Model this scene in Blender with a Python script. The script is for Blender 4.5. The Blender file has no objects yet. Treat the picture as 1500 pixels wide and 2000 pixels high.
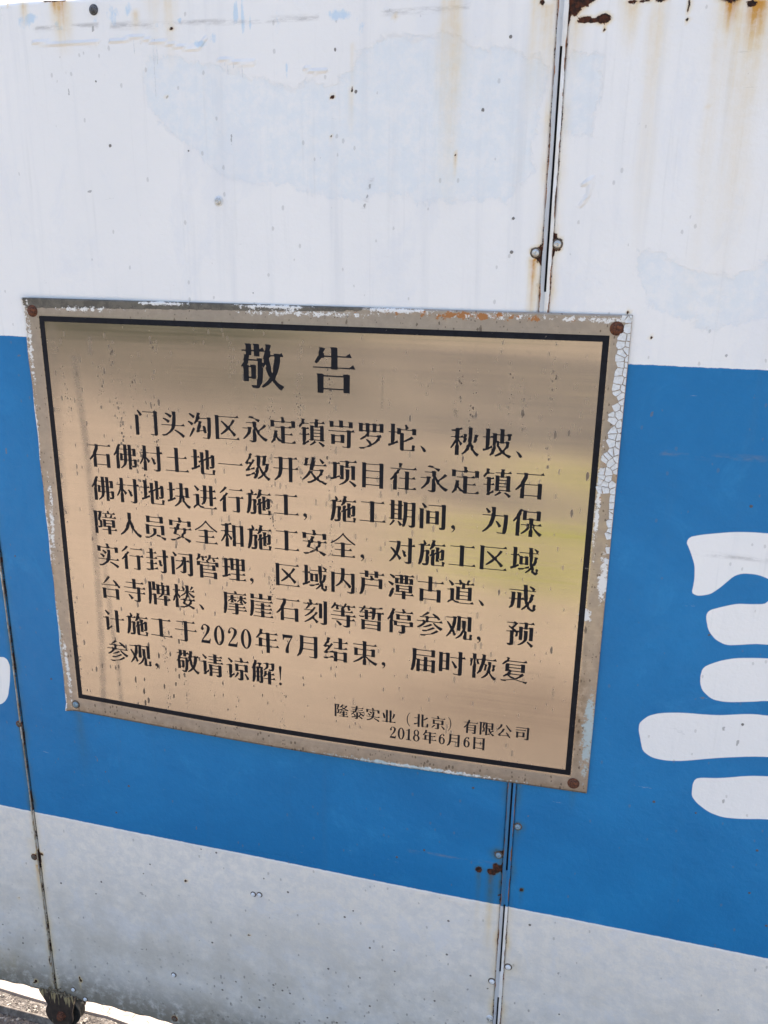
import bpy, bmesh, math, random
import numpy as np
from mathutils import Vector, Matrix

random.seed(7)
rng = np.random.default_rng(11)
S = bpy.context.scene
COL = S.collection
PI = math.pi

# ---------------------------------------------------------------- camera
cam = bpy.data.cameras.new('camera')
co = bpy.data.objects.new('camera', cam)
COL.objects.link(co)
cam.sensor_fit = 'VERTICAL'
cam.sensor_height = 24.0
cam.lens = 24.0 * 1680.6468024159285 / 2000.0
cam.clip_start = 0.02
cam.clip_end = 3000
rt, up, fw = Vector((0.9659616120932666, 0.2583766770787844, 0.01263553338419177)), Vector((-0.08846696070669993, 0.2840515851159122, 0.9547189606666753)), Vector((-0.24308796931460158, 0.9233396935769972, -0.2972407264148708))
M = Matrix((( rt.x, up.x, -fw.x, 0), (rt.y, up.y, -fw.y, 0), (rt.z, up.z, -fw.z, 0), (0, 0, 0, 1)))
co.matrix_world = Matrix.Translation(Vector((1.0538328359003346, -1.2500250812851554, 1.690437638420947))) @ M
S.camera = co

# ---------------------------------------------------------------- light
EL, AZ = math.radians(58), math.radians(-12)      # sun stands behind the gate
w = bpy.data.worlds.new('World'); S.world = w; w.use_nodes = True
nt = w.node_tree
bg = nt.nodes['Background']
sky = nt.nodes.new('ShaderNodeTexSky'); sky.sky_type = 'NISHITA'; sky.sun_disc = False
sky.sun_elevation = EL; sky.sun_rotation = AZ; sky.air_density = 1.0; sky.dust_density = 4.5; sky.ozone_density = 1.0
nt.links.new(sky.outputs[0], bg.inputs[0]); bg.inputs[1].default_value = 0.15
sl = bpy.data.lights.new('sun', 'SUN'); sl.energy = 4.0; sl.angle = math.radians(0.55); sl.color = (1, .95, .87)
so = bpy.data.objects.new('sun', sl); COL.objects.link(so)
d = Vector((math.sin(AZ)*math.cos(EL), math.cos(AZ)*math.cos(EL), math.sin(EL)))   # towards the sun
so.rotation_euler = d.to_track_quat('Z', 'Y').to_euler()
S.view_settings.view_transform = 'Standard'; S.view_settings.look = 'None'
S.view_settings.gamma = 1; S.view_settings.exposure = 1.68
try: S.view_settings.use_curve_mapping = False
except Exception: pass

# ---------------------------------------------------------------- helpers
def obj(name, mesh, mat=None, parent=None, smooth=False):
    o = bpy.data.objects.new(name, mesh); COL.objects.link(o)
    if mat is not None and not mesh.materials: mesh.materials.append(mat)
    if parent is not None: o.parent = parent
    if smooth: mesh.shade_smooth()
    return o
def empty(name, loc=(0,0,0)):
    o = bpy.data.objects.new(name, None); o.location = loc; o.empty_display_size = .1; COL.objects.link(o); return o
def tag(o, label=None, cat=None, group=None, kind=None):
    if label: o['label'] = label
    if cat: o['category'] = cat
    if group: o['group'] = group
    if kind: o['kind'] = kind
    return o
def frombm(bm, name):
    m = bpy.data.meshes.new(name); bm.normal_update(); bm.to_mesh(m); bm.free(); return m
def box(bm, x0, x1, y0, y1, z0, z1, bev=0.0):
    r = bmesh.ops.create_cube(bm, size=1)
    for v in r['verts']:
        v.co = Vector(((x0+x1)/2 + v.co.x*(x1-x0), (y0+y1)/2 + v.co.y*(y1-y0), (z0+z1)/2 + v.co.z*(z1-z0)))
    if bev:
        es = {e for v in r['verts'] for e in v.link_edges}
        bmesh.ops.bevel(bm, geom=list(es), offset=bev, segments=2, affect='EDGES')
def prism(bm, pts, y0, y1):
    a = [bm.verts.new((x, y0, z)) for x, z in pts]; b = [bm.verts.new((x, y1, z)) for x, z in pts]
    n = len(pts)
    bm.faces.new(a); bm.faces.new(b[::-1])
    for i in range(n): bm.faces.new((a[(i+1)%n], a[i], b[i], b[(i+1)%n]))
def lathe(bm, prof, n=20, c=(0,0,0)):
    # profile of (radius, y) about the Y axis through c
    rings = []
    for r, y in prof:
        if r < 1e-7: rings.append([bm.verts.new((c[0], c[1]+y, c[2]))])
        else: rings.append([bm.verts.new((c[0]+r*math.cos(2*PI*i/n), c[1]+y, c[2]+r*math.sin(2*PI*i/n))) for i in range(n)])
    for A, B in zip(rings, rings[1:]):
        for i in range(n):
            j = (i+1) % n
            if len(A) == 1 and len(B) == 1: continue
            if len(A) == 1: bm.faces.new((A[0], B[i], B[j]))
            elif len(B) == 1: bm.faces.new((A[j], A[i], B[0]))
            else: bm.faces.new((A[j], A[i], B[i], B[j]))

def new_mat(name):
    m = bpy.data.materials.new(name); m.use_nodes = True
    return m, m.node_tree, m.node_tree.nodes['Principled BSDF']
class NT:
    """small shorthand for building node trees"""
    def __init__(s, nt): s.nt = nt
    def val(s, sock, v):
        if hasattr(v, 'links') or isinstance(v, bpy.types.NodeSocket): s.nt.links.new(v, sock)
        elif isinstance(v, (tuple, list)) and len(v) == 3 and sock.type == 'RGBA': sock.default_value = (*v, 1)
        else: sock.default_value = v
    def coord(s, scale=(1,1,1), loc=(0,0,0), out='Object'):
        t = s.nt.nodes.new('ShaderNodeTexCoord'); mp = s.nt.nodes.new('ShaderNodeMapping')
        mp.inputs['Scale'].default_value = scale; mp.inputs['Location'].default_value = loc
        s.nt.links.new(t.outputs[out], mp.inputs[0]); return mp.outputs[0]
    def noise(s, vec, scale, detail=4, rough=.55, dist=0):
        n = s.nt.nodes.new('ShaderNodeTexNoise'); s.nt.links.new(vec, n.inputs['Vector'])
        n.inputs['Scale'].default_value = scale; n.inputs['Detail'].default_value = detail
        n.inputs['Roughness'].default_value = rough; n.inputs['Distortion'].default_value = dist
        return n.outputs['Fac']
    def vor(s, vec, scale, rnd=1.0, feature='F1'):
        n = s.nt.nodes.new('ShaderNodeTexVoronoi'); s.nt.links.new(vec, n.inputs['Vector'])
        n.feature = feature; n.inputs['Scale'].default_value = scale; n.inputs['Randomness'].default_value = rnd
        return n.outputs
    def math(s, op, a, b=0.0, c=0.0, clamp=False):
        n = s.nt.nodes.new('ShaderNodeMath'); n.operation = op; n.use_clamp = clamp
        s.val(n.inputs[0], a); s.val(n.inputs[1], b)
        if op in ('MULTIPLY_ADD', 'SMOOTH_MIN', 'SMOOTH_MAX'): s.val(n.inputs[2], c)
        return n.outputs[0]
    def ramp(s, v, a, b, lo=0.0, hi=1.0):
        n = s.nt.nodes.new('ShaderNodeMapRange'); n.interpolation_type = 'SMOOTHSTEP'
        s.val(n.inputs['Value'], v)
        if a > b: a, b, lo, hi = b, a, hi, lo
        n.inputs['From Min'].default_value = a; n.inputs['From Max'].default_value = b
        n.inputs['To Min'].default_value = lo; n.inputs['To Max'].default_value = hi
        return n.outputs['Result']
    def mix(s, f, a, b):
        n = s.nt.nodes.new('ShaderNodeMix'); n.data_type = 'RGBA'
        s.val(n.inputs['Factor'], f); s.val(n.inputs['A'], a) if False else None
        ins = [i for i in n.inputs if i.type == 'RGBA']
        s.val(ins[0], a); s.val(ins[1], b)
        return [o for o in n.outputs if o.type == 'RGBA'][0]
    def attr(s, name):
        n = s.nt.nodes.new('ShaderNodeAttribute'); n.attribute_name = name; return n.outputs['Fac']
    def z(s):
        t = s.nt.nodes.new('ShaderNodeTexCoord'); x = s.nt.nodes.new('ShaderNodeSeparateXYZ')
        s.nt.links.new(t.outputs['Object'], x.inputs[0]); return x.outputs
    def bump(s, h, strength, dist, normal=None):
        n = s.nt.nodes.new('ShaderNodeBump'); s.val(n.inputs['Height'], h)
        n.inputs['Strength'].default_value = strength; n.inputs['Distance'].default_value = dist
        if normal is not None: s.nt.links.new(normal, n.inputs['Normal'])
        return n.outputs[0]
def simple_mat(name, c1, c2, scale=60, rough=.7, metal=0, bump=.3, bd=.001):
    m, t, b = new_mat(name); N = NT(t)
    v = N.coord(); n1 = N.noise(v, scale, 5, .65)
    N.val(b.inputs['Base Color'], N.mix(N.ramp(n1, .35, .65), c1, c2))
    b.inputs['Roughness'].default_value = rough; b.inputs['Metallic'].default_value = metal
    N.val(b.inputs['Normal'], N.bump(n1, bump, bd))
    return m

# ---------------------------------------------------------------- measures (metres on the gate's front plane)
ZB, ZL, ZU, ZT = 0.12, 0.5864, 1.5357, 2.0247
SEAM_L, SEAM_R, XR, XL = 0.0, 0.9518, 1.90, -0.95

# ---------------------------------------------------------------- painted panel material
def panel_material(name, lettering=True):
    m, t, b = new_mat(name); N = NT(t)
    v = N.coord(); xyz = N.z()
    big = N.noise(v, 2.3, 5, .6)
    vs = N.noise(N.coord((30, 1, 1.3)), 1.0, 5, .6)                   # vertical weather streaks
    vs2 = N.noise(N.coord((85, 1, 3.0), (3, 0, 1)), 1.0, 4, .6)
    mott = N.noise(v, 42, 6, .72)
    fine = N.noise(v, 240, 3, .6)
    patch = N.ramp(N.math('ADD', N.attr('patch'), N.math('MULTIPLY', N.math('SUBTRACT', N.noise(v, 11, 8, .8, .4), .5), 1.9)), .44, .56)
    white = N.mix(N.ramp(big, .35, .68), (.785, .775, .750), (.82, .806, .775))
    white = N.mix(N.math('MULTIPLY', patch, N.ramp(mott, .34, .62, .12, .62)), white, (.66, .715, .745))
    white = N.mix(N.math('MULTIPLY', N.ramp(vs, .52, .72), .40), white, (.64, .65, .655))
    white = N.mix(N.math('MULTIPLY', N.ramp(vs2, .57, .74), .28), white, (.60, .60, .58))
    # remains of blue paint under the white coat near the top
    blu = N.ramp(N.math('ADD', N.attr('bluish'), N.math('MULTIPLY', N.math('SUBTRACT', N.noise(N.coord((38, 1, 20)), 1.0, 5, .7), .5), 1.4)), .62, .86)
    white = N.mix(N.math('MULTIPLY', blu, .55), white, (.36, .56, .74))
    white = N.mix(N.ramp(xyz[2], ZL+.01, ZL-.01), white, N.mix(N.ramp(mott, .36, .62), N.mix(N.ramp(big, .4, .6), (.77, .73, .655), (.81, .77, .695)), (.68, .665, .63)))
    # lower white: dirtier, splashed
    low = N.ramp(xyz[2], .66, .16)
    grn = N.noise(v, 9, 6, .68)
    mot2 = N.noise(N.coord((1, 1, 1.6), (3, 0, 3)), 20, 7, .74, .5)
    white = N.mix(N.math('MULTIPLY', N.ramp(xyz[2], ZL+.01, ZL-.01, 0, .6), N.ramp(mot2, .50, .66)), white, (.60, .60, .585))
    white = N.mix(N.math('MULTIPLY', N.ramp(xyz[2], ZL+.01, ZL-.01, 0, .45), N.ramp(N.noise(v, 7.5, 6, .7, .8), .54, .60)), white, (.665, .675, .685))
    white = N.mix(N.math('MULTIPLY', N.ramp(xyz[2], ZU-.01, ZU+.01, .0, .35), N.ramp(N.noise(N.coord((1, 1, .55), (9, 0, 3)), 6.5, 7, .72, .5), .52, .62)), white, (.70, .715, .735))
    white = N.mix(N.math('MULTIPLY', low, N.ramp(grn, .34, .66, .25, .95)), white, (.50, .465, .395))
    white = N.mix(N.math('MULTIPLY', N.ramp(xyz[2], .24, .125), N.ramp(mott, .30, .55, .3, 1)), white, (.23, .205, .16))
    bluec = N.mix(N.ramp(N.noise(v, 3.1, 5, .65, .6), .35, .7), (.004, .150, .365), (.008, .185, .430))
    bluec = N.mix(N.math('MULTIPLY', N.ramp(N.noise(N.coord((1, 1, 1), (5, 0, 2)), 6, 6, .7, 1.2), .56, .70), .25), bluec, (.03, .27, .54))
    bluec = N.mix(N.math('MULTIPLY', N.ramp(vs, .55, .75), .30), bluec, (.025, .145, .30))
    bluec = N.mix(N.math('MULTIPLY', N.ramp(mott, .50, .72), .18), bluec, (.008, .115, .29))
    edge = N.math('MULTIPLY', N.math('SUBTRACT', N.noise(N.coord((1,1,1)), 55, 4, .7), .5), .0035)
    zz = N.math('ADD', xyz[2], edge)
    band = N.math('MULTIPLY', N.ramp(zz, ZL-.0006, ZL+.0006), N.ramp(zz, ZU+.0006, ZU-.0006))
    letter = N.ramp(N.math('ADD', N.attr('letter'), N.math('MULTIPLY', edge, .25)), -.0007, .0007)
    band = N.math('MULTIPLY', band, N.math('SUBTRACT', 1.0, letter))
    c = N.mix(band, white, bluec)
    # thin pale bead of paint along the lower masking line
    bead = N.math('MULTIPLY', N.ramp(N.math('ABSOLUTE', N.math('SUBTRACT', zz, ZL-.002)), .0022, .0006), .5)
    c = N.mix(bead, c, (.80, .81, .82))
    # scuffs
    scv = N.coord((9, 1, 60), (2, 0, 7)); sc = N.ramp(N.noise(scv, 1.0, 6, .75, .3), .665, .70)
    c = N.mix(N.math('MULTIPLY', sc, .30), c, (.42, .42, .41))
    # marks drawn out on the sheet
    mk = N.ramp(N.math('ADD', N.attr('mark'), N.math('MULTIPLY', N.math('SUBTRACT', fine, .5), .7)), .45, .62)
    c = N.mix(N.math('MULTIPLY', mk, .55), c, (.16, .15, .14))
    scr_ = N.math('MULTIPLY', N.attr('scratch'), N.ramp(N.noise(N.coord((14, 1, 60)), 1.0, 5, .75), .42, .62))
    c = N.mix(N.math('MULTIPLY', scr_, .5), c, (.22, .20, .18))
    # specks of dirt
    def specks(scale, rad, dens, loc, str_z=1.0, thin=None):
        vo = N.vor(N.coord((1, 1, str_z), loc), scale)
        sep = t.nodes.new('ShaderNodeSeparateColor'); t.links.new(vo['Color'], sep.inputs[0])
        on = N.math('GREATER_THAN', sep.outputs[0], dens)
        r = N.math('MULTIPLY', N.math('MULTIPLY', sep.outputs[1], sep.outputs[1]), rad)
        if thin is not None: on = N.math('GREATER_THAN', sep.outputs[0], thin)
        dd = N.math('ADD', vo['Distance'], N.math('MULTIPLY', N.math('SUBTRACT', N.noise(v, 420, 2, .5), .5), rad*.9))
        return N.math('MULTIPLY', on, N.ramp(N.math('SUBTRACT', dd, r), rad*.30, 0.0))
    more = N.ramp(xyz[2], .75, .15, .32, .85)
    s1 = specks(62, .13, .76, (0, 0, 0), thin=N.ramp(xyz[2], .70, .2, .94, .66))
    s2 = specks(120, .22, .86, (3, 1, 5), .6)
    s3 = specks(17, .024, .70, (7, 2, 1), .7)
    c = N.mix(N.math('MULTIPLY', s1, .85), c, (.10, .085, .07))
    c = N.mix(N.math('MULTIPLY', s2, N.math('MULTIPLY', more, .75)), c, (.16, .145, .12))
    c = N.mix(N.math('MULTIPLY', s3, .80), c, (.085, .065, .05))
    s4 = N.math('MULTIPLY', specks(95, .26, .45, (1, 6, 3)), N.ramp(xyz[2], .42, .14))
    c = N.mix(N.math('MULTIPLY', s4, .6), c, (.17, .16, .14))
    # rust: runs first, then the solid spots
    rn = N.noise(v, 75, 5, .7)
    stain = N.math('MULTIPLY', N.math('MULTIPLY', N.attr('stain'), 1.7), N.math('MULTIPLY', N.ramp(vs2, .25, .75, .45, 1.1), N.ramp(rn, .25, .7, .65, 1.1)), clamp=True)
    stcol = N.mix(N.ramp(N.attr('stain'), .25, .9), (.70, .53, .24), (.52, .23, .02))
    stcol = N.mix(band, stcol, N.mix(N.ramp(N.attr('stain'), .3, .9), (.055, .110, .085), (.12, .075, .015)))
    c = N.mix(N.math('MULTIPLY', stain, 1.0, clamp=True), c, stcol)
    rust = N.ramp(N.math('ADD', N.attr('rust'), N.math('MULTIPLY', N.math('SUBTRACT', N.noise(v, 105, 6, .8, .6), .5), 1.5)), .46, .54)
    rc = N.mix(N.ramp(N.noise(v, 190, 4, .6), .36, .66), (.016, .009, .007), (.085, .026, .011))
    c = N.mix(rust, c, rc)
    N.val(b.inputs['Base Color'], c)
    N.val(b.inputs['Roughness'], N.math('MAXIMUM', N.ramp(mott, .3, .7, .42, .56), N.math('MULTIPLY', rust, .9)))
    b.inputs['Specular IOR Level'].default_value = .32
    h = N.math('ADD', N.math('MULTIPLY', fine, .35), N.math('MULTIPLY', N.noise(v, 95, 4, .6), .9))
    h = N.math('ADD', h, N.math('MULTIPLY', patch, -.35))
    h = N.math('ADD', h, N.math('MULTIPLY', N.attr('ridge'), 2.4))
    h = N.math('ADD', h, N.math('MULTIPLY', rust, N.math('MULTIPLY', rn, 1.2)))
    h = N.math('ADD', h, N.math('MULTIPLY', s1, .8))
    N.val(b.inputs['Normal'], N.bump(h, .85, .0011))
    return m
PAINT = panel_material('weathered_band_paint')

# ---- where things are marked on the sheets (x, z in metres) ----
RUST = [(0.9634, 1.9835, 0.0115, 0.011, 1), (0.9589, 1.9867, 0.0084, 0.0088, 1), (0.967, 1.9802, 0.0063, 0.0088, 1), (0.9735, 1.9837, 0.0095, 0.0044, 1), (0.9784, 1.9865, 0.0105, 0.0033, 1), (0.9834, 1.9867, 0.0042, 0.0033, 1), (0.9793, 1.9649, 0.0084, 0.0035, 1), (0.9751, 1.9643, 0.0042, 0.0022, 1), (1.002, 1.965, 0.0084, 0.005, 1), (0.9945, 1.9642, 0.0095, 0.0028, 1), (1.0045, 1.9655, 0.0052, 0.0044, 1), (0.9581, 1.9691, 0.0026, 0.0099, 1), (0.9573, 1.9746, 0.0032, 0.0066, 1), (0.9247, 1.987, 0.0026, 0.0039, 0.9), (0.9416, 1.6802, 0.0052, 0.0099, 1), (0.9426, 1.6834, 0.0042, 0.0077, 1), (0.9406, 1.6761, 0.0042, 0.0055, 1), (0.9358, 1.6849, 0.0063, 0.0044, 0.8), (0.9438, 1.6721, 0.0026, 0.0066, 1), (0.9594, 1.6997, 0.0037, 0.0088, 1), (0.9632, 1.6982, 0.0052, 0.0033, 0.9), (0.9592, 1.6853, 0.0026, 0.0088, 1), (0.9683, 1.6958, 0.0032, 0.0055, 0.7), (0.9654, 1.6858, 0.0042, 0.0026, 0.8), (0.9323, 0.6666, 0.004, 0.0044, 1), (0.9338, 0.6594, 0.0042, 0.0088, 1), (0.9272, 0.6523, 0.0073, 0.0055, 1), (0.9237, 0.6536, 0.0042, 0.0044, 1), (0.9423, 0.6634, 0.0032, 0.0066, 1), (0.944, 0.6582, 0.0021, 0.0066, 1), (0.9042, 0.6526, 0.0052, 0.0055, 1), (0.9368, 0.691, 0.0115, 0.0099, 0.62), (0.9425, 0.6923, 0.0052, 0.0077, 0.9), (0.9793, 0.6275, 0.0032, 0.0033, 0.9), (0.9434, 0.6316, 0.0017, 0.0077, 0.8), (0.9413, 0.6058, 0.0016, 0.0017, 0.9), (0.944, 0.598, 0.0017, 0.0044, 0.9), (0.9662, 0.754, 0.0089, 0.0088, 0.5), (-0.0005, 0.4818, 0.0047, 0.011, 1), (0.002, 0.4698, 0.0032, 0.0088, 1), (-0.0129, 0.4799, 0.0042, 0.0022, 0.8), (0.008, 0.4858, 0.0032, 0.0044, 0.8), (-0.0067, 0.208, 0.0021, 0.0132, 0.8), (-0.0054, 0.7876, 0.0052, 0.0055, 0.6), (0.0624, 0.1794, 0.0019, 0.0037, 1), (0.065, 0.1729, 0.0023, 0.0044, 1), (-0.0486, 0.1412, 0.0037, 0.0039, 0.9), (-0.0539, 0.1348, 0.0032, 0.0022, 0.8), (-0.0058, 0.2026, 0.0016, 0.0044, 0.8), (0.2864, 0.1372, 0.0047, 0.0044, 0.9), (-0.1043, 0.1157, 0.0021, 0.0022, 0.7), (0.1354, 2.0236, 0.0032, 0.002, 0.9), (0.1599, 2.0238, 0.0063, 0.002, 0.9), (0.1659, 2.0235, 0.0052, 0.002, 0.9), (0.2006, 2.0243, 0.0063, 0.002, 0.9), (0.2081, 2.0239, 0.0052, 0.002, 0.9), (0.2171, 2.0247, 0.0063, 0.002, 0.9), (0.226, 2.0243, 0.0073, 0.002, 0.9), (0.2311, 2.0241, 0.0042, 0.002, 0.9), (0.4029, 1.9798, 0.0042, 0.0026, 0.8), (0.6425, 1.8851, 0.0025, 0.0024, 1), (0.6722, 1.8927, 0.0017, 0.0033, 0.7), (0.388, 1.8918, 0.0013, 0.002, 0.9), (0.6411, 1.8336, 0.0017, 0.0018, 0.8), (0.8194, 1.8078, 0.0017, 0.0022, 0.8), (0.9235, 1.9877, 0.0021, 0.0028, 0.8), (0.7316, 1.9797, 0.0027, 0.0029, 0.6), (1.0359, 1.9822, 0.0073, 0.0028, 0.8), (1.0512, 1.9826, 0.0084, 0.0022, 0.7), (1.071, 1.9819, 0.0073, 0.0022, 0.8), (1.1533, 1.9778, 0.0147, 0.0022, 0.8), (1.177, 1.9742, 0.0063, 0.0033, 0.8), (1.1043, 1.9769, 0.0021, 0.0088, 0.7), (1.1045, 1.9593, 0.0019, 0.0022, 0.9), (1.0052, 1.9537, 0.0017, 0.0024, 0.9), (1.1399, 1.8621, 0.0016, 0.0033, 0.6), (1.0667, 1.6052, 0.0021, 0.0033, 0.8), (1.0991, 1.5731, 0.0021, 0.0022, 0.7), (0.334, 0.4961, 0.0027, 0.0029, 1), (0.4636, 0.398, 0.0021, 0.0022, 1), (-0.0644, 0.3588, 0.0019, 0.0029, 0.8)]      # x, z, rx, rz, strength
STAIN = [(1.1824, 1.9772, 0.104, 0.0273, 0.85), (1.1532, 1.9786, 0.0693, 0.0105, 0.9), (1.1765, 1.9775, 0.3811, 0.0252, 0.33), (1.1443, 1.9791, 0.4389, 0.0105, 0.22), (1.0694, 1.9828, 0.3465, 0.0095, 0.32), (1.0638, 1.9662, 0.2541, 0.0063, 0.25), (1.0357, 1.9845, 0.0693, 0.0105, 0.5), (0.8089, 1.9957, 0.2772, 0.0147, 0.42), (0.7973, 1.9963, 0.2195, 0.0052, 0.3), (0.8205, 1.9595, 0.231, 0.0052, 0.22), (0.8193, 1.8097, 0.0404, 0.0021, 0.7), (0.9318, 1.9838, 0.127, 0.0147, 0.42), (0.9165, 1.9904, 0.1502, 0.0073, 0.35), (0.9644, 1.9765, 0.104, 0.0126, 0.38), (0.2261, 2.0246, 0.0809, 0.0115, 0.75), (0.2151, 2.0252, 0.0462, 0.0063, 0.8), (0.1629, 2.0244, 0.0347, 0.0073, 0.6), (0.4006, 2.016, 0.104, 0.0084, 0.28), (0.3469, 2.0024, 0.03, 0.0063, 0.5), (0.3766, 2.0172, 0.0693, 0.0126, 0.18), (0.9336, 1.6719, 0.1733, 0.0058, 0.85), (0.9313, 1.6637, 0.127, 0.0042, 0.35), (0.9597, 1.6778, 0.104, 0.0052, 0.35), (0.9424, 1.7892, 0.1963, 0.0021, 0.3), (0.904, 0.6503, 0.0716, 0.0034, 0.62), (0.9048, 0.6333, 0.1386, 0.0042, 0.4), (0.9262, 0.6533, 0.0924, 0.0058, 0.8), (0.9263, 0.634, 0.1848, 0.0063, 0.55), (0.938, 0.7004, 0.1155, 0.0063, 0.38), (0.9413, 0.6375, 0.0693, 0.0037, 0.55), (0.9658, 0.7479, 0.0277, 0.0063, 0.55), (0.9794, 0.6228, 0.0462, 0.0023, 0.5), (0.9265, 0.5574, 0.104, 0.0084, 0.33), (-0.0039, 0.7825, 0.231, 0.0052, 0.85), (-0.0025, 0.7577, 0.2195, 0.0036, 0.6), (-0.0075, 0.455, 0.127, 0.0042, 0.9), (0.0034, 0.4447, 0.104, 0.0032, 0.5), (-0.0005, 0.3924, 0.1848, 0.0073, 0.3), (-0.007, 0.518, 0.3465, 0.0147, 0.18), (0.0618, 0.1641, 0.0231, 0.0023, 0.6), (0.6721, 1.9471, 0.0924, 0.0032, 0.25), (0.67, 1.894, 0.0693, 0.0032, 0.3), (0.1319, 0.8309, 0.1733, 0.0095, 0.3), (0.1275, 0.8411, 0.0462, 0.0073, 0.25), (1.051, 0.845, 0.0578, 0.0063, 0.2), (0.9666, 0.4547, 0.0347, 0.0063, 0.3), (0.9392, 0.4123, 0.0347, 0.0063, 0.3), (0.9302, 0.5368, 0.0012, 0.001, 0.0), (0.9517, 0.4041, 0.0693, 0.0052, 0.25)]    # x, z top, length, width, strength
SPOTSTAIN = [(0.2263, 2.0114, 0.0147, 0.0315, 0.25), (1.1882, 1.9327, 0.041999999999999996, 0.063, 0.16), (0.9819, 0.4589, 0.0147, 0.020999999999999998, 0.15), (-0.1209, 0.1867, 0.041999999999999996, 0.0315, 0.12)]
SCRATCH = [(0.1805, 1.99, 0.2835, 1.9895, 0.00315), (0.3085, 1.9878, 0.3904, 1.9849, 0.0042), (0.3905, 1.9868, 0.4933, 1.9848, 0.00315), (0.4933, 1.9835, 0.6218, 1.9841, 0.00315), (0.7156, 1.9852, 0.799, 1.9855, 0.00315), (0.799, 1.9855, 0.8295, 1.9876, 0.00315), (1.186, 1.2691, 1.2897, 1.268, 0.00315), (1.133, 1.4131, 1.1778, 1.4122, 0.00315), (1.1778, 1.4122, 1.2656, 1.4144, 0.00315), (0.7799, 0.6657, 0.9396, 0.6698, 0.00262), (0.7004, 1.7776, 0.6886, 1.7367, 0.00315)]
MARK = [(0.2761, 1.9875, 0.2761, 1.9832, 0.0021), (0.3901, 1.8927, 0.387, 1.8894, 0.00126), (0.4893, 1.8377, 0.4902, 1.8212, 0.00105), (0.2253, 1.9093, 0.2259, 1.8981, 0.00094), (0.7004, 1.7776, 0.6886, 1.7367, 0.00073), (0.2433, 1.7615, 0.2488, 1.7622, 0.00115), (1.1089, 1.1557, 1.1094, 1.1501, 0.00126), (1.2171, 1.0367, 1.2299, 1.0428, 0.00084), (1.2287, 1.0427, 1.2298, 1.0379, 0.00094), (1.2863, 0.9753, 1.2877, 0.9681, 0.00136), (1.2787, 0.869, 1.2807, 0.8632, 0.00168), (1.2638, 0.9945, 1.2652, 0.9918, 0.0021), (0.1331, 0.2412, 0.1373, 0.2342, 0.00168), (0.4188, 0.3669, 0.4183, 0.3571, 0.00094), (0.3685, 0.3004, 0.3679, 0.2908, 0.00084), (0.0874, 0.3509, 0.0898, 0.3427, 0.00126), (0.0206, 0.245, 0.0231, 0.2411, 0.00147), (0.2175, 0.297, 0.2256, 0.3004, 0.00126), (0.231, 0.4423, 0.2358, 0.4402, 0.00231), (0.0542, 0.2108, 0.0562, 0.2022, 0.00126), (0.2257, 0.2262, 0.229, 0.2182, 0.00168), (0.3981, 0.2792, 0.3989, 0.2734, 0.0021), (0.9797, 0.7792, 0.9847, 0.7722, 0.00105), (0.825, 0.7238, 0.8256, 0.7197, 0.00136), (0.1597, 0.744, 0.1607, 0.7336, 0.00168), (0.3619, 0.6282, 0.3627, 0.6223, 0.00126), (0.0409, 1.3418, 0.0404, 1.3326, 0.00168), (0.0865, 1.5041, 0.0884, 1.5031, 0.00168), (1.1979, 1.5513, 1.2002, 1.5532, 0.00168), (1.1111, 1.4692, 1.1112, 1.4643, 0.00126), (1.2585, 1.4427, 1.2592, 1.4409, 0.00158), (1.0541, 0.4657, 1.057, 0.4575, 0.00126), (0.8955, 0.3874, 0.8974, 0.3832, 0.00168)]      # x0,z0,x1,z1,width
PATCH = [[(0.363, 1.9458), (0.4673, 1.9322), (0.564, 1.9061), (0.6358, 1.8911), (0.6801, 1.9405), (0.7231, 1.9575), (0.7793, 1.9551), (0.793, 1.9606), (0.8891, 1.9327), (0.9266, 1.9254), (0.9247, 1.7893), (0.8983, 1.7701), (0.8893, 1.7452), (0.7999, 1.7491), (0.6348, 1.7546), (0.5408, 1.7771), (0.4763, 1.7823), (0.429, 1.8213), (0.373, 1.8571), (0.3427, 1.8991)], [(0.961, 1.9359), (1.0069, 1.9225), (1.0036, 1.887), (0.9996, 1.8569), (0.9951, 1.8325), (0.965, 1.8392)], [(1.0667, 1.6926), (1.1281, 1.6673), (1.1872, 1.6555), (1.246, 1.6822), (1.2795, 1.6188), (1.1825, 1.5891), (1.0944, 1.6133)], [(0.3034, 0.5895), (0.4007, 0.5941), (0.6265, 0.5983), (0.5049, 0.5824), (0.419, 0.5325), (0.3766, 0.5418)], [(0.7818, 0.578), (0.9029, 0.5738), (0.8783, 0.5001), (0.8242, 0.416), (0.7458, 0.4305), (0.7639, 0.517)], [(-0.1101, 0.5336), (-0.0327, 0.5621), (-0.0177, 0.4906), (-0.0532, 0.406), (-0.1273, 0.4149)]]    # polygons of repainted, bluer areas
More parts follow.
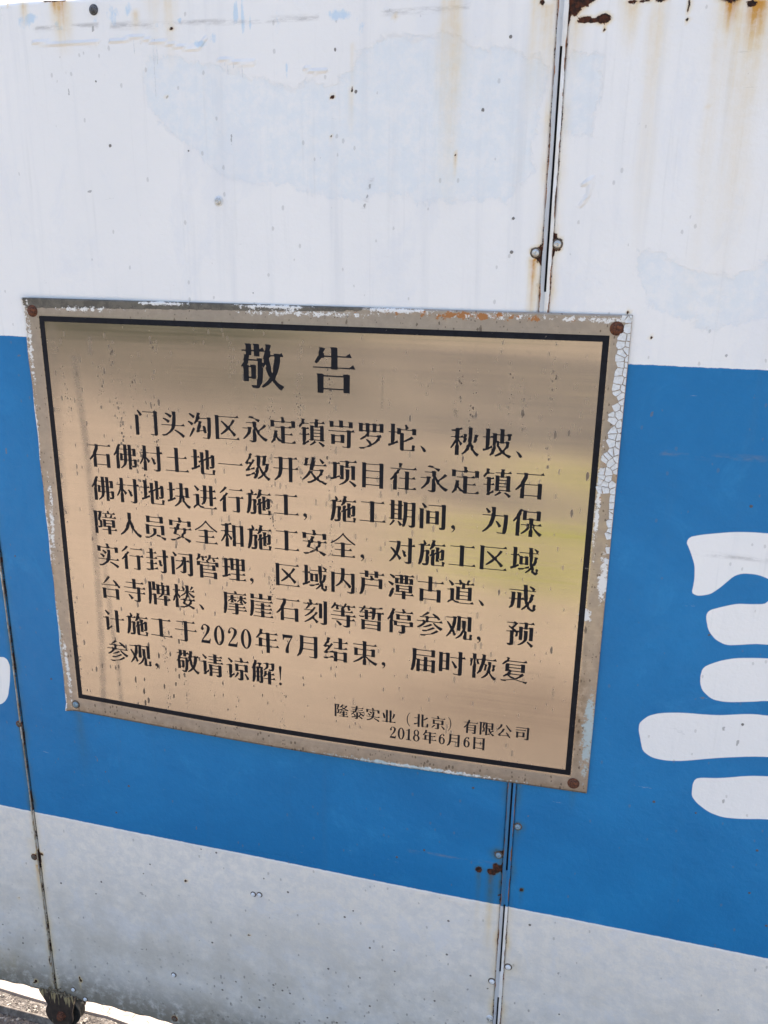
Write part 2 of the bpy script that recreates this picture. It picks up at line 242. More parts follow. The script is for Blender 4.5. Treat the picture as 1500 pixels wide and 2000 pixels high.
BLUISH = [(0.1599, 2.001, 0.0315, 0.0262, 0.75), (0.1982, 1.9926, 0.0262, 0.021, 0.5), (0.3179, 2.0005, 0.063, 0.042, 0.7), (0.4691, 1.9679, 0.063, 0.063, 0.55), (0.5643, 1.9191, 0.0315, 0.0315, 0.6), (0.6362, 1.9485, 0.063, 0.063, 0.4), (0.7226, 1.9879, 0.084, 0.021, 0.55), (0.5127, 1.9852, 0.0042, 0.0525, 0.9), (0.7092, 1.927, 0.042, 0.063, 0.35), (0.5656, 1.9703, 0.0126, 0.063, 0.6), (0.4164, 1.9895, 0.0052, 0.0052, 1.1), (0.2511, 2.0036, 0.126, 0.0315, 0.3), (0.1734, 2.0038, 0.0189, 0.0105, 1), (0.2159, 1.9952, 0.0105, 0.0063, 0.9), (0.335, 2.0063, 0.0126, 0.0189, 0.9), (0.3823, 1.9846, 0.021, 0.0105, 0.7), (0.4489, 1.959, 0.021, 0.0084, 1), (0.465, 1.9648, 0.0105, 0.0147, 1), (0.5016, 1.9984, 0.0052, 0.0273, 1), (0.5241, 1.9815, 0.0032, 0.0273, 0.9), (0.6836, 1.9683, 0.021, 0.0315, 0.7), (0.2237, 1.9881, 0.0168, 0.0063, 1), (0.6511, 1.9852, 0.0315, 0.0147, 0.8), (0.5757, 1.9188, 0.0063, 0.021, 0.9)]
RIDGE = [[(0.1738, 1.9715), (0.2105, 1.9677), (0.2344, 1.9681), (0.2813, 1.9666)], [(0.3024, 1.9674), (0.3234, 1.9679), (0.3403, 1.9715), (0.3567, 1.9699), (0.3726, 1.9636), (0.3888, 1.963), (0.4087, 1.9573), (0.4286, 1.9532), (0.4446, 1.9543), (0.4532, 1.9653)], [(0.4755, 1.9378), (0.4912, 1.9353), (0.5067, 1.9315), (0.5261, 1.9318)], [(0.6023, 1.9218), (0.6173, 1.9168), (0.6341, 1.9185)], [(0.9936, 1.7698), (1.003, 1.7761), (1.0013, 1.7569), (0.9923, 1.7441)]]
LETTERS = [[(1.1777, 1.284), (1.1794, 1.2901), (1.1832, 1.2939), (1.1989, 1.2986), (1.2394, 1.3065), (1.2663, 1.3084), (1.2843, 1.3084), (1.3718, 1.3109), (1.3973, 1.1455), (1.3071, 1.1397), (1.2886, 1.1385), (1.2612, 1.1325), (1.2495, 1.1315), (1.2344, 1.138), (1.2232, 1.1517), (1.2185, 1.1676), (1.2173, 1.1757), (1.2206, 1.1837), (1.2397, 1.1921), (1.2576, 1.1984), (1.276, 1.1998), (1.2941, 1.2021), (1.2979, 1.2074), (1.304, 1.2134), (1.3059, 1.2242), (1.3009, 1.2354), (1.2933, 1.2416), (1.2791, 1.246), (1.2585, 1.2458), (1.2476, 1.2406), (1.2376, 1.228), (1.2294, 1.2183), (1.2189, 1.2084), (1.2029, 1.2038), (1.1959, 1.2062), (1.1935, 1.2086), (1.1945, 1.219), (1.1948, 1.2324), (1.1928, 1.2508), (1.1862, 1.2673), (1.1815, 1.2773)], [(1.2218, 1.0641), (1.2208, 1.0754), (1.2226, 1.0914), (1.2455, 1.1052), (1.2684, 1.113), (1.31, 1.1181), (1.4006, 1.1243), (1.4114, 1.0541), (1.3192, 1.0498), (1.2962, 1.0441), (1.261, 1.0379), (1.2413, 1.0397), (1.2264, 1.0519)], [(1.1417, 0.9684), (1.1413, 0.9804), (1.1439, 0.9854), (1.1537, 0.9969), (1.1707, 1.0048), (1.2027, 1.0106), (1.2517, 1.0137), (1.2988, 1.0244), (1.3226, 1.0248), (1.4146, 1.0335), (1.4257, 0.962), (1.3319, 0.9561), (1.3082, 0.9524), (1.2604, 0.9414), (1.2119, 0.9267), (1.1869, 0.9228), (1.1662, 0.9243), (1.1511, 0.9333), (1.1457, 0.9538)], [(1.2313, 0.8737), (1.231, 0.8924), (1.2363, 0.9017), (1.2696, 0.9068), (1.3077, 0.9183), (1.3364, 0.9231), (1.4301, 0.9334), (1.4427, 0.8515), (1.3465, 0.8484), (1.3054, 0.84), (1.2805, 0.838), (1.2596, 0.8432), (1.2402, 0.8566), (1.2327, 0.8662)], [(-0.0302, 0.9278), (-0.0224, 0.9295), (-0.0139, 0.925), (-0.0099, 0.9097), (-0.0155, 0.8753), (-0.0234, 0.8446), (-0.0329, 0.8312), (-0.045, 0.8226), (-0.092, 0.8217), (-0.1239, 0.8408), (-0.113, 0.9107), (-0.0668, 0.929)]]

def seg_dist(X, Z, a, b):
    dx, dz = b[0]-a[0], b[1]-a[1]; L = dx*dx+dz*dz+1e-12
    t = np.clip(((X-a[0])*dx+(Z-a[1])*dz)/L, 0, 1)
    return np.hypot(X-a[0]-t*dx, Z-a[1]-t*dz)
def poly_sdf(X, Z, P):
    d = np.full(X.shape, 9.0); ins = np.zeros(X.shape, bool); n = len(P)
    for i in range(n):
        a, b = P[i], P[(i+1) % n]
        d = np.minimum(d, seg_dist(X, Z, a, b))
        c = ((a[1] <= Z) & (b[1] > Z)) | ((b[1] <= Z) & (a[1] > Z))
        with np.errstate(divide='ignore', invalid='ignore'):
            xi = a[0]+(Z-a[1])*(b[0]-a[0])/((b[1]-a[1]) if b[1] != a[1] else 1e9)
        ins ^= c & (X < xi)
    return np.where(ins, d, -d)
def smooth_poly(P, k=2):
    for _ in range(k):
        Q = []
        for i in range(len(P)):
            a, b = P[i], P[(i+1) % len(P)]
            Q += [(a[0]*.8+b[0]*.2, a[1]*.8+b[1]*.2), (a[0]*.2+b[0]*.8, a[1]*.2+b[1]*.8)]
        P = Q
    return P
def sheet_wave(X, Z):
    return (.0011*np.sin(X*5.3+1.0)*np.sin(Z*4.1+.4) + .0006*np.sin(X*11+Z*3.7) + .0004*np.sin(Z*13-X*4))

def panel_mesh(name, x0, x1, step=.0038):
    nx = int((x1-x0)/step)+1; nz = int((ZT-ZB)/step)+1
    xs = np.linspace(x0, x1, nx); zs = np.linspace(ZB, ZT, nz)
    X, Z = np.meshgrid(xs, zs)
    fade = np.clip(np.minimum(X-x0, x1-X)/.06, 0, 1)
    Y = sheet_wave(X, Z)*fade
    # folded returns: edges roll back
    e = np.minimum(np.minimum(X-x0, x1-X), ZT-Z)
    Y = Y + np.where(e < .0022, .0012, 0)
    # slightly battered bottom and top edges
    Zg = Z + np.where(Z < ZB+.002, .0012*np.sin(X*61)+.001*np.sin(X*143+1), 0) + np.where(Z > ZT-.002, .0008*np.sin(X*47)+.0008*np.sin(X*9), 0)
    V = np.stack([X, Y, Zg], -1).reshape(-1, 3)
    idx = np.arange(nx*nz).reshape(nz, nx)
    q = np.stack([idx[:-1, :-1], idx[:-1, 1:], idx[1:, 1:], idx[1:, :-1]], -1).reshape(-1, 4)
    # returns at the sides, top and bottom, and a flat back
    Tk = .048
    ring = np.concatenate([idx[0, :], idx[1:, -1], idx[-1, -2::-1], idx[-2:0:-1, 0]])
    n0 = len(V); B = V[ring].copy(); B[:, 1] = Tk
    V = np.vstack([V, B]); r2 = np.arange(n0, n0+len(ring))
    side = np.stack([np.roll(ring, -1), ring, r2, np.roll(r2, -1)], -1)
    q = np.vstack([q, side])
    me = bpy.data.meshes.new(name)
    nq = len(q)
    me.vertices.add(len(V)); me.vertices.foreach_set('co', V.astype(np.float32).ravel())
    ngon = r2[::-1]
    me.loops.add(nq*4+len(ngon)); me.loops.foreach_set('vertex_index', np.concatenate([q.ravel(), ngon]).astype(np.int32))
    me.polygons.add(nq+1)
    me.polygons.foreach_set('loop_start', (np.arange(nq+1)*4).astype(np.int32))
    me.update(calc_edges=True); me.validate()
    Xv, Zv = V[:, 0], V[:, 2]
    front = np.arange(len(V)) < n0
    A = {k: np.zeros(len(V)) for k in ('rust', 'stain', 'patch', 'bluish', 'letter', 'mark', 'ridge', 'scratch')}
    for x, z, rx, rz, s in RUST:
        d = np.hypot((Xv-x)/rx, (Zv-z)/rz); A['rust'] = np.maximum(A['rust'], s*np.clip(1.35-.75*d, 0, 1))
        A['stain'] = np.maximum(A['stain'], .75*s*np.clip(1.6-.6*d, 0, 1)*np.clip((1.9-d), 0, 1))
    for x, z, L, wd, s in STAIN:
        t = (z-Zv)/L
        wv = wd*(1+.25*np.sin(Zv*40+x*70))
        A['stain'] = np.maximum(A['stain'], s*np.exp(-((Xv-x)/wv)**2)*np.clip(1-t, 0, 1)**1.2*np.clip(t*L/.006+1, 0, 1))
    for x, z, rx, rz, s in SPOTSTAIN:
        A['stain'] = np.maximum(A['stain'], s*np.exp(-((Xv-x)/rx)**2-((Zv-z)/rz)**2))
    for xx in (x0, x1):   # rust creeping along the side edges
        nn = .5+.5*np.sin(Zv*23+xx*9)*np.sin(Zv*61+2)
        dd = np.abs(Xv-xx)
        A['rust'] = np.maximum(A['rust'], np.clip(1-dd/.0035, 0, 1)*(.30+.32*nn))
        A['stain'] = np.maximum(A['stain'], np.exp(-(dd/.008)**2)*(.14+.45*nn**2))
    for x_a, z_a, x_b, z_b, wd in SCRATCH:
        A['scratch'] = np.maximum(A['scratch'], np.clip(1.3-seg_dist(Xv, Zv, (x_a, z_a), (x_b, z_b))/wd, 0, 1))
    for x_a, z_a, x_b, z_b, wd in MARK:
        A['mark'] = np.maximum(A['mark'], np.clip(1.3-.7*seg_dist(Xv, Zv, (x_a, z_a), (x_b, z_b))/wd, 0, 1))
    A['patch'][:] = 0
    for P in PATCH:
        A['patch'] = np.maximum(A['patch'], np.clip(.5+poly_sdf(Xv, Zv, P)/.05, 0, 1))
    for x, z, rx, rz, s in BLUISH:
        A['bluish'] = np.maximum(A['bluish'], s*np.exp(-((Xv-x)/rx)**2-((Zv-z)/rz)**2))
    for P in RIDGE:
        for a, b in zip(P, P[1:]):
            A['ridge'] = np.maximum(A['ridge'], np.clip(1.2-seg_dist(Xv, Zv, a, b)/.0030, 0, 1))
    A['letter'][:] = -.02
    for P in LETTERS:
        A['letter'] = np.maximum(A['letter'], np.clip(poly_sdf(Xv, Zv, smooth_poly(P)), -.02, .02))
    for k, a in A.items():
        at = me.attributes.new(k, 'FLOAT', 'POINT'); at.data.foreach_set('value', a.astype(np.float32))
    return me

gate = tag(empty('sliding_gate', (0.5, 0.02, 0)), 'white sheet steel gate with a wide blue band and white painted lettering, streaked with rust', 'gate')
def gpart(name, mesh, mat, parent=None, smooth=False, label=None):
    o = obj(name, mesh, mat, None, smooth)
    o.parent = parent or gate
    if parent is None: o.matrix_parent_inverse = Matrix.Translation((-.5, -.02, 0))
    if label: o['label'] = label
    return o
G = .0070
panels = []
for x0, x1, lab in ((XL, -.0022, 'left panel, with a white painted shape on the blue band'),
                    (.0022, SEAM_R-G, 'middle panel, plain blue band, behind most of the brass notice'),
                    (SEAM_R+G, XR, 'right panel, with the large white painted character')):
    panels.append(gpart('panel', panel_mesh('panel', x0, x1), PAINT, label=lab, smooth=False))
bpy.context.view_layer.update()

# ---------------------------------------------------------------- joint cover with its slots
def strip_mat():
    m, t, b = new_mat('joint_strip_paint'); N = NT(t); v = N.coord(); xyz = N.z()
    n = N.noise(N.coord((60, 60, 8)), 1.0, 5, .7)
    grey = N.mix(N.ramp(n, .3, .7), (.40, .42, .44), (.56, .57, .57))
    wh = N.mix(N.ramp(N.noise(N.coord((1,1,.3)), 60, 5, .7), .35, .65), (.72, .69, .62), (.79, .79, .78))
    right = N.ramp(xyz[0], SEAM_R+.0002, SEAM_R+.0012)
    w0 = N.mix(right, grey, wh)
    bl = N.mix(right, (.03, .15, .29), (.012, .165, .37))
    band = N.math('MULTIPLY', N.ramp(xyz[2], ZL-.0006, ZL+.0006), N.ramp(xyz[2], ZU+.0006, ZU-.0006))
    c = N.mix(band, w0, bl)
    ed = N.ramp(N.math('ABSOLUTE', N.math('SUBTRACT', xyz[0], SEAM_R)), .0045, .0068)
    rn = N.noise(N.coord((1,1,.25)), 110, 5, .7)
    rm = N.ramp(N.math('ADD', rn, N.math('MULTIPLY', ed, .20)), .64, .72)
    c = N.mix(rm, c, N.mix(N.ramp(n, .4, .6), (.06, .025, .013), (.34, .13, .04)))
    N.val(b.inputs['Base Color'], c); b.inputs['Roughness'].default_value = .45
    N.val(b.inputs['Normal'], N.bump(N.noise(v, 150, 4, .6), .3, .0008))
    return m
STRIP = strip_mat()
SLOTS = [(1.9363, 1.6299), (0.8751, 0.6614), (0.5902, 0.4416), (0.3842, 0.3)]     # z ranges where the cover is slotted open
bm = bmesh.new()
xa, xb, s0, s1 = SEAM_R-.0067, SEAM_R+.0067, SEAM_R-.0012, SEAM_R+.0018
# left flange stands proud, right flange lies a little deeper
box(bm, xa, s0, -.0016, .0016, ZB+.001, ZT-.004, .0005)
box(bm, s1, xb, -.0008, .0020, ZB+.001, ZT-.004, .0005)
zprev = ZT-.004
for (zt_, zb_) in SLOTS + [(ZB+.001, None)]:
    if zprev - zt_ > .001:
        box(bm, s0-.0002, s1+.0002, -.0011, .0014, zt_, zprev, .0003)
    if zb_ is None: break
    zprev = zb_
gpart('joint_cover', frombm(bm, 'joint_cover'), STRIP, label='slotted metal cover over the right joint, grey one side, painted the other')
DARK = simple_mat('slot_shade_steel', (.010, .011, .015), (.03, .024, .02), 50, .8)  # near-black colour deepens the shade inside the joint gaps
FRAMEM = simple_mat('rusty_frame_steel', (.035, .02, .014), (.09, .045, .028), 60, .8)
bm = bmesh.new(); box(bm, SEAM_R-.0066, SEAM_R+.0066, .012, .046, ZB+.002, ZT-.006)
gpart('joint_post', frombm(bm, 'joint_post'), DARK)
bm = bmesh.new(); box(bm, -.0016, .0016, .0045, .046, ZB+.002, ZT-.006)
gpart('joint_post', frombm(bm, 'joint_post'), DARK)
# pale folded lip beside the left joint
LIP = simple_mat('pale_bare_lip', (.52, .50, .44), (.30, .22, .13), 90, .5)
bm = bmesh.new()
for k in range(24):
    z0 = ZB+.004+k*(ZT-ZB-.012)/24; z1 = z0+(ZT-ZB-.012)/24
    w = .0012+.0007*math.sin(k*1.7)
    prism(bm, [(-.0022-w, z0), (-.0022, z0), (-.0022, z1), (-.0022-w, z1)], -.0016, .0012)
lip = gpart('edge_lip', frombm(bm, 'edge_lip'), STRIP if False else LIP)
# frame behind the sheets
bm = bmesh.new()
for zz in (ZB+.004, 1.05, ZT-.06): box(bm, XL+.01, XR-.01, .050, .090, zz, zz+.04, .002)
for xx in (XL+.02, -.02, SEAM_R-.02, XR-.06): box(bm, xx, xx+.04, .0505, .0895, ZB+.044, ZT-.06, .002)
gpart('back_frame', frombm(bm, 'back_frame'), FRAMEM)

# ---------------------------------------------------------------- screws in the sheets
ZINC = simple_mat('dull_zinc', (.42, .42, .40), (.66, .66, .63), 260, .38, .75)
ZINCP = simple_mat('painted_screw_white', (.62, .63, .63), (.76, .77, .77), 300, .45)
ZBLUE = simple_mat('painted_screw_blue', (.13, .24, .33), (.26, .33, .36), 300, .5)
DKSC = simple_mat('dark_rubber_screw', (.035, .037, .04), (.11, .11, .115), 240, .45, .3)
RUSTM = simple_mat('rusted_steel', (.045, .018, .011), (.17, .055, .022), 300, .85)
WASH = simple_mat('corroded_washer', (.05, .035, .025), (.16, .12, .08), 350, .75)
def screw_mesh(r=.0058, mats=(None, None)):
    bm = bmesh.new()
    lathe(bm, [(r*1.42, .0), (r*1.42, -.0005), (r*1.0, -.0009)], 22)
    for f in bm.faces: f.material_index = 1
    n0 = set(bm.faces)
    lathe(bm, [(r*1.0, -.0012), (r*.98, -.0021), (r*.78, -.0032), (r*.46, -.0039), (r*.30, -.0040), (r*.22, -.0026), (0, -.0026)], 22)
    for f in bm.faces:
        f.smooth = True
        if f not in n0: f.material_index = 0
    me = frombm(bm, 'screw'); me.materials.append(mats[0]); me.materials.append(mats[1]); return me
SCR = {'zinc': screw_mesh(.0052, (ZINC, WASH)), 'white': screw_mesh(.0050, (ZINCP, WASH)),
       'blue': screw_mesh(.0050, (ZBLUE, WASH)), 'dark': screw_mesh(.0052, (DKSC, DKSC)),
       'pale': screw_mesh(.0052, (ZINC, ZINCP)), 'rusty': screw_mesh(.0050, (WASH, RUSTM)), 'small': screw_mesh(.0042, (ZINCP, WASH))}
for kind, x, z in [('zinc', 0.9358, 1.6815), ('zinc', 0.9648, 1.6933), ('pale', 0.464, 1.7482), ('dark', 0.2796, 2.0095), ('small', 0.4761, 0.4983), ('small', 0.4888, 0.5002), ('blue', 0.9659, 0.754), ('blue', 0.9368, 0.6902), ('white', 0.966, 0.4569), ('white', 0.939, 0.4169), ('pale', 0.9395, 0.3302), ('rusty', -0.0063, 0.7867), ('rusty', -0.0118, 0.4743), ('small', 0.2915, 0.2524), ('small', 0.0445, 0.1439), ('small', 0.0715, 0.1249), ('rusty', 0.2855, 0.1346)]:
    p = panels[0] if x < 0 else panels[1] if x < SEAM_R else panels[2]
    o = gpart('screw', SCR[kind], None, parent=p)
    o.location = (x, float(sheet_wave(np.array(x), np.array(z)))*min(1, min(abs(x-SEAM_L), abs(x-SEAM_R))/.06)-.0001, z)
    o.rotation_euler = (random.uniform(-.06, .06), random.uniform(0, 6), random.uniform(-.06, .06))
# runs of thick paint under the repainting line
for x, z, L in [(0.341, 1.9699, 0.0199), (0.3716, 1.962, 0.0709), (0.3773, 1.9611, 0.0262), (0.4871, 1.9315, 0.0147), (0.4958, 1.9328, 0.0073), (0.509, 1.9307, 0.0178), (0.4825, 1.9349, 0.0063), (0.3516, 1.9688, 0.0073)]:
    bm = bmesh.new(); r = .0009
    lathe_pts = []
    n = 8
    bmesh.ops.create_uvsphere(bm, u_segments=10, v_segments=8, radius=1)
    for v_ in bm.verts:
        k = (1-v_.co.z)/2
        rr = r*(.55+1.15*k**4)
        v_.co = Vector((v_.co.x*rr, v_.co.y*rr*.9, (v_.co.z-1)*L/2))
    for f in bm.faces: f.smooth = True
    o = gpart('paint_drip', frombm(bm, 'paint_drip'), ZINCP, parent=panels[1]); o.location = (x, float(sheet_wave(np.array(x), np.array(z)))-.0001, z)

# ---------------------------------------------------------------- wheel under the gate
BROWN = simple_mat('brown_painted_bracket', (.050, .033, .024), (.085, .055, .038), 45, .55)
def bracket_mat():
    m, t, b = new_mat('bracket_brown_with_runs'); N = NT(t); v = N.coord(); xyz = N.z()
    c = N.mix(N.ramp(N.noise(v, 60, 5, .6), .35, .65), (.028, .019, .014), (.055, .036, .026))
    run = N.ramp(N.math('ADD', N.noise(N.coord((150, 1, 14)), 1.0, 4, .6), N.ramp(xyz[2], .075, .115, 0, .22)), .66, .72)
    c = N.mix(run, c, (.34, .26, .13))
    N.val(b.inputs['Base Color'], c); b.inputs['Roughness'].default_value = .55
    N.val(b.inputs['Normal'], N.bump(N.noise(v, 220, 4, .6), .4, .001)); return m
BRK = bracket_mat()
bm = bmesh.new()
def plate(cx, cz, r, top, y0, y1, w=.006):
    pts = []
    for k in range(0, 25):
        a = PI-.62 + (PI+.62)*k/24
        pts.append((cx+r*math.cos(a), cz+r*math.sin(a)))
    pts += [(cx+r*.98, cz+.012), (cx+r*.98+.012, top-.004), (cx+r*.98+.012, top), (cx-r*.98-.012, top), (cx-r*.98-.010, top-.010), (cx-r*.80, cz+.024)]
    prism(bm, pts, y0, y1)
plate(.001, .062, .0335, ZB+.004, -.001, .004)
plate(.002, .062, .0335, ZB+.004, .046, .051)
bmesh.ops.recalc_face_normals(bm, faces=bm.faces[:])
brk = gpart('wheel_bracket', frombm(bm, 'wheel_bracket'), BRK)
WHM = simple_mat('dirty_iron_wheel', (.020, .022, .022), (.055, .052, .045), 120, .55, .4)
bm = bmesh.new()
lathe(bm, [(0, -.012), (.012, -.012), (.014, -.010), (.034, -.010), (.038, -.0105), (.0385, -.008), (.034, -.001), (.034, .001), (.0385, .008), (.038, .0105), (.034, .010), (.014, .010), (.012, .012), (0, .012)], 40, (.003, .026, .0565))
for f in bm.faces: f.smooth = True
bmesh.ops.recalc_face_normals(bm, faces=bm.faces[:])
gpart('wheel', frombm(bm, 'wheel'), WHM, parent=brk)
bm = bmesh.new()
lathe(bm, [(.0, -.010), (.0075, -.010), (.0085, -.0085), (.0085, -.003), (.0115, -.003), (.0115, .0)], 6, (.008, -.001, .064))
bmesh.ops.recalc_face_normals(bm, faces=bm.faces[:])
gpart('axle_bolt', frombm(bm, 'axle_bolt'), RUSTM, parent=brk)
# dirt packed where the bracket meets the sheets
bm = bmesh.new()
for k in range(120):
    x = random.gauss(.004, .022); z = ZB+.010+random.gauss(0, .005)-.15*abs(x)
    r = random.uniform(.0008, .0028)
    mm = bmesh.ops.create_icosphere(bm, subdivisions=1, radius=r)
    for v_ in mm['verts']: v_.co = Vector((x+v_.co.x*random.uniform(.7,1.6), -.0018+v_.co.y*.6, z+v_.co.z*random.uniform(.6,1.3)))
dirt = gpart('packed_dirt', frombm(bm, 'packed_dirt'), simple_mat('packed_dirt_brown', (.05, .035, .022), (.30, .24, .15), 200, .95), parent=brk)
dirt['kind'] = 'stuff'

# ================================================================ the notice
PX0, PX1, PZ0, PZ1 = 0.1085, 1.0725, 0.8395, 1.5998
def bulge(x, z):
    """distance the metal sheet stands off the gate"""
    u = np.clip((x-PX0)/(PX1-PX0), 0, 1); v = np.clip((z-PZ0)/(PZ1-PZ0), 0, 1)
    b = .0035 + .0125*np.sin(PI*u)**1.2*(1-v)**1.6 + .0030*np.sin(PI*u)*np.sin(PI*v)
    b = b + .0013*np.sin(PI*v)*np.sin(u*7.0+.6)*np.sin(v*5.1+1.2)
    b = b + .00055*np.exp(-((u-.85)/.22)**2)*np.sin(v*38+u*5)*np.clip((v-.35)*4, 0, 1)*np.clip((1-v)*12, 0, 1)
    b = b + .0010*np.exp(-((v-.93)/.045)**2)*np.sin(PI*u)
    return b
plaque = tag(empty('notice_plate', (PX0, -.004, PZ0)), 'weathered brass notice plate with black Chinese lettering and border, screwed to the gate', 'notice')
PINV = Matrix.Translation((-PX0, .004, -PZ0))
def ppart(name, mesh, mat, smooth=False):
    o = obj(name, mesh, mat, None, smooth); o.parent = plaque; o.matrix_parent_inverse = PINV; return o

def brass_mat():
    m, t, b = new_mat('weathered_brass_sheet'); N = NT(t); v = N.coord(); xyz = N.z()
    brush = N.noise(N.coord((4, 1, 900)), 1.0, 3, .6)
    brush2 = N.noise(N.coord((2.2, 1, 160), (2, 0, 4)), 1.0, 4, .6)
    big = N.noise(v, 5, 5, .6)
    c = N.mix(N.ramp(big, .35, .65), (.430, .368, .305), (.480, .410, .335))
    c = N.mix(N.math('MULTIPLY', N.ramp(brush, .3, .7), .22), c, (.27, .232, .192))
    # dulled margin outside the border
    mx = N.attr('margin')
    mn = N.noise(v, 70, 6, .72)
    c = N.mix(N.math('MULTIPLY', mx, N.ramp(mn, .25, .7, .30, .75)), c, (.27, .222, .172))
    dirtm = N.math('MULTIPLY', N.attr('edge_dirt'), N.ramp(mn, .3, .62), clamp=True)
    c = N.mix(N.math('MULTIPLY', dirtm, .85), c, (.24, .17, .105))
    run = N.math('MULTIPLY', N.attr('run'), N.ramp(N.noise(v, 34, 5, .7), .25, .7, .5, 1.1), clamp=True)
    c = N.mix(N.math('MULTIPLY', run, .60), c, (.17, .14, .115))
    # dried drops: columns of small brown dots plus stray flecks
    def flecks(scale, rad, dens, loc, sz):
        vo = N.vor(N.coord((1, 1, sz), loc), scale)
        sep = t.nodes.new('ShaderNodeSeparateColor'); t.links.new(vo['Color'], sep.inputs[0])
        on = N.math('GREATER_THAN', sep.outputs[0], dens)
        dd = N.math('ADD', vo['Distance'], N.math('MULTIPLY', N.math('SUBTRACT', N.noise(v, 500, 2, .5), .5), rad*1.1))
        return N.math('MULTIPLY', on, N.ramp(N.math('SUBTRACT', dd, N.math('MULTIPLY', sep.outputs[1], rad)), rad*.35, 0.0))
    f1 = N.math('MULTIPLY', flecks(230, .42, .25, (0, 0, 0), .75), N.attr('dots'))
    f2 = N.math('MULTIPLY', flecks(120, .24, .50, (5, 0, 2), .36), N.attr('fleck'))
    f3 = N.math('MULTIPLY', flecks(60, .14, .72, (1, 0, 9), .35), .8)
    f4 = N.math('MULTIPLY', flecks(190, .34, .55, (2, 0, 7), .6), N.math('MULTIPLY', mx, .8))
    fl = N.math('MAXIMUM', N.math('MAXIMUM', f1, f2), N.math('MAXIMUM', f3, f4))
    c = N.mix(N.math('MULTIPLY', fl, .92), c, (.085, .058, .036))
    # dark band along the top edge, worn through
    td = N.ramp(N.math('ADD', N.attr('topdark'), N.math('MULTIPLY', N.math('SUBTRACT', mn, .5), 1.1)), .44, .54)
    c = N.mix(N.math('MULTIPLY', td, .92), c, N.mix(N.ramp(mn, .4, .6), (.060, .056, .045), (.12, .108, .085)))
    # chalky white and pale blue residues
    wn = N.noise(N.coord((1, 1, 1.3)), 135, 6, .78)
    wh = N.ramp(N.math('ADD', wn, N.math('MULTIPLY', N.attr('chalk'), .42)), .70, .745)
    wh = N.math('MULTIPLY', wh, N.ramp(N.attr('chalk'), .08, .22))
    c = N.mix(wh, c, (.72, .71, .68))
    bl = N.ramp(N.math('ADD', N.noise(v, 110, 6, .75), N.math('MULTIPLY', N.attr('blueres'), .42)), .66, .78)
    bl = N.math('MULTIPLY', bl, N.ramp(N.attr('blueres'), .08, .25))
    c = N.mix(N.math('MULTIPLY', bl, .8), c, (.40, .52, .56))
    ru = N.ramp(N.math('ADD', N.noise(v, 90, 5, .7), N.math('MULTIPLY', N.attr('rustspot'), .40)), .76, .85)
    ru = N.math('MULTIPLY', ru, N.ramp(N.attr('rustspot'), .08, .25))
    c = N.mix(ru, c, (.36, .15, .045))
    N.val(b.inputs['Base Color'], c)
    dull = N.math('MAXIMUM', N.math('MAXIMUM', wh, td), N.math('MAXIMUM', ru, N.math('MAXIMUM', fl, N.math('MULTIPLY', bl, .9))))
    dull = N.math('MAXIMUM', dull, N.math('MULTIPLY', mx, N.ramp(mn, .25, .7, .35, .75)))
    dull = N.math('MAXIMUM', dull, N.math('MULTIPLY', run, .3))
    N.val(b.inputs['Metallic'], N.math('SUBTRACT', .94, N.math('MULTIPLY', dull, .85), clamp=True))
    N.val(b.inputs['Roughness'], N.math('ADD', N.ramp(brush2, .3, .7, .19, .25), N.math('MULTIPLY', dull, .35)))
    b.inputs['Anisotropic'].default_value = .6
    tg = t.nodes.new('ShaderNodeTangent'); tg.direction_type = 'UV_MAP'; t.links.new(tg.outputs[0], b.inputs['Tangent'])
    h = N.math('ADD', N.math('MULTIPLY', brush, .10), N.math('ADD', N.math('MULTIPLY', wh, 1.6), N.math('MULTIPLY', td, .6)))
    N.val(b.inputs['Normal'], N.bump(h, .25, .0004))
    return m
BRASS = brass_mat()
BX0, BX1, BZ0, BZ1, BW = 0.1372, 1.0445, 0.869, 1.5712, .0088
def tilt(x): return .0026*(x-PX0)/(PX1-PX0)
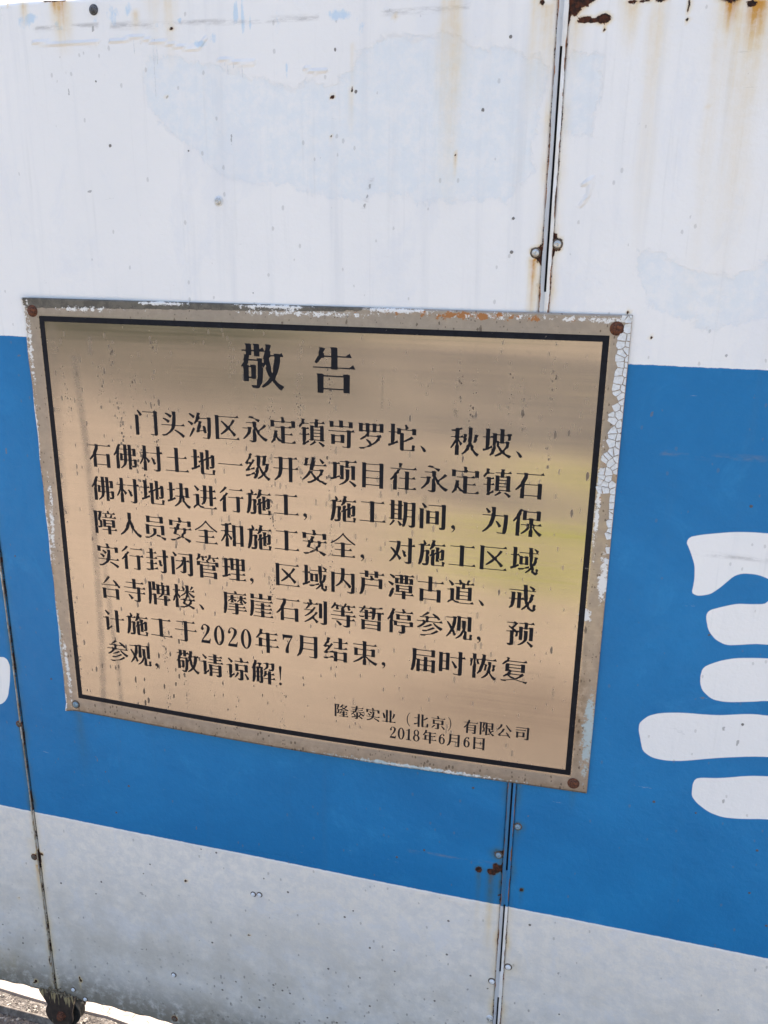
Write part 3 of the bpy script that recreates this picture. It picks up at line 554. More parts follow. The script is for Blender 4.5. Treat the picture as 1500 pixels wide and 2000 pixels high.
def plate_mesh(step=.0030):
    nx = int((PX1-PX0)/step)+1; nz = int((PZ1-PZ0)/step)+1
    X, Z = np.meshgrid(np.linspace(PX0, PX1, nx), np.linspace(PZ0, PZ1, nz))
    Y = -bulge(X, Z)
    # dog-eared corners and nicked edge
    Xg = X.copy(); Zg = Z + tilt(X)
    ed = (X-PX0 < .002)
    Xg = Xg + np.where(ed, .0006*np.sin(Z*70)+.0008*np.maximum(0, np.sin(Z*19)), 0)
    Y = Y - .006*np.exp(-((X-PX0)/.010)**2-((Z-PZ0)/.010)**2) - .004*np.exp(-((X-PX0)/.009)**2-((Z-PZ1)/.009)**2)
    F = np.stack([Xg, Y, Zg], -1).reshape(-1, 3)
    n0 = len(F); Bk = F.copy(); Bk[:, 1] += .0011
    V = np.vstack([F, Bk])
    idx = np.arange(n0).reshape(nz, nx)
    q = np.stack([idx[:-1, :-1], idx[:-1, 1:], idx[1:, 1:], idx[1:, :-1]], -1).reshape(-1, 4)
    ring = np.concatenate([idx[0, :], idx[1:, -1], idx[-1, -2::-1], idx[-2:0:-1, 0]])
    side = np.stack([np.roll(ring, -1), ring, ring+n0, np.roll(ring, -1)+n0], -1)
    Q = np.vstack([q, q[:, ::-1]+n0, side])
    me = bpy.data.meshes.new('sheet')
    me.vertices.add(len(V)); me.vertices.foreach_set('co', V.astype(np.float32).ravel())
    me.loops.add(Q.size); me.loops.foreach_set('vertex_index', Q.astype(np.int32).ravel())
    me.polygons.add(len(Q)); me.polygons.foreach_set('loop_start', (np.arange(len(Q))*4).astype(np.int32))
    me.polygons.foreach_set('use_smooth', np.concatenate([np.ones(len(q)*2, bool), np.zeros(len(side), bool)]))
    me.update(calc_edges=True)
    uv = me.uv_layers.new(name='UVMap')
    Vx = V[Q.ravel()]
    uv.data.foreach_set('uv', np.stack([Vx[:, 0]-PX0, Vx[:, 2]-PZ0], -1).astype(np.float32).ravel())
    x, z = V[:, 0], V[:, 2]
    A = {}
    inx = np.minimum(np.minimum(x-BX0, BX1-x), np.minimum(z-BZ0, BZ1-z))
    A['margin'] = np.clip(-inx/.003, 0, 1)
    el = np.minimum(x-PX0, PX1-x); eb = z-PZ0-tilt(x); et = PZ1+tilt(x)-z
    A['edge_dirt'] = np.maximum(.9*np.exp(-(eb/.012)**2), .35*np.exp(-(el/.006)**2))
    A['edge_dirt'] = np.maximum(A['edge_dirt'], np.exp(-((x-PX1+.022)/.010)**2)*np.exp(-((z-.98)/.10)**2))
    d = np.zeros_like(x)
    for cx, z_hi, z_lo, wd, s in [(0.239, 1.5475, 1.4038, 0.0052, 0.8), (0.2662, 1.5485, 1.3969, 0.0063, 0.8), (0.274, 1.508, 1.336, 0.0052, 0.6), (0.3035, 1.542, 1.2844, 0.0052, 1), (0.3057, 1.4429, 1.2485, 0.0052, 0.8), (0.3372, 1.5592, 1.3408, 0.0042, 0.9), (0.3104, 1.3574, 1.1557, 0.0063, 0.8), (0.1717, 1.5535, 1.3278, 0.0084, 0.35), (0.1459, 1.3468, 0.8781, 0.0073, 0.5), (0.5391, 1.472, 1.3902, 0.0063, 0.9), (0.5395, 1.4072, 1.0408, 0.0052, 0.7), (0.5888, 1.5604, 1.3182, 0.0052, 0.7), (0.6366, 1.5621, 1.2798, 0.0042, 0.8), (0.6396, 1.2802, 1.1019, 0.0042, 0.6), (0.8386, 1.5622, 1.4424, 0.0042, 0.9), (0.8583, 1.5557, 1.4127, 0.0042, 1), (0.9144, 1.5507, 1.4243, 0.0042, 0.8), (0.9332, 1.5514, 1.4103, 0.0052, 0.8), (0.9718, 1.5458, 1.3591, 0.0042, 0.8), (0.4745, 1.5562, 1.3515, 0.0084, 0.25), (0.3303, 1.1121, 0.8568, 0.0042, 0.6), (0.3668, 1.068, 0.8419, 0.0042, 0.6), (0.4203, 0.9558, 0.8198, 0.0052, 0.7), (0.4649, 0.9524, 0.8172, 0.0042, 0.7), (0.5526, 0.9556, 0.812, 0.0052, 0.6)]:
        c_ = cx+.0022*np.sin(z*31+cx*50)
        d = np.maximum(d, s*np.exp(-((x-c_)/wd)**4)*np.clip((z_hi-z)/.03, 0, 1)*np.clip((z-z_lo)/.03, 0, 1)*(.55+.45*np.sin(z*47+cx*90)))
    A['dots'] = np.clip(d*1.4, 0, 1)
    A['fleck'] = np.clip(.28 + 1.0*np.exp(-((x-.45)/.24)**2-((z-.93)/.13)**2) + .3*np.clip((.6-x)/.5, 0, 1), 0, 1)*np.clip((inx-.001)/.004, 0, 1)
    r = np.zeros_like(x)
    for pts, wd, s in [([(0.1961, 1.5042), (0.1986, 1.4364), (0.2031, 1.3668), (0.2038, 1.295), (0.2054, 1.2306), (0.2031, 1.1448), (0.2016, 1.066), (0.1991, 0.9846), (0.1913, 0.8677)], 0.0052, 0.75), ([(0.2183, 1.1657), (0.2222, 1.0982), (0.224, 1.0388), (0.2304, 0.9581), (0.2304, 0.874)], 0.0042, 0.6), ([(0.1601, 1.5526), (0.1552, 1.4512), (0.1491, 1.3271), (0.1468, 1.2345)], 0.0073, 0.4), ([(0.2282, 1.5387), (0.2266, 1.5139)], 0.0032, 0.9), ([(0.8327, 1.4572), (0.8353, 1.4482)], 0.0021, 0.8), ([(0.7226, 1.5125), (0.7202, 1.4505)], 0.001, 0.6), ([(0.9245, 1.0492), (1.0065, 1.0433)], 0.001, 0.3), ([(1.0054, 1.0251), (1.0078, 1.0026)], 0.001, 0.9), ([(0.6786, 0.9592), (0.6804, 0.9438)], 0.001, 0.8), ([(0.7914, 1.319), (0.7935, 1.3027)], 0.0032, 0.5)]:
        for a, b_ in zip(pts, pts[1:]):
            r = np.maximum(r, s*np.clip(1.4-.8*seg_dist(x, z, a, b_)/wd, 0, 1))
    A['run'] = r
    u = (x-PX0)/(PX1-PX0)
    A['topdark'] = np.clip((.0165*(1-.62*np.clip(u/.62, 0, 1))-et)/.006+.5, 0, 1)*np.clip((.66-u)/.10, 0, 1)
    ch = .62*np.exp(-((et-.017+.010*u)/.0055)**2)*np.clip((u-.04)/.05, 0, 1)*(.55+.45*np.sin(u*14+.5))
    ch = np.maximum(ch, .85*np.exp(-((et-.003)/.004)**2)*(u > .22)*(u < .78)*(.6+.4*np.sin(u*31)))
    ch = np.maximum(ch, .58*np.exp(-((et-.007)/.006)**2)*np.exp(-((u-.80)/.13)**2))
    ch = np.maximum(ch, .68*np.exp(-((x-PX0-.009-.004*np.sin(z*16))/.0055)**2)*(.55+.45*np.sin(z*21+1)))
    ch = np.maximum(ch, .95*np.exp(-((x-PX0)/.0035)**2)*(.62+.38*np.sin(z*33)))
    ch = np.maximum(ch, .80*np.exp(-((eb-.003)/.0045)**2)*np.exp(-((u-.72)/.17)**2))
    ch = np.maximum(ch, .9*np.exp(-((x-PX1+.006)/.008)**2)*np.exp(-((z-1.215)/.045)**2))
    ch = np.maximum(ch, 1.0*np.exp(-((x-1.046)/.009)**2-((z-1.154)/.012)**2))
    ch = np.maximum(ch, .85*np.exp(-((x-1.049)/.0045)**2)*np.exp(-((z-1.33)/.09)**2))
    A['chalk'] = ch
    A['blueres'] = np.maximum(.85*np.exp(-((x-PX1+.006)/.011)**2)*np.exp(-((z-.955)/.085)**2), .75*np.exp(-((eb-.003)/.005)**2)*np.exp(-((u-.7)/.2)**2))
    A['blueres'] = np.maximum(A['blueres'], .6*np.exp(-((x-PX0)/.006)**2)*np.exp(-((z-.98)/.13)**2))
    A['rustspot'] = np.maximum(.95*np.exp(-((et-.008)/.008)**2)*np.exp(-((u-.77)/.16)**2), .45*np.exp(-((x-1.052)/.006)**2)*np.exp(-((z-1.36)/.10)**2))
    for k, a in A.items():
        at = me.attributes.new(k, 'FLOAT', 'POINT'); at.data.foreach_set('value', np.asarray(a).astype(np.float32))
    return me
sheet = ppart('brass_sheet', plate_mesh(), BRASS)

def on_plate(x, z, lift=0.0):
    return Vector((x, float(-bulge(np.array(x), np.array(z)))-lift, z+tilt(x)))

def ink_mat(name, chips):
    m, t, b = new_mat(name); N = NT(t); v = N.coord()
    c = N.mix(N.ramp(N.noise(v, 120, 4, .6), .3, .7), (.0035, .004, .0075), (.008, .009, .014))
    ch = N.ramp(N.noise(N.coord((1, 1, 1), (4, 1, 2)), 330, 4, .7), chips, chips+.03)
    ch2 = N.ramp(N.noise(N.coord((1, 1, 1), (1, 1, 6)), 60, 5, .75), chips-.01, chips+.02)
    c = N.mix(N.math('MAXIMUM', ch, ch2), c, (.30, .27, .22))
    N.val(b.inputs['Base Color'], c); N.val(b.inputs['Roughness'], .55); b.inputs['Specular IOR Level'].default_value = .18
    N.val(b.inputs['Normal'], N.bump(N.noise(v, 400, 3, .6), .2, .0004))
    return m
INK = ink_mat('black_enamel', .735)
INKB = ink_mat('black_enamel_border', .705)
# border: a thin raised enamel frame that follows the sheet
bm = bmesh.new()
def ribbon(pts_out, pts_in, lift=.0004):
    ring = []
    for (xo, zo), (xi, zi) in zip(pts_out, pts_in):
        a = bm.verts.new(on_plate(xo, zo, -.0003)); b_ = bm.verts.new(on_plate(xo, zo, lift))
        c_ = bm.verts.new(on_plate(xi, zi, lift)); d_ = bm.verts.new(on_plate(xi, zi, -.0003))
        ring.append((a, b_, c_, d_))
    n = len(ring)
    for i in range(n):
        A_, B_ = ring[i], ring[(i+1) % n]
        for k in range(3): bm.faces.new((A_[k], A_[k+1], B_[k+1], B_[k]))
po, pi_ = [], []
K = 60
def per(x0, x1, z0, z1):
    r = []
    for i in range(K): r.append((x0+(x1-x0)*i/K, z1))
    for i in range(K): r.append((x1, z1+(z0-z1)*i/K))
    for i in range(K): r.append((x1+(x0-x1)*i/K, z0))
    for i in range(K): r.append((x0, z0+(z1-z0)*i/K))
    return r
ribbon(per(BX0, BX1, BZ0, BZ1), per(BX0+BW, BX1-BW, BZ0+BW, BZ1-BW))
bmesh.ops.recalc_face_normals(bm, faces=bm.faces[:])
ppart('border', frombm(bm, 'border'), INKB)

# ---------------------------------------------------------------- lettering
# outlines of each character on a 360 unit em: x, y of the first point, then steps
OUTLINES = {
'敬': [[330,-33,-12,6,-9,7,-27,29,-7,11,-7,2,-2,6,-6,7,-7,-8,-1,-4,-28,-24,-34,-17,-7,-2,-2,2,-6,9,2,4,39,33,13,16,12,18,-2,2,-6,2,-18,42,-7,22,4,4,2,8,-3,12,-2,2,-16,-23,-4,-3,-4,-62,-5,-45,-1,-6,-17,-26,-1,-9,-10,-7,-8,-2,-18,0,-25,4,-2,8,-7,4,0,7,40,0,4,2,1,36,1,8,5,3,2,31,2,99,-4,4,-70,0,-2,-3,-1,-12,-8,-16,2,-3,7,-1,1,-3,3,-2,12,0,2,2,-3,5,1,2,35,1,6,-4,4,-1,-3,-101,-34,0,-4,5,-17,0,-2,-3,-1,-22,-40,0,-1,95,-4,6,3,2,1,3,-3,3,-8,0,-7,-2,0,7,15,21,9,16,-5,3,0,6,10,29,-6,7,0,3,16,2,2,2,0,20,-2,3,-31,1,-1,1,0,6,1,1,30,1,3,2,0,31,-7,9,0,3,40,1,5,-3,6,-1,1,-40,3,-2,13,-1,4,4,0,30,-7,9,0,3,41,1,4,-3,6,-2,1,-34,3,0,23,15,16,-29,2,2,7,34,0,6,-6,6,0,3,33,1,3,-2,10,-3,2,-4,-13,-36,2,-3,6,-2,-2,-23,3,-4,26,0,2,2,-5,5,0,3,1,1,39,0,5,-3,3,0,13,9,4,1,13,-28,-23,-1,-3,-2,-1,-34,-9,-42,-10,-33,-19,-43,-1,-10,-4,-4,10,-12,19,-16,14,-9,18,-8,10,-6,0,-6,-18,-22],[73,58,16,0,3,2,0,65,-2,4,-16,0,-3,-2,-1,-65],[260,93,3,2,4,11,0,27,9,40,5,32,0,10,-3,2,-27,0,-2,-2,-1,-5,-6,-1,-2,-2,-3,-9,4,-22,11,-42,1,-28],[182,132,5,0,2,2,-7,6,-2,-4],[182,167,6,1,4,-1,2,2,0,24,-7,4,12,32,4,15,0,4,-40,0,-1,-3,-1,-31,-2,-2,-41,1,-1,34,-3,2,-14,0,-2,-1,-2,-29,-16,-1,-2,-1,0,-5,-4,-14,2,-3,-3,-3,0,-2,66,-1,3,2,-4,4,0,3,1,0,40,1,4,-4,-3,-3,2,-8,-2,-7,0,-8]],
'告': [[57,-32,-1,130,-7,9,0,3,43,1,5,-3,6,-1,1,-5,4,-2,145,0,3,2,-5,5,0,3,33,2,6,2,10,-6,6,-1,0,-138,-47,0,-1,23,-3,3,-147,1,-4,-4,-1,-24],[106,5,150,0,2,4,0,79,-4,2,-148,0,-2,-4,0,-77],[164,144,-1,5,-3,2,-138,1,0,7,1,1,136,0,4,3,1,66,-3,4,-50,0,-4,-7,-19,-2,-24,-29,-14,-12,-15,10,21,39,10,9,1,27,8,22,-6,7,0,3,28,1,4,-2,16,-5,0,-5,-16,-25,2,-2,5,-1,1,-16,3,-2,47,-1,4,3,0,47,-7,9,0,3,1,0,43,1,5,-3,6,-1,1,-55,2,-3,60,0,31,21,14,-28,0,-3,-103,1,-4,-2,0,-69,4,-3,84,1,31,21,16,-31,-131,1,-4,-3,-2,-5]],
'门': [[23,-29,-1,248,-7,13,43,1,7,-4,5,-14,-1,-243,-2,-2],[291,-25,-1,4,-3,2,-46,1,-7,10,1,5,7,-6,45,0,3,2,0,276,-4,3,-156,0,-1,1,0,7,156,1,3,2,-5,5,0,3,32,2,6,1,10,-5,6,-1,0,-290,-4,-13,-10,-8,-7,-2],[93,218,-6,9,-14,28,-20,32,1,3,9,5,2,1,5,-3,12,-10,34,-34,5,-8,1,-4,-2,-4,-21,-15]],
'头': [[318,-28,-33,30,-20,16,-63,42,0,2,6,8,3,1,14,-5,38,-17,42,-23,35,-24,3,-5,-1,-4,-17,-21],[39,-23,-9,11,-6,2,0,8,28,4,24,1,2,2,-1,3,22,13,26,21,11,10,8,10,9,14,14,29,-5,3,1,9,-3,2,-138,1,-1,1,0,7,141,2,2,7,4,1,3,4,6,43,2,33,8,24,-1,7,-6,9,-1,32,-7,8,0,3,44,1,5,-3,6,-1,-1,-87,-7,-80,4,-3,77,1,33,22,16,-31,-128,-1,-2,-2,-1,-5,-4,-1,-3,-3,-11,-28,-5,-8,-6,-2,-11,-16,-30,-28,-22,-15,-15,-7,-4,-6,-12,-4,-5,-6,-4,-2],[115,151,-32,27,-38,24,0,2,5,6,4,4,30,-8,44,-19,10,-7,2,-6,-4,-6,-14,-16],[150,218,-7,4,-28,23,-38,23,0,2,7,9,8,0,24,-6,43,-18,10,-7,2,-4,-2,-5,-13,-19]],
'沟': [[284,-23,-4,4,-50,1,-5,6,-1,6,2,1,3,-3,3,-2,47,0,4,3,2,49,1,6,6,6,2,3,-3,18,-3,4,2,52,2,96,-4,3,-100,-1,-2,-2,-1,-5,-11,-2,-10,-19,3,-2,26,0,4,-3,13,-4,3,-4,-17,-33,2,-3,5,-1,0,-11,-2,-3,-2,-9,-5,-12,-15,-32,0,-3,3,-2,10,0,34,5,2,6,4,4,-8,34,-1,10,13,4,4,-1,12,-1,5,-8,12,-28,1,-26,6,-19,0,-3,-18,-9,-14,1,-8,22,-13,4,-42,-5,-2,-2,-1,-9,-2,-1,-17,-2,-18,-5,-6,18,-1,6,11,6,1,31,18,50,7,28,-7,8,-2,0,-8,-13,-11,-2,-24,-26,-15,11,20,37,9,22,-4,6,11,21,1,8,11,32,-6,7,0,3,28,1,19,-7,1,-4,-16,-29,2,-3,5,-1,1,-18,2,-3,100,0,3,2,-6,6,0,3,32,2,5,1,3,0,7,-5,6,-1,0,-85,-2,-61,-3,-52,-5,-39,-8,-23,-9,-9,-4,-2],[45,-13,-11,9,19,40,18,35,8,18,10,19,5,4,20,-17,0,-5,-8,-16,-26,-42,-18,-25],[72,137,-6,4,-19,19,-26,20,1,4,6,8,6,0,17,-6,35,-15,8,-5,0,-7,-15,-21,-4,-2],[94,231,-22,21,-33,28,0,2,8,10,6,-1,20,-8,9,-5,27,-12,8,-7,0,-7,-13,-18,-4,-3]],
'区': [[25,-18,-1,290,-7,13,43,1,5,-3,6,-1,1,-5,4,-3,218,0,33,22,14,-28,0,-3,-265,1,-4,-2,0,-207,-2,-5,2,-5,0,-45,4,-4,226,1,33,22,16,-31,-275,0,-4,-3,-2,-5],[277,29,-7,5,-19,28,-13,15,-18,24,-12,2,-2,6,-3,2,-9,0,-2,-3,1,-5,-15,-15,-33,-24,-23,-14,-19,-8,-9,8,0,3,4,5,55,50,3,5,12,9,3,5,5,3,-8,8,-16,19,-51,52,5,7,6,4,34,-22,12,-10,28,-20,3,-3,2,-5,8,-8,7,8,2,7,8,1,5,5,10,17,9,13,20,37,4,1,25,-10,1,-4,-11,-18,-31,-39,-23,-21,3,-4,1,-22,5,-3,2,-6,58,-48,8,-10,1,-4,-1,-4,-18,-16]],
'永': [[160,-29,-36,5,0,1,9,2,1,3,-2,1,-16,1,-4,8,0,5,6,-4,35,0,3,2,1,137,1,1,7,1,3,3,2,15,-2,10,-11,3,-1,42,-4,3,-84,0,-1,1,0,7,85,1,3,2,-6,6,0,3,13,1,31,0,5,-3,6,-1,1,-45,-5,-3,0,-3,21,-40,6,-7,7,2,7,1,45,46,21,25,3,1,4,-2,21,-15,2,-3,-1,-2,-16,-14,-37,-28,-33,-20,-2,-2,0,-20,-6,-4,12,-14,35,-29,20,-12,40,-17,2,-4,-1,-5,-8,-8,-10,-13,-4,-2,-20,9,-9,6,-25,21,-24,23,-13,19,-7,0,-4,2,-8,12,-10,20,-8,21,-3,4,-2,-3,0,-24,4,-18,5,-15,0,-72,-3,-9,-7,-7,-9,-4,-10,-1,-5,-3],[34,4,-10,10,26,27,8,12,9,9,14,23,11,22,0,4,-4,3,6,15,0,7,-4,4,-69,0,-1,1,0,7,70,1,3,2,-6,6,0,3,1,0,32,2,17,-2,9,-11,-13,-12,-1,-35,-9,-20,-8,-13,-2,-3,-8,-2,-32,-36,-29,-20],[232,226,-40,26,-1,1,10,3,1,1,-2,2,-23,5,-9,3,-64,11,-1,1,0,7,6,2,6,9,46,-4,10,-4,1,-4,-4,-7,3,-3,58,-12,12,0,9,-5,0,-5,-11,-22]],
'定': [[34,-22,-11,8,-1,4,11,14,14,23,10,26,-5,5,6,17,10,48,0,5,-6,6,0,3,35,1,12,-4,1,-4,-9,-26,2,-3,5,-2,0,-26,-4,-3,0,-3,16,-20,17,-14,25,-11,3,2,0,2,-9,12,-1,133,-4,3,-74,0,-1,1,0,7,75,1,3,2,-6,6,0,3,14,2,31,-1,4,-3,6,-1,1,-6,3,-2,40,0,31,21,12,-19,2,4,0,51,-4,4,-86,0,-4,-3,-2,-5,-34,0,-2,0,-1,5,-3,2,-88,0,-2,-4,-1,-56,-44,0,-1,2,-1,67,-7,9,0,3,42,1,5,-3,6,-1,1,-6,3,-2,88,0,6,5,-1,21,-4,18,-6,6,0,3,28,2,10,-5,7,-12,0,-8,-5,-3,4,-7,10,-9,0,-5,-2,-4,2,-2,82,0,3,2,-6,6,0,3,32,2,5,1,7,-2,4,-3,6,-1,0,-78,-45,-1,-2,-2,2,-6,-1,-1,-85,1,-4,-3,0,-69,1,-4,62,0,28,18,14,-27,-2,-1,-102,0,-1,-4,0,-83,2,-4,10,-1,76,-1,43,29,16,-31,-11,-1,-6,-6,-103,0,-23,2,-3,-2,-3,-4,-29,0,-17,5,-1,9,-3,3,-32,9,-13,16,-10,16,-8,9,-5,-10,0,-19,-7,-12,-10,-2,-20,-20,-8,-6]],
'镇': [[323,-33,-6,3,-11,14,-35,31,-5,5,0,2,9,7,5,0,22,-10,40,-23,3,-4,0,-7,-17,-17],[162,-22,-8,10,44,36,10,12,-1,3,2,4,-2,2,-10,-2,-4,-4,-28,0,-4,6,-15,1,-1,1,0,7,13,1,2,4,0,153,-7,13,40,1,5,-3,4,-1,3,-5,10,0,2,3,-1,4,-1,26,-2,3,-56,1,-1,1,0,7,57,1,7,9,3,18,0,5,-6,6,0,3,1,0,32,1,15,-4,1,-4,-11,-23,2,-2,4,-1,1,-6,3,-2,35,0,31,21,15,-31,-82,0,-2,-2,-6,-31,3,-3,21,0,3,2,-3,3,0,3,25,2,9,3,5,0,7,-7,6,-1,1,-164,2,-3,9,-1,0,-8,-9,-1,-3,-6,-2,-1,-41,1,-2,4,-3,2,-67,0,-2,-2,3,-6,17,-13,1,-3,-2,-3,-41,-27],[68,-19,-11,11,1,3,7,9,3,14,-6,4,-1,82,-3,2,-35,0,-2,2,0,6,1,1,36,1,3,2,0,59,-3,2,-18,1,0,7,1,1,16,1,2,2,-5,5,0,3,14,1,28,0,4,-3,6,-1,1,-5,4,-2,23,14,12,-24,-36,-1,-3,-2,0,-57,2,-3,5,0,25,17,14,-26,-2,-1,-41,-1,-3,-2,-1,-62,-9,-13,0,-6,3,-3,32,23,7,3,3,-3,4,-22,-5,-4,-32,-13,-3,-3,0,-7,-19,-12],[207,55,78,0,2,3,0,29,-4,3,-76,-1,-3,-4,1,-27],[207,99,78,0,2,3,0,25,-4,3,-76,-1,-3,-4,1,-23],[207,139,78,0,2,3,0,23,-4,3,-76,-1,-3,-4,1,-21],[207,177,78,0,2,3,0,25,-3,2,-24,1,-3,-2,-3,-3,-34,-1,-5,5,-10,0,-2,-3,1,-3,1,-21],[26,189,-13,25,11,13,12,18,12,10,1,31,2,7,-6,6,0,3,28,1,5,-3,12,-4,0,-5,-13,-20,2,-2,5,-1,1,-12,2,-3,56,-1,0,-7,-1,-1,-54,-1,-3,-2,-2,-4,-20,-1,-21,-29]],
'岢': [[254,-25,-4,4,-48,1,-6,10,0,5,7,-6,46,-1,4,3,1,175,-2,4,-230,0,-2,2,0,7,228,1,3,2,-5,5,0,3,14,2,30,-1,4,-3,6,-1,1,-5,2,-2,31,21,15,-31,-45,-1,-3,-3,-1,-161,-2,-16,-5,-9,-11,-5],[55,13,-1,107,-7,9,0,3,43,1,5,-3,6,-1,1,-4,4,-3,61,1,3,2,-4,4,0,3,31,2,5,1,6,0,7,-5,6,-1,0,-96,-46,0,-2,4,-3,2,-65,0,-3,-3,-1,-23],[104,49,68,1,2,3,-2,59,-3,2,-66,-2,-1,-3,0,-56],[36,221,-1,59,-7,9,0,3,1,0,42,1,5,-3,6,-1,1,-48,4,-3,64,0,3,1,1,54,-7,9,0,3,1,1,42,0,5,-3,6,-1,1,-61,3,-3,67,0,2,3,0,39,-7,9,0,3,44,1,5,-3,6,-2,1,-65,-2,-2,-45,0,-2,5,-4,2,-65,0,-3,-2,-1,-5,-2,-1,-43,1,-2,5,-3,2,-65,0,-4,-2,-2,-5]],
'罗': [[45,-24,-3,8,-8,2,-2,2,0,7,16,0,52,6,9,3,25,5,1,3,-6,2,0,2,29,16,3,3,-17,24,-15,15,-12,16,0,2,11,7,4,-1,17,-10,25,-18,4,-7,-2,-2,0,-2,8,-8,9,-5,29,24,16,17,24,37,-15,9,-92,0,-3,-2,-1,-5,-2,0,-15,0,-4,5,-9,2,-2,-2,3,-6,-5,-4,-31,-21,-23,-11,-13,-4,-8,9,-1,3,45,36,22,11,1,1,-3,4,14,16,9,13,-6,3,-2,4,-8,1,-1,5,-3,2,-32,0,-4,-7,-44,0,-1,91,-7,9,0,3,42,1,5,-3,6,-1,1,-4,4,-2,28,0,2,2,-4,7,14,1,28,0,4,-3,6,-1,1,-4,4,-2,30,0,2,2,-4,7,14,1,28,0,4,-3,6,-1,1,-4,4,-2,31,0,2,2,-4,4,0,3,30,2,7,2,3,0,8,-6,6,-1,0,-100,-45,0,-2,5,-4,3,-34,-1,-2,-2,-1,-5,-2,0,-41,0,-4,7,-34,0,-3,-2,-2,-4,2,-4,5,-5,-12,-18,6,-3,-5,-8,0,-4,3,-2,94,0,3,2,-4,4,0,3,32,1,15,9,15,-30,-9,-2,-2,-5,-15,-18,0,-3,4,-2,0,-8,-2,-4,-3,-2,-8,-2,-27,-26,-16,-13,-29,-17,-16,-7,-3,-3,-1,-9,-13,-1,-3,-4,-8,-2,-56,-11,-5,-4,3,-5,0,-2,-6,-3,-16,-1,-15,-2],[77,203,32,0,3,2,0,61,-2,4,-32,0,-3,-2,-1,-61],[160,203,34,0,3,2,1,61,-3,4,-34,0,-3,-2,0,-61],[245,203,35,0,3,2,1,61,-3,4,-35,0,-3,-2,-1,-61]],
'坨': [[177,-17,-10,7,-4,6,-3,11,-2,169,-3,2,-31,1,-1,15,-2,3,-23,0,-3,-2,-1,-94,-9,-14,2,-2,7,0,28,18,4,1,4,-4,2,-7,8,-18,-11,-1,-5,-3,-24,-6,-6,-9,-13,-6,-7,-3,-14,-2,-36,-16,-2,2,-9,24,14,7,19,3,2,3,0,127,-3,2,-26,1,-1,2,1,6,26,1,3,2,0,79,-7,9,0,3,42,1,5,-3,6,-1,0,-86,4,-4,22,0,3,2,0,29,-7,9,0,3,1,0,41,1,4,-3,6,-1,1,-6,3,-2,51,0,2,2,-3,6,2,5,-1,7,-9,33,15,6,3,0,10,-11,3,-6,14,-17,2,-6,-2,-5,-13,-6,-3,-6,2,-2,56,0,3,2,-6,6,0,3,32,2,5,1,7,-2,4,-3,6,-1,0,-66,-1,-2,-45,0,-1,47,-2,3,-130,1,-4,-3,1,-29,2,-1,22,-1,4,-3,6,-2,0,-73,-4,-7,2,-3,11,-1,28,18,23,13,25,18,9,5,6,-3,19,-18,-4,-5,-18,-10,-41,-17,-12,-3,-4,-5,-10,-6,-26,-5,-2,-2,0,-89,3,-2,93,1,2,3,0,48,2,8,23,0,11,-4,3,-3,-5,-21,-5,-13,2,-2,5,-1,0,-15,-2,-4,-8,-8,-24,0,-6,3,-91,0,-3,-2,-3,-3]],
'秋': [[328,-32,-13,9,-13,13,-11,15,-17,26,-11,2,-10,19,0,12,-5,15,-3,3,-2,-2,-1,-6,-4,-10,-1,-15,-11,-19,-8,-2,-20,-22,-20,-16,-21,-10,-9,9,28,30,10,15,19,37,0,4,-4,3,6,19,1,2,8,1,2,2,8,22,0,5,-7,3,0,25,9,60,-4,8,0,67,-7,9,0,3,40,1,5,-3,6,-2,-1,-106,-3,-44,-2,-14,-3,-4,12,-30,2,-2,7,-1,8,-20,0,-15,-5,-4,2,-4,21,-28,17,-16,29,-16,0,-6,-16,-20,-2,-2],[70,-29,0,96,9,28,0,18,-2,2,-2,-2,-21,-35,-25,-30,-4,-2,-9,12,24,43,18,39,9,6,4,26,-2,2,-4,1,-1,4,-3,2,-42,1,-1,1,0,6,1,1,41,0,4,2,1,6,4,4,0,48,-2,3,-36,1,-1,4,-6,2,-2,2,0,6,0,1,9,0,36,4,2,2,1,6,2,3,-1,5,1,1,33,1,7,-5,17,10,6,2,14,-10,4,-7,-4,-6,-25,-4,-7,-4,0,-74,2,-2,7,0,27,19,9,-15,3,-2,2,2,2,19,-6,7,0,3,32,1,11,-5,1,-3,-7,-26,-3,-7,2,-3,6,-1,0,-16,-7,-22,-10,-20,-22,0,-5,10,6,25,1,16,-5,2,0,3,-3,2,-39,0,-4,-2,-1,-12,-5,-2,0,-3,16,-19,1,-7,21,-17,5,-8,-3,-7,-11,-15,-5,-3,-4,1,-4,6,-13,37,-4,4,-3,-2,0,-21,3,-19,2,-5,4,-3,0,-111,-2,-2],[291,128,-9,2,-1,2,11,44,-5,4,11,34,-6,7,0,3,24,1,22,-7,2,-5,-19,-32,2,-3,4,-1,0,-12,-15,-33,-2,-2]],
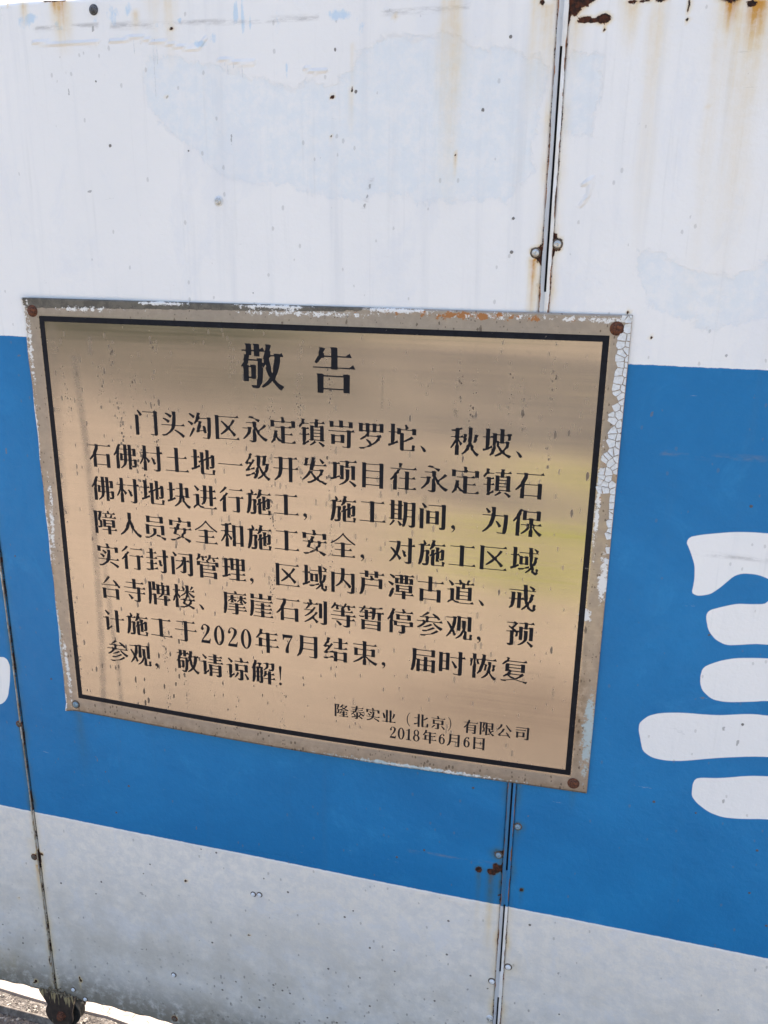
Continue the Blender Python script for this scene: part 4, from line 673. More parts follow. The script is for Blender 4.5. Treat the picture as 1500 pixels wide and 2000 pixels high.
'坡': [[327,-32,-39,22,-21,18,-11,1,-3,6,-3,2,-8,0,-5,-9,-4,-3,-30,-16,-25,-9,-11,-2,-7,11,0,3,19,11,32,23,5,1,6,7,0,3,-13,21,-14,27,-4,5,-5,1,-3,10,-4,6,-2,27,6,6,-3,3,-8,0,-2,-2,-4,-37,3,-4,3,-20,-6,-27,-15,-37,-9,-16,-12,-1,-16,-15,-3,-1,-12,9,1,5,16,29,6,18,0,4,-4,3,5,16,12,9,4,22,0,8,-8,3,1,20,0,64,-2,4,-30,0,-3,-2,-1,-88,-9,-16,2,-2,8,0,23,16,5,2,3,-5,3,-13,-1,-11,-5,-3,-26,-7,-2,-2,-2,-6,-15,-7,-9,-1,-8,-5,-24,-7,-12,-3,-2,1,-6,16,3,10,26,2,3,2,0,127,-3,2,-30,1,-2,2,2,6,30,1,3,2,0,79,-7,9,0,3,41,1,5,-3,6,-1,0,-85,3,-4,22,15,2,0,6,-10,3,1,0,25,-7,9,0,3,42,1,5,-3,6,-1,1,-5,2,-2,33,1,2,3,-1,47,-7,9,0,3,1,0,41,1,5,-3,6,-1,1,-56,2,-4,33,0,2,2,-6,6,0,3,36,1,7,3,3,-2,11,-11,0,-3,-11,-11,-1,-36,-6,-18,-2,-1,-24,0,-5,1,0,5,3,4,3,36,-2,2,-4,1,-2,7,-34,1,-3,-3,0,-74,3,-1,16,0,2,2,-5,5,0,3,14,1,18,0,4,-3,6,-1,2,-4,4,-2,-1,-6,-4,-8,-1,-34,-8,-17,-4,-6,-10,-1,-27,-32,4,-4,1,-17,2,-2,5,-1,1,-4,3,-3,23,-10,29,-7,11,-5,0,-6,-16,-21],[246,56,2,0,6,8,2,6,6,1,3,3,15,28,9,26,-5,3,1,10,-3,2,-17,0,-3,-2,-2,-4,-39,-1,-2,1,-3,6,-9,0,-2,-3,2,-5,0,-12,-5,-3,0,-3,20,-30,15,-17,1,-5],[207,153,9,0,2,3,-2,7,-1,66,-3,2,-31,0,-3,-4,1,-60,3,-2,15,-1,7,-4]],
'石': [[78,-29,0,107,9,18,0,10,-3,1,-25,-25,-29,-20,-4,0,-9,12,21,23,26,35,13,11,1,22,11,19,16,34,11,29,0,7,-4,4,-87,0,-1,1,0,7,87,1,3,2,-5,5,0,3,14,1,23,0,4,-3,6,-1,1,-5,3,-2,138,0,32,21,14,-28,0,-3,-185,0,-2,-3,-2,-38,-31,-62,1,-7,4,-3,143,1,3,2,-6,6,0,3,33,2,6,2,10,-6,6,-1,0,-181,-47,0,-1,28,-3,3,-144,1,-4,-4,-1,-29],[127,13,148,1,1,3,0,117,-4,2,-146,-2,-2,-3,0,-114]],
'佛': [[48,-28,0,167,9,20,0,9,-2,3,-2,-1,-19,-20,-11,-9,-7,8,-4,8,2,6,11,12,7,12,8,11,14,26,-4,4,1,2,10,18,20,44,6,2,5,7,4,2,23,-7,3,-4,-19,-32,5,-5,0,-11,-14,-28,0,-48,-4,-31,1,-50,3,-6,0,-85,-5,-10,4,-13,-2,-1],[230,-28,0,114,-4,4,-15,0,-3,-2,-15,-49,-11,-20,-9,-1,-17,-18,-20,-14,-17,-8,-3,0,-8,8,26,24,15,20,7,14,7,22,-5,3,2,16,-2,5,-14,0,-4,-6,-36,0,4,85,-7,10,1,1,12,1,18,0,5,-3,6,-1,3,-6,14,0,3,2,-1,57,-3,2,-45,0,-2,2,2,6,46,1,3,2,0,45,-7,9,0,3,1,0,40,1,5,-3,6,-1,1,-53,2,-3,15,0,3,2,0,45,-7,9,0,3,14,2,26,-1,5,-3,6,-1,1,-53,2,-3,15,1,1,1,-5,5,0,3,28,2,7,2,3,0,8,-6,6,-2,0,-93,-43,0,-4,7,-16,0,-2,-4,0,-53,3,-4,22,0,3,2,-4,4,0,3,27,2,8,3,3,-2,5,-5,6,-1,0,-59,-5,-31,-2,-5,-8,-6,-11,-1,-11,-2,-29,0,-2,2,-5,18,-2,2,-6,0,-2,-3,0,-16,2,-3,7,-2,0,-28],[280,24,24,0,4,2,2,3,3,16,-2,2,-6,2,1,37,-3,4,-26,0,-3,-2,0,-60,2,-3],[144,100,14,0,5,9,1,48,-3,4,-14,0,-3,-2,0,-40,-2,-11,0,-6],[210,100,16,0,3,2,1,55,-3,4,-15,0,-3,-2,-1,-55],[211,171,15,0,3,2,1,54,-3,4,-15,0,-3,-2,-1,-54],[276,171,15,0,3,2,0,54,-2,4,-15,0,-3,-2,0,-54]],
'村': [[268,-29,-29,3,-2,1,2,1,17,3,1,3,-2,1,-29,1,-5,8,-1,5,2,1,4,-4,3,-2,39,1,3,2,1,73,3,9,-3,13,-1,115,-4,3,-92,0,-1,1,0,6,2,1,93,1,3,4,-1,71,-7,9,0,3,43,1,5,-3,6,-2,1,-72,3,-1,19,12,15,-30,-2,-1,-32,-1,-3,-3,-1,-201,-3,-15,-4,-6,-10,-6,-13,-2,-6,-3],[73,-28,0,105,9,33,0,25,-2,2,-2,-2,-3,-8,0,-4,-17,-32,-26,-36,-6,-4,-9,11,28,54,19,49,-5,5,9,28,0,7,-3,2,-45,1,-1,1,0,6,1,1,44,0,4,2,1,6,3,4,0,63,-7,13,42,1,5,-3,6,-2,1,-81,3,-2,38,-1,2,-1,0,-6,-1,-1,-38,0,-3,-2,-2,-46,-3,-4,50,-44,4,-6,-2,-5,-13,-18,-4,-3,-6,0,-6,8,-18,32,-8,11,-1,1,-2,-2,0,-15,9,-35,0,-107,-2,-1],[224,60,-4,13,-7,2,-1,2,-1,2,3,3,-8,24,-18,43,13,7,6,-5,18,-19,9,-1,6,-10,0,-6,0,-2,-5,-1,-2,-2,21,-32,-1,-4,-7,-6,-16,-8]],
'土': [[155,-13,-1,6,-3,2,-131,1,-1,1,0,6,2,1,129,0,4,3,0,158,-4,3,-107,0,-1,1,0,6,2,1,109,2,1,3,0,110,-7,9,0,3,45,1,5,-3,6,-2,1,-121,4,-2,70,1,33,22,16,-30,-2,-1,-117,0,-4,-3,0,-158,4,-3,95,1,31,21,16,-30,-2,-2,-140,2,-4,-3,-2,-6]],
'地': [[164,-16,-9,5,-5,7,-5,16,-1,57,4,4,4,12,-3,17,-5,5,0,21,8,7,1,3,-3,2,-25,-10,-9,22,3,3,23,10,3,3,-1,4,-1,87,-7,9,0,3,42,1,5,-3,6,-1,0,-72,-7,-11,7,-4,7,0,2,4,27,18,-6,4,-1,85,-7,9,0,3,42,1,4,-3,6,-2,0,-73,-5,-9,0,-2,7,-3,7,0,3,4,18,11,2,5,-6,6,0,3,1,0,34,1,7,-5,8,-4,1,-101,-4,-43,-5,-12,-9,-7,-31,-4,-16,0,-2,1,-5,22,26,0,4,2,3,6,0,6,-7,3,0,68,1,17,9,7,0,4,-2,2,-4,0,-3,-5,-3,-2,-25,-6,-3,-3,-1,-97,-7,-2,-2,-3,2,-18,7,-4,0,-14,-44,0,0,108,9,7,0,5,-2,2,-3,0,-3,-5,-3,-2,-25,-6,-2,-4,0,-157,3,-2,16,-1,100,1,2,3,1,49,2,2,18,1,12,-4,5,-4,-5,-19,-7,-16,6,-4,0,-12,-7,-6,-142,1,-6,-4],[22,29,-10,26,16,7,20,3,2,3,0,125,-3,4,-31,1,-1,1,0,6,2,1,30,1,3,2,0,79,-7,9,0,3,43,1,4,-3,6,-2,1,-86,3,-2,24,16,13,-25,-2,-1,-35,-1,-3,-2,-1,-38,-2,-4,2,-13,0,-38,-9,-15,2,-2,7,0,9,7,22,13,3,-3,11,-26,-10,-1,-6,-4,-23,-5,-5,-4,-1,-5,-8,-4,-11,-5,-12,-1]],
'一': [[295,135,-277,1,-2,1,0,5,0,2,2,0,289,1,31,21,16,-31]],
'级': [[328,-33,-13,7,-29,27,-9,11,-8,1,-3,13,-4,3,-6,-2,-1,-7,-3,-5,-8,-7,-22,-16,-18,-9,-15,-5,-9,10,-1,2,43,34,14,15,3,6,-8,12,-19,41,-10,25,-2,2,-3,-6,-3,-22,2,-4,1,-8,1,-11,-1,-6,-17,-49,-8,-16,-12,-14,0,-6,-14,-1,-5,-4,-17,10,6,16,8,14,3,11,-2,3,-5,2,-50,-9,-3,-3,3,-6,-3,-3,-34,-9,-22,-3,-4,15,1,8,77,13,1,3,-7,2,1,2,42,22,4,-3,6,-20,3,-1,3,5,4,10,0,6,-2,3,-5,2,8,27,4,6,2,23,1,1,8,1,2,2,4,15,-2,4,-6,1,0,2,0,36,3,53,0,20,-3,2,-25,1,-1,1,0,7,25,1,2,2,-5,5,0,3,14,1,29,0,4,-3,6,-1,1,-5,3,-2,29,0,3,2,-5,5,0,3,31,2,11,5,5,-1,11,-12,-11,-13,-1,-40,-10,-36,3,-2,27,0,5,-1,9,-1,9,-10,-10,-11,-1,-38,-19,-43,-5,-8,-11,-1,-10,-11,5,-4,0,-17,-3,-4,3,-3,29,-20,34,-16,-1,-7,-4,-4,-14,-17],[24,71,-4,13,0,8,15,9,1,5,18,22,-2,3,-4,1,0,2,13,2,8,12,5,10,-2,4,1,3,-2,2,-14,0,-4,-3,-1,-6,-20,-1,-11,-2,0,2,6,0,2,3,0,5,-3,2,-11,1,-2,2,0,7,4,1,1,4,18,24,0,4,-6,1,1,3,12,2,4,4,22,55,-5,5,4,9,1,2,6,1,3,2,2,8,3,3,24,-12,2,-4,-19,-29,1,-2,4,-3,1,-9,-6,-12,-3,-3,-9,-1,-25,-33,0,-3,4,-2,2,-4,-2,-3,0,-6,3,-2,7,1,0,2,-5,5,0,3,1,0,21,1,7,-5,8,4,12,25,4,14,3,2,23,-13,2,-4,-20,-27,4,-12,-12,-1,-7,-4,0,-6,-19,-27,1,-3,5,-2,-11,-1,-5,-3,-7,-8,3,-5,-4,-5,7,-7,8,0,5,3,-4,4,47,19,3,-1,2,-5,1,-18,-5,-4,-57,-8,-2,-2,-2,-9,-8,-1,-8,-4,-11,-1,-20,-4],[260,74,9,6,1,6,4,3,4,7,7,21,-5,5,11,32,4,7,-2,2,-9,0,-3,-2,-2,-4,-30,-1,-4,2,-3,-1,0,7,4,8,1,39,10,39,0,8,-3,3,-31,0,-3,-3,0,-33,-5,-58,-5,-2,-2,-3,23,-46],[283,173,4,0,2,2,-6,5,-2,-3]],
'开': [[224,-29,0,157,-4,4,-75,0,-4,-9,-4,-27,-8,-30,-11,-26,-14,-22,-10,-1,-26,-24,-26,-16,-13,12,25,25,2,4,16,20,9,17,4,12,-4,4,8,28,4,30,-4,3,-69,1,-1,1,0,7,71,1,3,2,1,8,0,107,-4,3,-57,0,-1,1,0,7,57,1,3,2,-5,5,0,3,14,1,31,0,4,-3,6,-1,1,-5,4,-3,71,1,3,2,-5,5,0,3,43,1,5,-3,6,-1,1,-5,2,-2,18,0,31,21,2,-1,14,-30,-63,1,-4,-3,0,-114,3,-3,30,0,30,21,16,-31,-75,0,-3,-1,-2,-159,-2,-2],[145,142,74,0,4,2,1,113,-3,4,-74,1,-4,-3,-1,-113]],
'发': [[327,-33,-33,14,-10,6,-2,4,-11,1,-19,4,-17,15,-14,0,-3,8,-4,3,-8,-1,-7,-11,-3,-2,-27,-12,-15,-10,-31,-9,-20,-2,-9,13,0,8,8,2,25,2,5,4,13,7,25,16,10,4,4,3,-1,5,-21,30,-11,18,-3,3,-4,1,-1,7,-6,9,-8,-11,0,-10,-1,-3,-7,-1,-9,-12,-27,-28,-25,-18,-26,-14,-3,0,-8,9,25,25,28,32,17,24,17,29,4,3,3,6,5,6,1,29,6,19,0,7,-4,3,-30,-1,-4,-7,-34,0,-3,6,-7,4,-2,4,0,6,6,-3,4,2,6,26,1,10,-5,4,10,30,-6,7,0,3,27,1,20,-5,3,-3,-10,-23,-8,-12,2,-3,4,-2,0,-11,-6,-15,0,-7,2,-2,32,0,2,2,1,6,5,1,3,3,13,70,0,3,-6,6,0,3,1,1,36,0,13,-8,-10,-33,2,-2,6,-2,0,-18,-5,-23,1,-7,2,-2,103,0,34,22,14,-28,0,-3,-151,-1,-2,-2,-1,-5,-5,-1,-2,-2,-13,-36,1,-6,3,-2,80,0,3,2,-6,6,0,3,31,2,5,-3,10,5,3,-2,10,-11,0,-3,-10,-11,2,-4,-2,-4,-13,-17,2,-2,5,-1,0,-6,-9,-16,-11,-3,-11,-12,-21,-19,3,-4,1,-14,10,-8,15,-7,25,-5,11,-4,3,-7,5,-3,31,-4,2,-3,0,-6,-10,-15,-5,-4],[211,56,2,0,7,8,1,7,10,1,7,8,1,3,14,21,9,23,-1,5,-9,6,-124,0,-6,-5,0,-2,2,-1,6,2,11,0,7,-2,15,-1,0,-11,-4,-2,0,-3,19,-24,20,-17,2,-6],[285,227,-35,55,2,3,10,6,3,-1,15,-12,27,-22,5,-7,1,-4,-2,-5,-20,-13]],
'项': [[327,-33,-4,1,-25,28,-42,36,0,2,8,8,9,-2,25,-13,40,-24,10,-9,2,-4,-2,-4,-16,-18],[134,-19,-6,9,27,14,19,14,11,6,18,21,10,20,3,11,-6,4,2,10,-1,80,-7,9,0,3,43,1,5,-3,6,-1,0,-88,-5,-28,-6,-15,-11,-13,-2,-4,-5,-1,-22,-21,-28,-16],[21,44,-3,11,-3,3,-3,0,0,8,7,2,23,3,7,2,2,3,1,161,-4,4,-30,1,-1,1,0,7,31,1,2,2,-6,6,0,3,14,2,30,-1,4,-3,6,-1,1,-5,3,-2,23,16,2,-1,12,-25,-37,-1,-3,-2,-1,-138,-8,-11,2,-3,8,-2,5,6,14,7,11,7,5,-3,6,-16,5,-3,3,3,0,16,-2,2,-7,1,0,2,-1,108,-7,9,0,3,42,1,5,-3,6,-1,1,-5,2,-2,18,0,2,3,0,35,2,10,-3,4,-69,1,-1,1,0,7,68,1,3,2,-5,5,0,3,14,1,21,0,4,-3,6,-1,1,-5,3,-2,54,0,32,21,15,-31,-97,0,-2,-2,3,-6,-5,-4,-11,-15,7,-4,0,-7,-2,-8,0,-4,2,-2,31,0,2,2,-5,5,0,3,1,1,31,1,7,1,9,-5,6,-1,0,-168,-44,0,-2,1,-2,149,-3,2,-30,-1,-3,-2,-2,-5,-33,0,-2,0,-1,5,-2,2,-16,1,-3,-2,-1,-3,0,-143,-2,-5,-43,0,-1,1,-1,19,-3,2,-11,0,-24,-4,-2,-2,-1,-9,-21,-7,-8,-1,-8,-4,-20,-4]],
'目': [[47,-27,-1,296,-7,13,43,1,5,-3,6,-1,1,-6,4,-3,159,0,4,3,-6,6,0,3,1,0,39,2,5,-1,4,-3,6,-1,0,-306,-47,0,-1,29,-3,3,-161,1,-4,-4,-1,-29],[96,15,164,0,2,4,0,70,-4,3,-162,-1,-2,-4,0,-68],[96,101,164,0,2,4,0,70,-4,3,-162,-1,-2,-4,0,-68],[96,187,164,0,2,4,0,68,-4,3,-162,-1,-2,-4,0,-66]],
'在': [[59,-27,0,114,9,15,0,6,-3,1,-23,-16,-12,-6,-10,15,16,15,24,31,6,9,-3,4,17,25,9,1,4,4,7,14,6,18,2,1,9,-3,7,6,-4,3,-96,0,-1,1,0,7,276,1,32,21,14,-28,0,-3,-204,-1,-1,-1,4,-4,1,-3,-7,-5,-12,-18,5,-4,0,-7,-2,-5,-4,-6,-12,-1,-13,-15,6,-6,-1,-179,-2,-2],[205,-20,-1,5,-3,2,-81,1,0,7,1,1,79,0,4,4,0,112,-4,2,-65,1,-1,1,0,6,2,2,67,0,1,4,0,64,-7,9,0,3,43,1,5,-3,6,-2,1,-72,1,-4,33,0,30,21,16,-30,-2,-1,-74,0,-4,-2,0,-113,4,-3,44,1,30,21,16,-30,-2,-2,-89,1,-3,-2,-2,-5],[126,247,4,32,-5,3,2,12,-6,6,0,3,29,1,4,-2,16,-5,0,-5,-16,-30,2,-2,5,-1,0,-12]],
'块': [[328,-34,-17,9,-17,15,-27,32,-12,22,-13,1,-5,10,-2,40,-3,3,-4,-2,-5,-17,-1,-26,-9,-14,-7,-1,-8,-11,-23,-21,-25,-16,-25,-10,-9,9,30,25,20,22,8,10,18,36,-5,5,6,21,0,8,-2,2,-55,0,-2,1,0,2,1,6,56,1,7,13,1,80,-4,3,-49,0,-2,2,2,6,49,0,4,3,0,53,-7,9,0,3,42,1,5,-3,6,-1,1,-60,2,-4,29,0,2,2,-6,6,0,3,1,0,30,2,7,1,9,-5,6,-1,1,-110,2,-3,12,-1,0,-8,-12,-1,-2,-2,-1,-5,-2,-1,-42,1,-4,7,-14,0,-3,-2,-1,-5,8,-21,-1,-13,-4,-1,-2,-2,13,-19,32,-34,18,-11,27,-13,0,-7,-17,-21],[26,38,-6,15,3,11,26,5,2,3,1,121,-4,4,-28,1,-1,1,0,6,1,1,28,1,3,2,0,79,-7,9,0,3,43,1,4,-3,6,-2,1,-85,3,-1,21,13,13,-24,-2,-1,-32,-1,-3,-2,-1,-89,-9,-15,2,-2,8,0,25,17,4,1,3,-3,2,-7,8,-18,-9,-1,-7,-4,-22,-5,-3,-3,-3,-7,-17,-7,-8,-1,-8,-5,-13,-3,-7,-3],[263,128,14,0,3,3,0,88,-3,4,-28,0,-3,-3,-1,-77,2,-3,7,-4,6,-1]],
'进': [[31,-24,-17,25,30,29,11,1,2,2,0,118,-3,3,-35,1,-1,1,0,6,2,2,33,0,2,2,-5,5,0,3,13,1,29,0,5,-3,6,-2,1,-136,2,-3,6,-2,5,-5,16,-7,19,-2,11,-3,2,-4,0,-6,2,-2,7,-1,123,-1,38,26,16,-30,-1,-1,-9,-1,-4,-1,-23,-1,-139,0,-24,2,-25,4,-14,4,-6,8,-11,11,-6,0,-10,2,-14,-7,-15,-15],[249,29,-1,96,-3,4,-32,1,-3,-2,-2,-7,-3,-5,-8,-30,-8,-18,-10,-16,-13,-2,-11,-10,-10,-6,-13,12,11,14,1,3,10,16,6,20,-5,4,4,23,-3,3,-35,1,-1,1,0,6,2,1,34,1,3,2,3,10,0,65,-3,3,-36,1,-1,1,0,6,2,1,35,1,3,2,0,54,-7,9,0,3,43,1,5,-3,6,-1,1,-63,3,-2,31,-1,4,4,0,52,-7,13,44,1,4,-3,6,-2,1,-59,3,-2,27,18,15,-30,-2,-2,-40,0,-3,-2,0,-74,2,-3,4,0,31,21,15,-31,-48,-1,-4,-1,-1,-98],[211,139,34,0,3,2,0,74,-2,4,-33,0,-3,-2,-2,-74],[81,215,-5,6,-12,21,-27,36,0,2,9,7,2,1,6,-3,11,-8,36,-29,7,-9,0,-6,-2,-3,-19,-15]],
'行': [[59,-30,0,133,9,15,0,7,-3,1,-23,-17,-13,-8,-12,14,44,49,4,7,-2,4,15,18,2,2,11,1,9,14,7,15,5,2,22,-8,4,-4,-4,-7,-33,-36,5,-5,-1,-196,-2,-1],[252,-25,-1,4,-3,2,-43,1,-7,10,1,5,7,-6,42,0,3,2,0,168,-4,3,-105,0,-1,1,0,7,105,1,3,2,-5,5,0,3,14,1,30,0,4,-3,6,-1,2,-6,5,-1,32,21,15,-31,-50,-1,-3,-3,-1,-162,-2,-9,-5,-8,-8,-4],[29,213,-6,8,0,2,13,13,2,3,38,40,17,25,4,1,26,-12,0,-4,-14,-17,-33,-30,-38,-26],[283,263,-125,1,-1,1,0,6,2,1,136,1,31,21,16,-31]],
'施': [[77,-27,-4,1,-6,23,38,0,5,4,4,14,0,6,-7,2,-1,2,5,124,-4,3,-15,-1,-3,-2,-8,-65,-6,-33,-9,-32,-8,-19,-1,-2,-5,-1,-2,-2,-4,-17,-25,0,1,6,-7,6,11,29,1,6,-5,3,0,2,7,21,8,44,5,53,2,73,-3,4,-24,1,-1,6,1,2,24,1,2,2,-6,6,0,3,1,0,43,2,1,3,-1,9,-6,31,13,4,4,-2,9,-12,15,-26,0,-8,-8,-5,-4,-5,1,-1,18,-1,29,20,15,-28,-2,-1,-72,-1,-3,-2,-2,-58,2,-3,17,-1,2,2,-5,5,0,3,1,1,39,0,5,-3,6,-2,0,-40,-9,-11,-2,-14,2,-8,8,-4,-1,-34,-4,-47,-3,-15,-4,-10,-10,-7,-9,-1,-16,-3],[192,-24,-8,4,-4,6,-4,11,-1,10,0,83,7,2,2,3,0,3,-2,2,-19,-8,-9,20,2,2,20,11,-2,5,1,46,7,1,4,7,33,0,0,-24,-9,-17,2,-4,4,0,24,18,-6,4,-1,42,-7,9,0,3,40,1,5,-3,6,-1,0,-26,-9,-15,2,-4,7,0,19,14,0,2,-6,6,0,3,1,0,32,1,7,-5,7,-3,1,-3,-1,-105,-2,-12,-7,-9,-8,-3,-36,-2,-5,17,-3,3,-6,0,-2,-3,0,-14,2,-3,7,-1,0,-18,-43,0,0,85,2,3,4,0,2,2,-2,2,-9,-1,-8,-3,-3,-3,0,-124,0,-3,4,-2,87,1,2,3,0,33,-7,9,0,3,22,1,17,-8,3,-3,-3,-13,-7,-15,1,-4,0,-17,-24,0,-5,2,-86,0,-6,-4],[280,72,19,0,4,3,0,5,-7,1,0,2,0,62,8,5,1,1,-2,2,-22,-4,-3,-3,0,-70],[166,178,-11,8,-1,4,15,30,1,6,3,7,-1,4,0,7,6,15,10,32,0,4,-6,6,0,3,30,1,5,-3,11,-3,1,-5,-13,-27,2,-3,5,-1,1,-16,2,-3,78,0,31,21,16,-30,-2,-1,-123,0,-2,-2,-1,-5,-9,-1,-2,-2,-15,-27,-10,-1,-18,-18]],
'工': [[154,-1,-1,6,-3,2,-131,1,0,7,1,1,129,0,4,4,0,221,-4,3,-111,0,-1,1,0,7,112,1,3,2,-6,6,0,3,14,2,33,-1,4,-3,6,-1,1,-6,3,-2,78,0,32,21,14,-28,0,-3,-123,1,-4,-3,0,-221,4,-4,95,1,31,21,16,-31,-142,1,-4,-3,-2,-6]],
'期': [[305,-31,-35,7,-3,9,-4,2,-2,4,0,6,4,-1,28,0,4,2,1,99,-3,4,-48,1,-4,-3,-7,-46,-6,-28,-12,-34,-10,-17,-24,0,0,4,3,4,-7,4,2,8,-2,2,-5,-4,-19,-11,-7,0,-12,29,-14,27,2,3,8,4,5,-1,10,-7,26,-28,7,-12,7,14,2,16,-5,4,6,29,1,4,-2,2,-13,0,-3,-6,-2,-1,-42,1,-2,5,-4,2,-37,-1,-3,-2,-2,-4,-41,-1,-2,1,-3,6,-22,1,0,8,21,1,3,3,0,156,-2,3,-16,1,-2,2,1,6,16,1,3,2,0,39,-7,9,0,3,41,1,5,-3,6,-1,1,-47,4,-4,37,1,3,2,0,39,-7,9,0,3,42,1,5,-3,6,-1,1,-48,3,-2,11,-1,1,-2,0,-6,-13,-1,-2,-3,0,-156,2,-3,14,-1,3,3,4,56,0,140,-7,13,41,1,5,-3,6,-1,1,-4,4,-3,43,1,3,2,-4,7,13,1,27,1,7,-4,6,-1,0,-282,-3,-14,-5,-7,-9,-4,-8,-1,-4,-4],[34,-21,-11,9,17,22,15,25,7,15,5,3,23,-7,1,-4,-4,-8,-21,-28,-25,-24,-5,-4],[86,75,38,-1,4,2,0,45,-1,3,-39,2,-4,-2,0,-45],[245,111,48,-1,4,3,1,68,-3,4,-47,1,-4,-3,-2,-68],[86,135,38,-1,4,2,0,42,-1,4,-39,0,-4,-1,0,-42],[86,192,38,0,4,1,0,40,-1,3,-39,2,-4,-2,0,-40],[246,195,47,-1,4,3,1,66,-3,4,-47,1,-4,-3,0,-66]],
'间': [[23,-29,-1,239,-7,13,43,1,5,-3,6,-1,1,-2,-1,-246,-2,-2],[269,-27,-9,24,29,0,3,2,-2,4,0,259,-4,2,-158,1,-1,1,0,7,158,1,3,2,-5,5,0,3,33,2,6,2,10,-6,6,-1,0,-279,-1,-11,-7,-11,-10,-5,-27,-3],[102,35,-1,154,-7,9,0,3,40,1,5,-3,6,-1,1,-4,4,-2,55,1,3,2,-3,3,0,3,26,2,5,1,9,0,6,-5,6,-1,0,-163,-43,0,-2,4,-3,2,-59,1,-4,-2,-2,-5],[148,51,63,1,1,3,0,56,-4,1,-61,0,-1,-4,0,-53],[148,122,63,0,1,4,0,56,-4,2,-61,-2,-1,-3,0,-53],[81,227,-3,1,-3,4,-11,23,-19,28,12,8,5,-1,15,-10,5,-6,20,-17,5,-8,1,-3,-2,-4,-21,-14]],
'为': [[274,-19,-4,3,-58,1,-6,9,0,6,1,2,3,-6,4,-2,55,0,4,2,1,42,5,36,0,7,7,108,-1,6,-3,2,-97,-1,-5,-13,-9,-43,-5,-9,0,-7,-3,-10,-17,-37,-10,-15,-9,-2,-13,-19,-28,-27,-18,-13,-3,-1,-22,-13,-11,8,7,9,17,16,30,34,22,37,6,12,-5,5,7,14,10,31,8,40,-2,3,-3,2,-98,0,-1,1,0,6,2,1,100,2,2,7,2,3,1,11,6,7,1,4,-6,16,-1,37,-7,8,0,3,43,1,5,-3,6,-1,0,-90,2,-4,95,0,3,2,-6,6,0,3,13,1,27,1,7,-4,6,-1,-1,-88,-5,-69,-5,-38,-5,-19,-7,-12,-6,-7,-4,-1],[225,58,-18,38,-20,35,12,7,6,-3,16,-15,29,-33,5,-8,1,-4,-3,-5,-22,-12],[96,223,-5,3,-10,25,-15,28,15,8,15,-13,24,-24,4,-9,-1,-6]],
'保': [[205,-29,0,66,9,21,0,24,-2,3,-4,0,-2,-2,0,-9,2,-5,-3,-5,-7,-9,-32,-31,-23,-16,-23,-12,-9,10,16,14,33,33,12,15,17,24,-1,13,-2,3,-75,1,-1,1,0,7,73,1,3,2,-5,5,0,3,21,2,2,4,0,40,-2,3,-27,0,-4,-6,-44,0,0,84,5,15,-2,3,-3,1,-5,7,-3,-2,-12,-19,5,-5,0,-11,-14,-27,0,-200,-6,-11,5,-12,0,-21,-2,-1,-41,0,-2,1,0,168,9,20,0,10,-2,2,-3,-1,-19,-20,-12,-10,-6,7,-5,9,29,41,11,19,4,8,-3,5,9,16,22,46,7,1,6,9,25,-7,5,-8,33,0,4,-3,6,-1,1,-5,3,-2,105,0,3,2,-5,5,0,3,30,2,8,3,10,-7,6,-2,0,-112,-45,0,-2,4,-3,2,-29,0,-2,-3,0,-41,2,-3,4,-1,4,-3,6,-1,1,-5,2,-2,33,0,32,21,15,-31,-80,0,-2,-3,-1,-21,-1,-4,17,-18,4,-2,27,-25,39,-23,2,-2,0,-6,-19,-21,-5,-1,-10,6,-19,18,-23,26,-21,33,-7,4,-1,14,-2,2,-5,0,-2,-3,0,-13,9,-31,0,-66,-2,-2],[208,95,4,0,2,2,0,9,-2,2,-4,0,-2,-2,0,-8],[244,95,5,0,2,2,0,9,-2,2,-5,0,-2,-2,0,-8],[208,118,4,0,2,2,0,3,-2,2,-6,-3],[175,187,25,0,2,2,-5,5,0,3,14,1,30,0,4,-3,6,-1,1,-5,3,-2,29,0,2,4,0,74,-4,3,-107,-1,-3,-4,0,-72]],
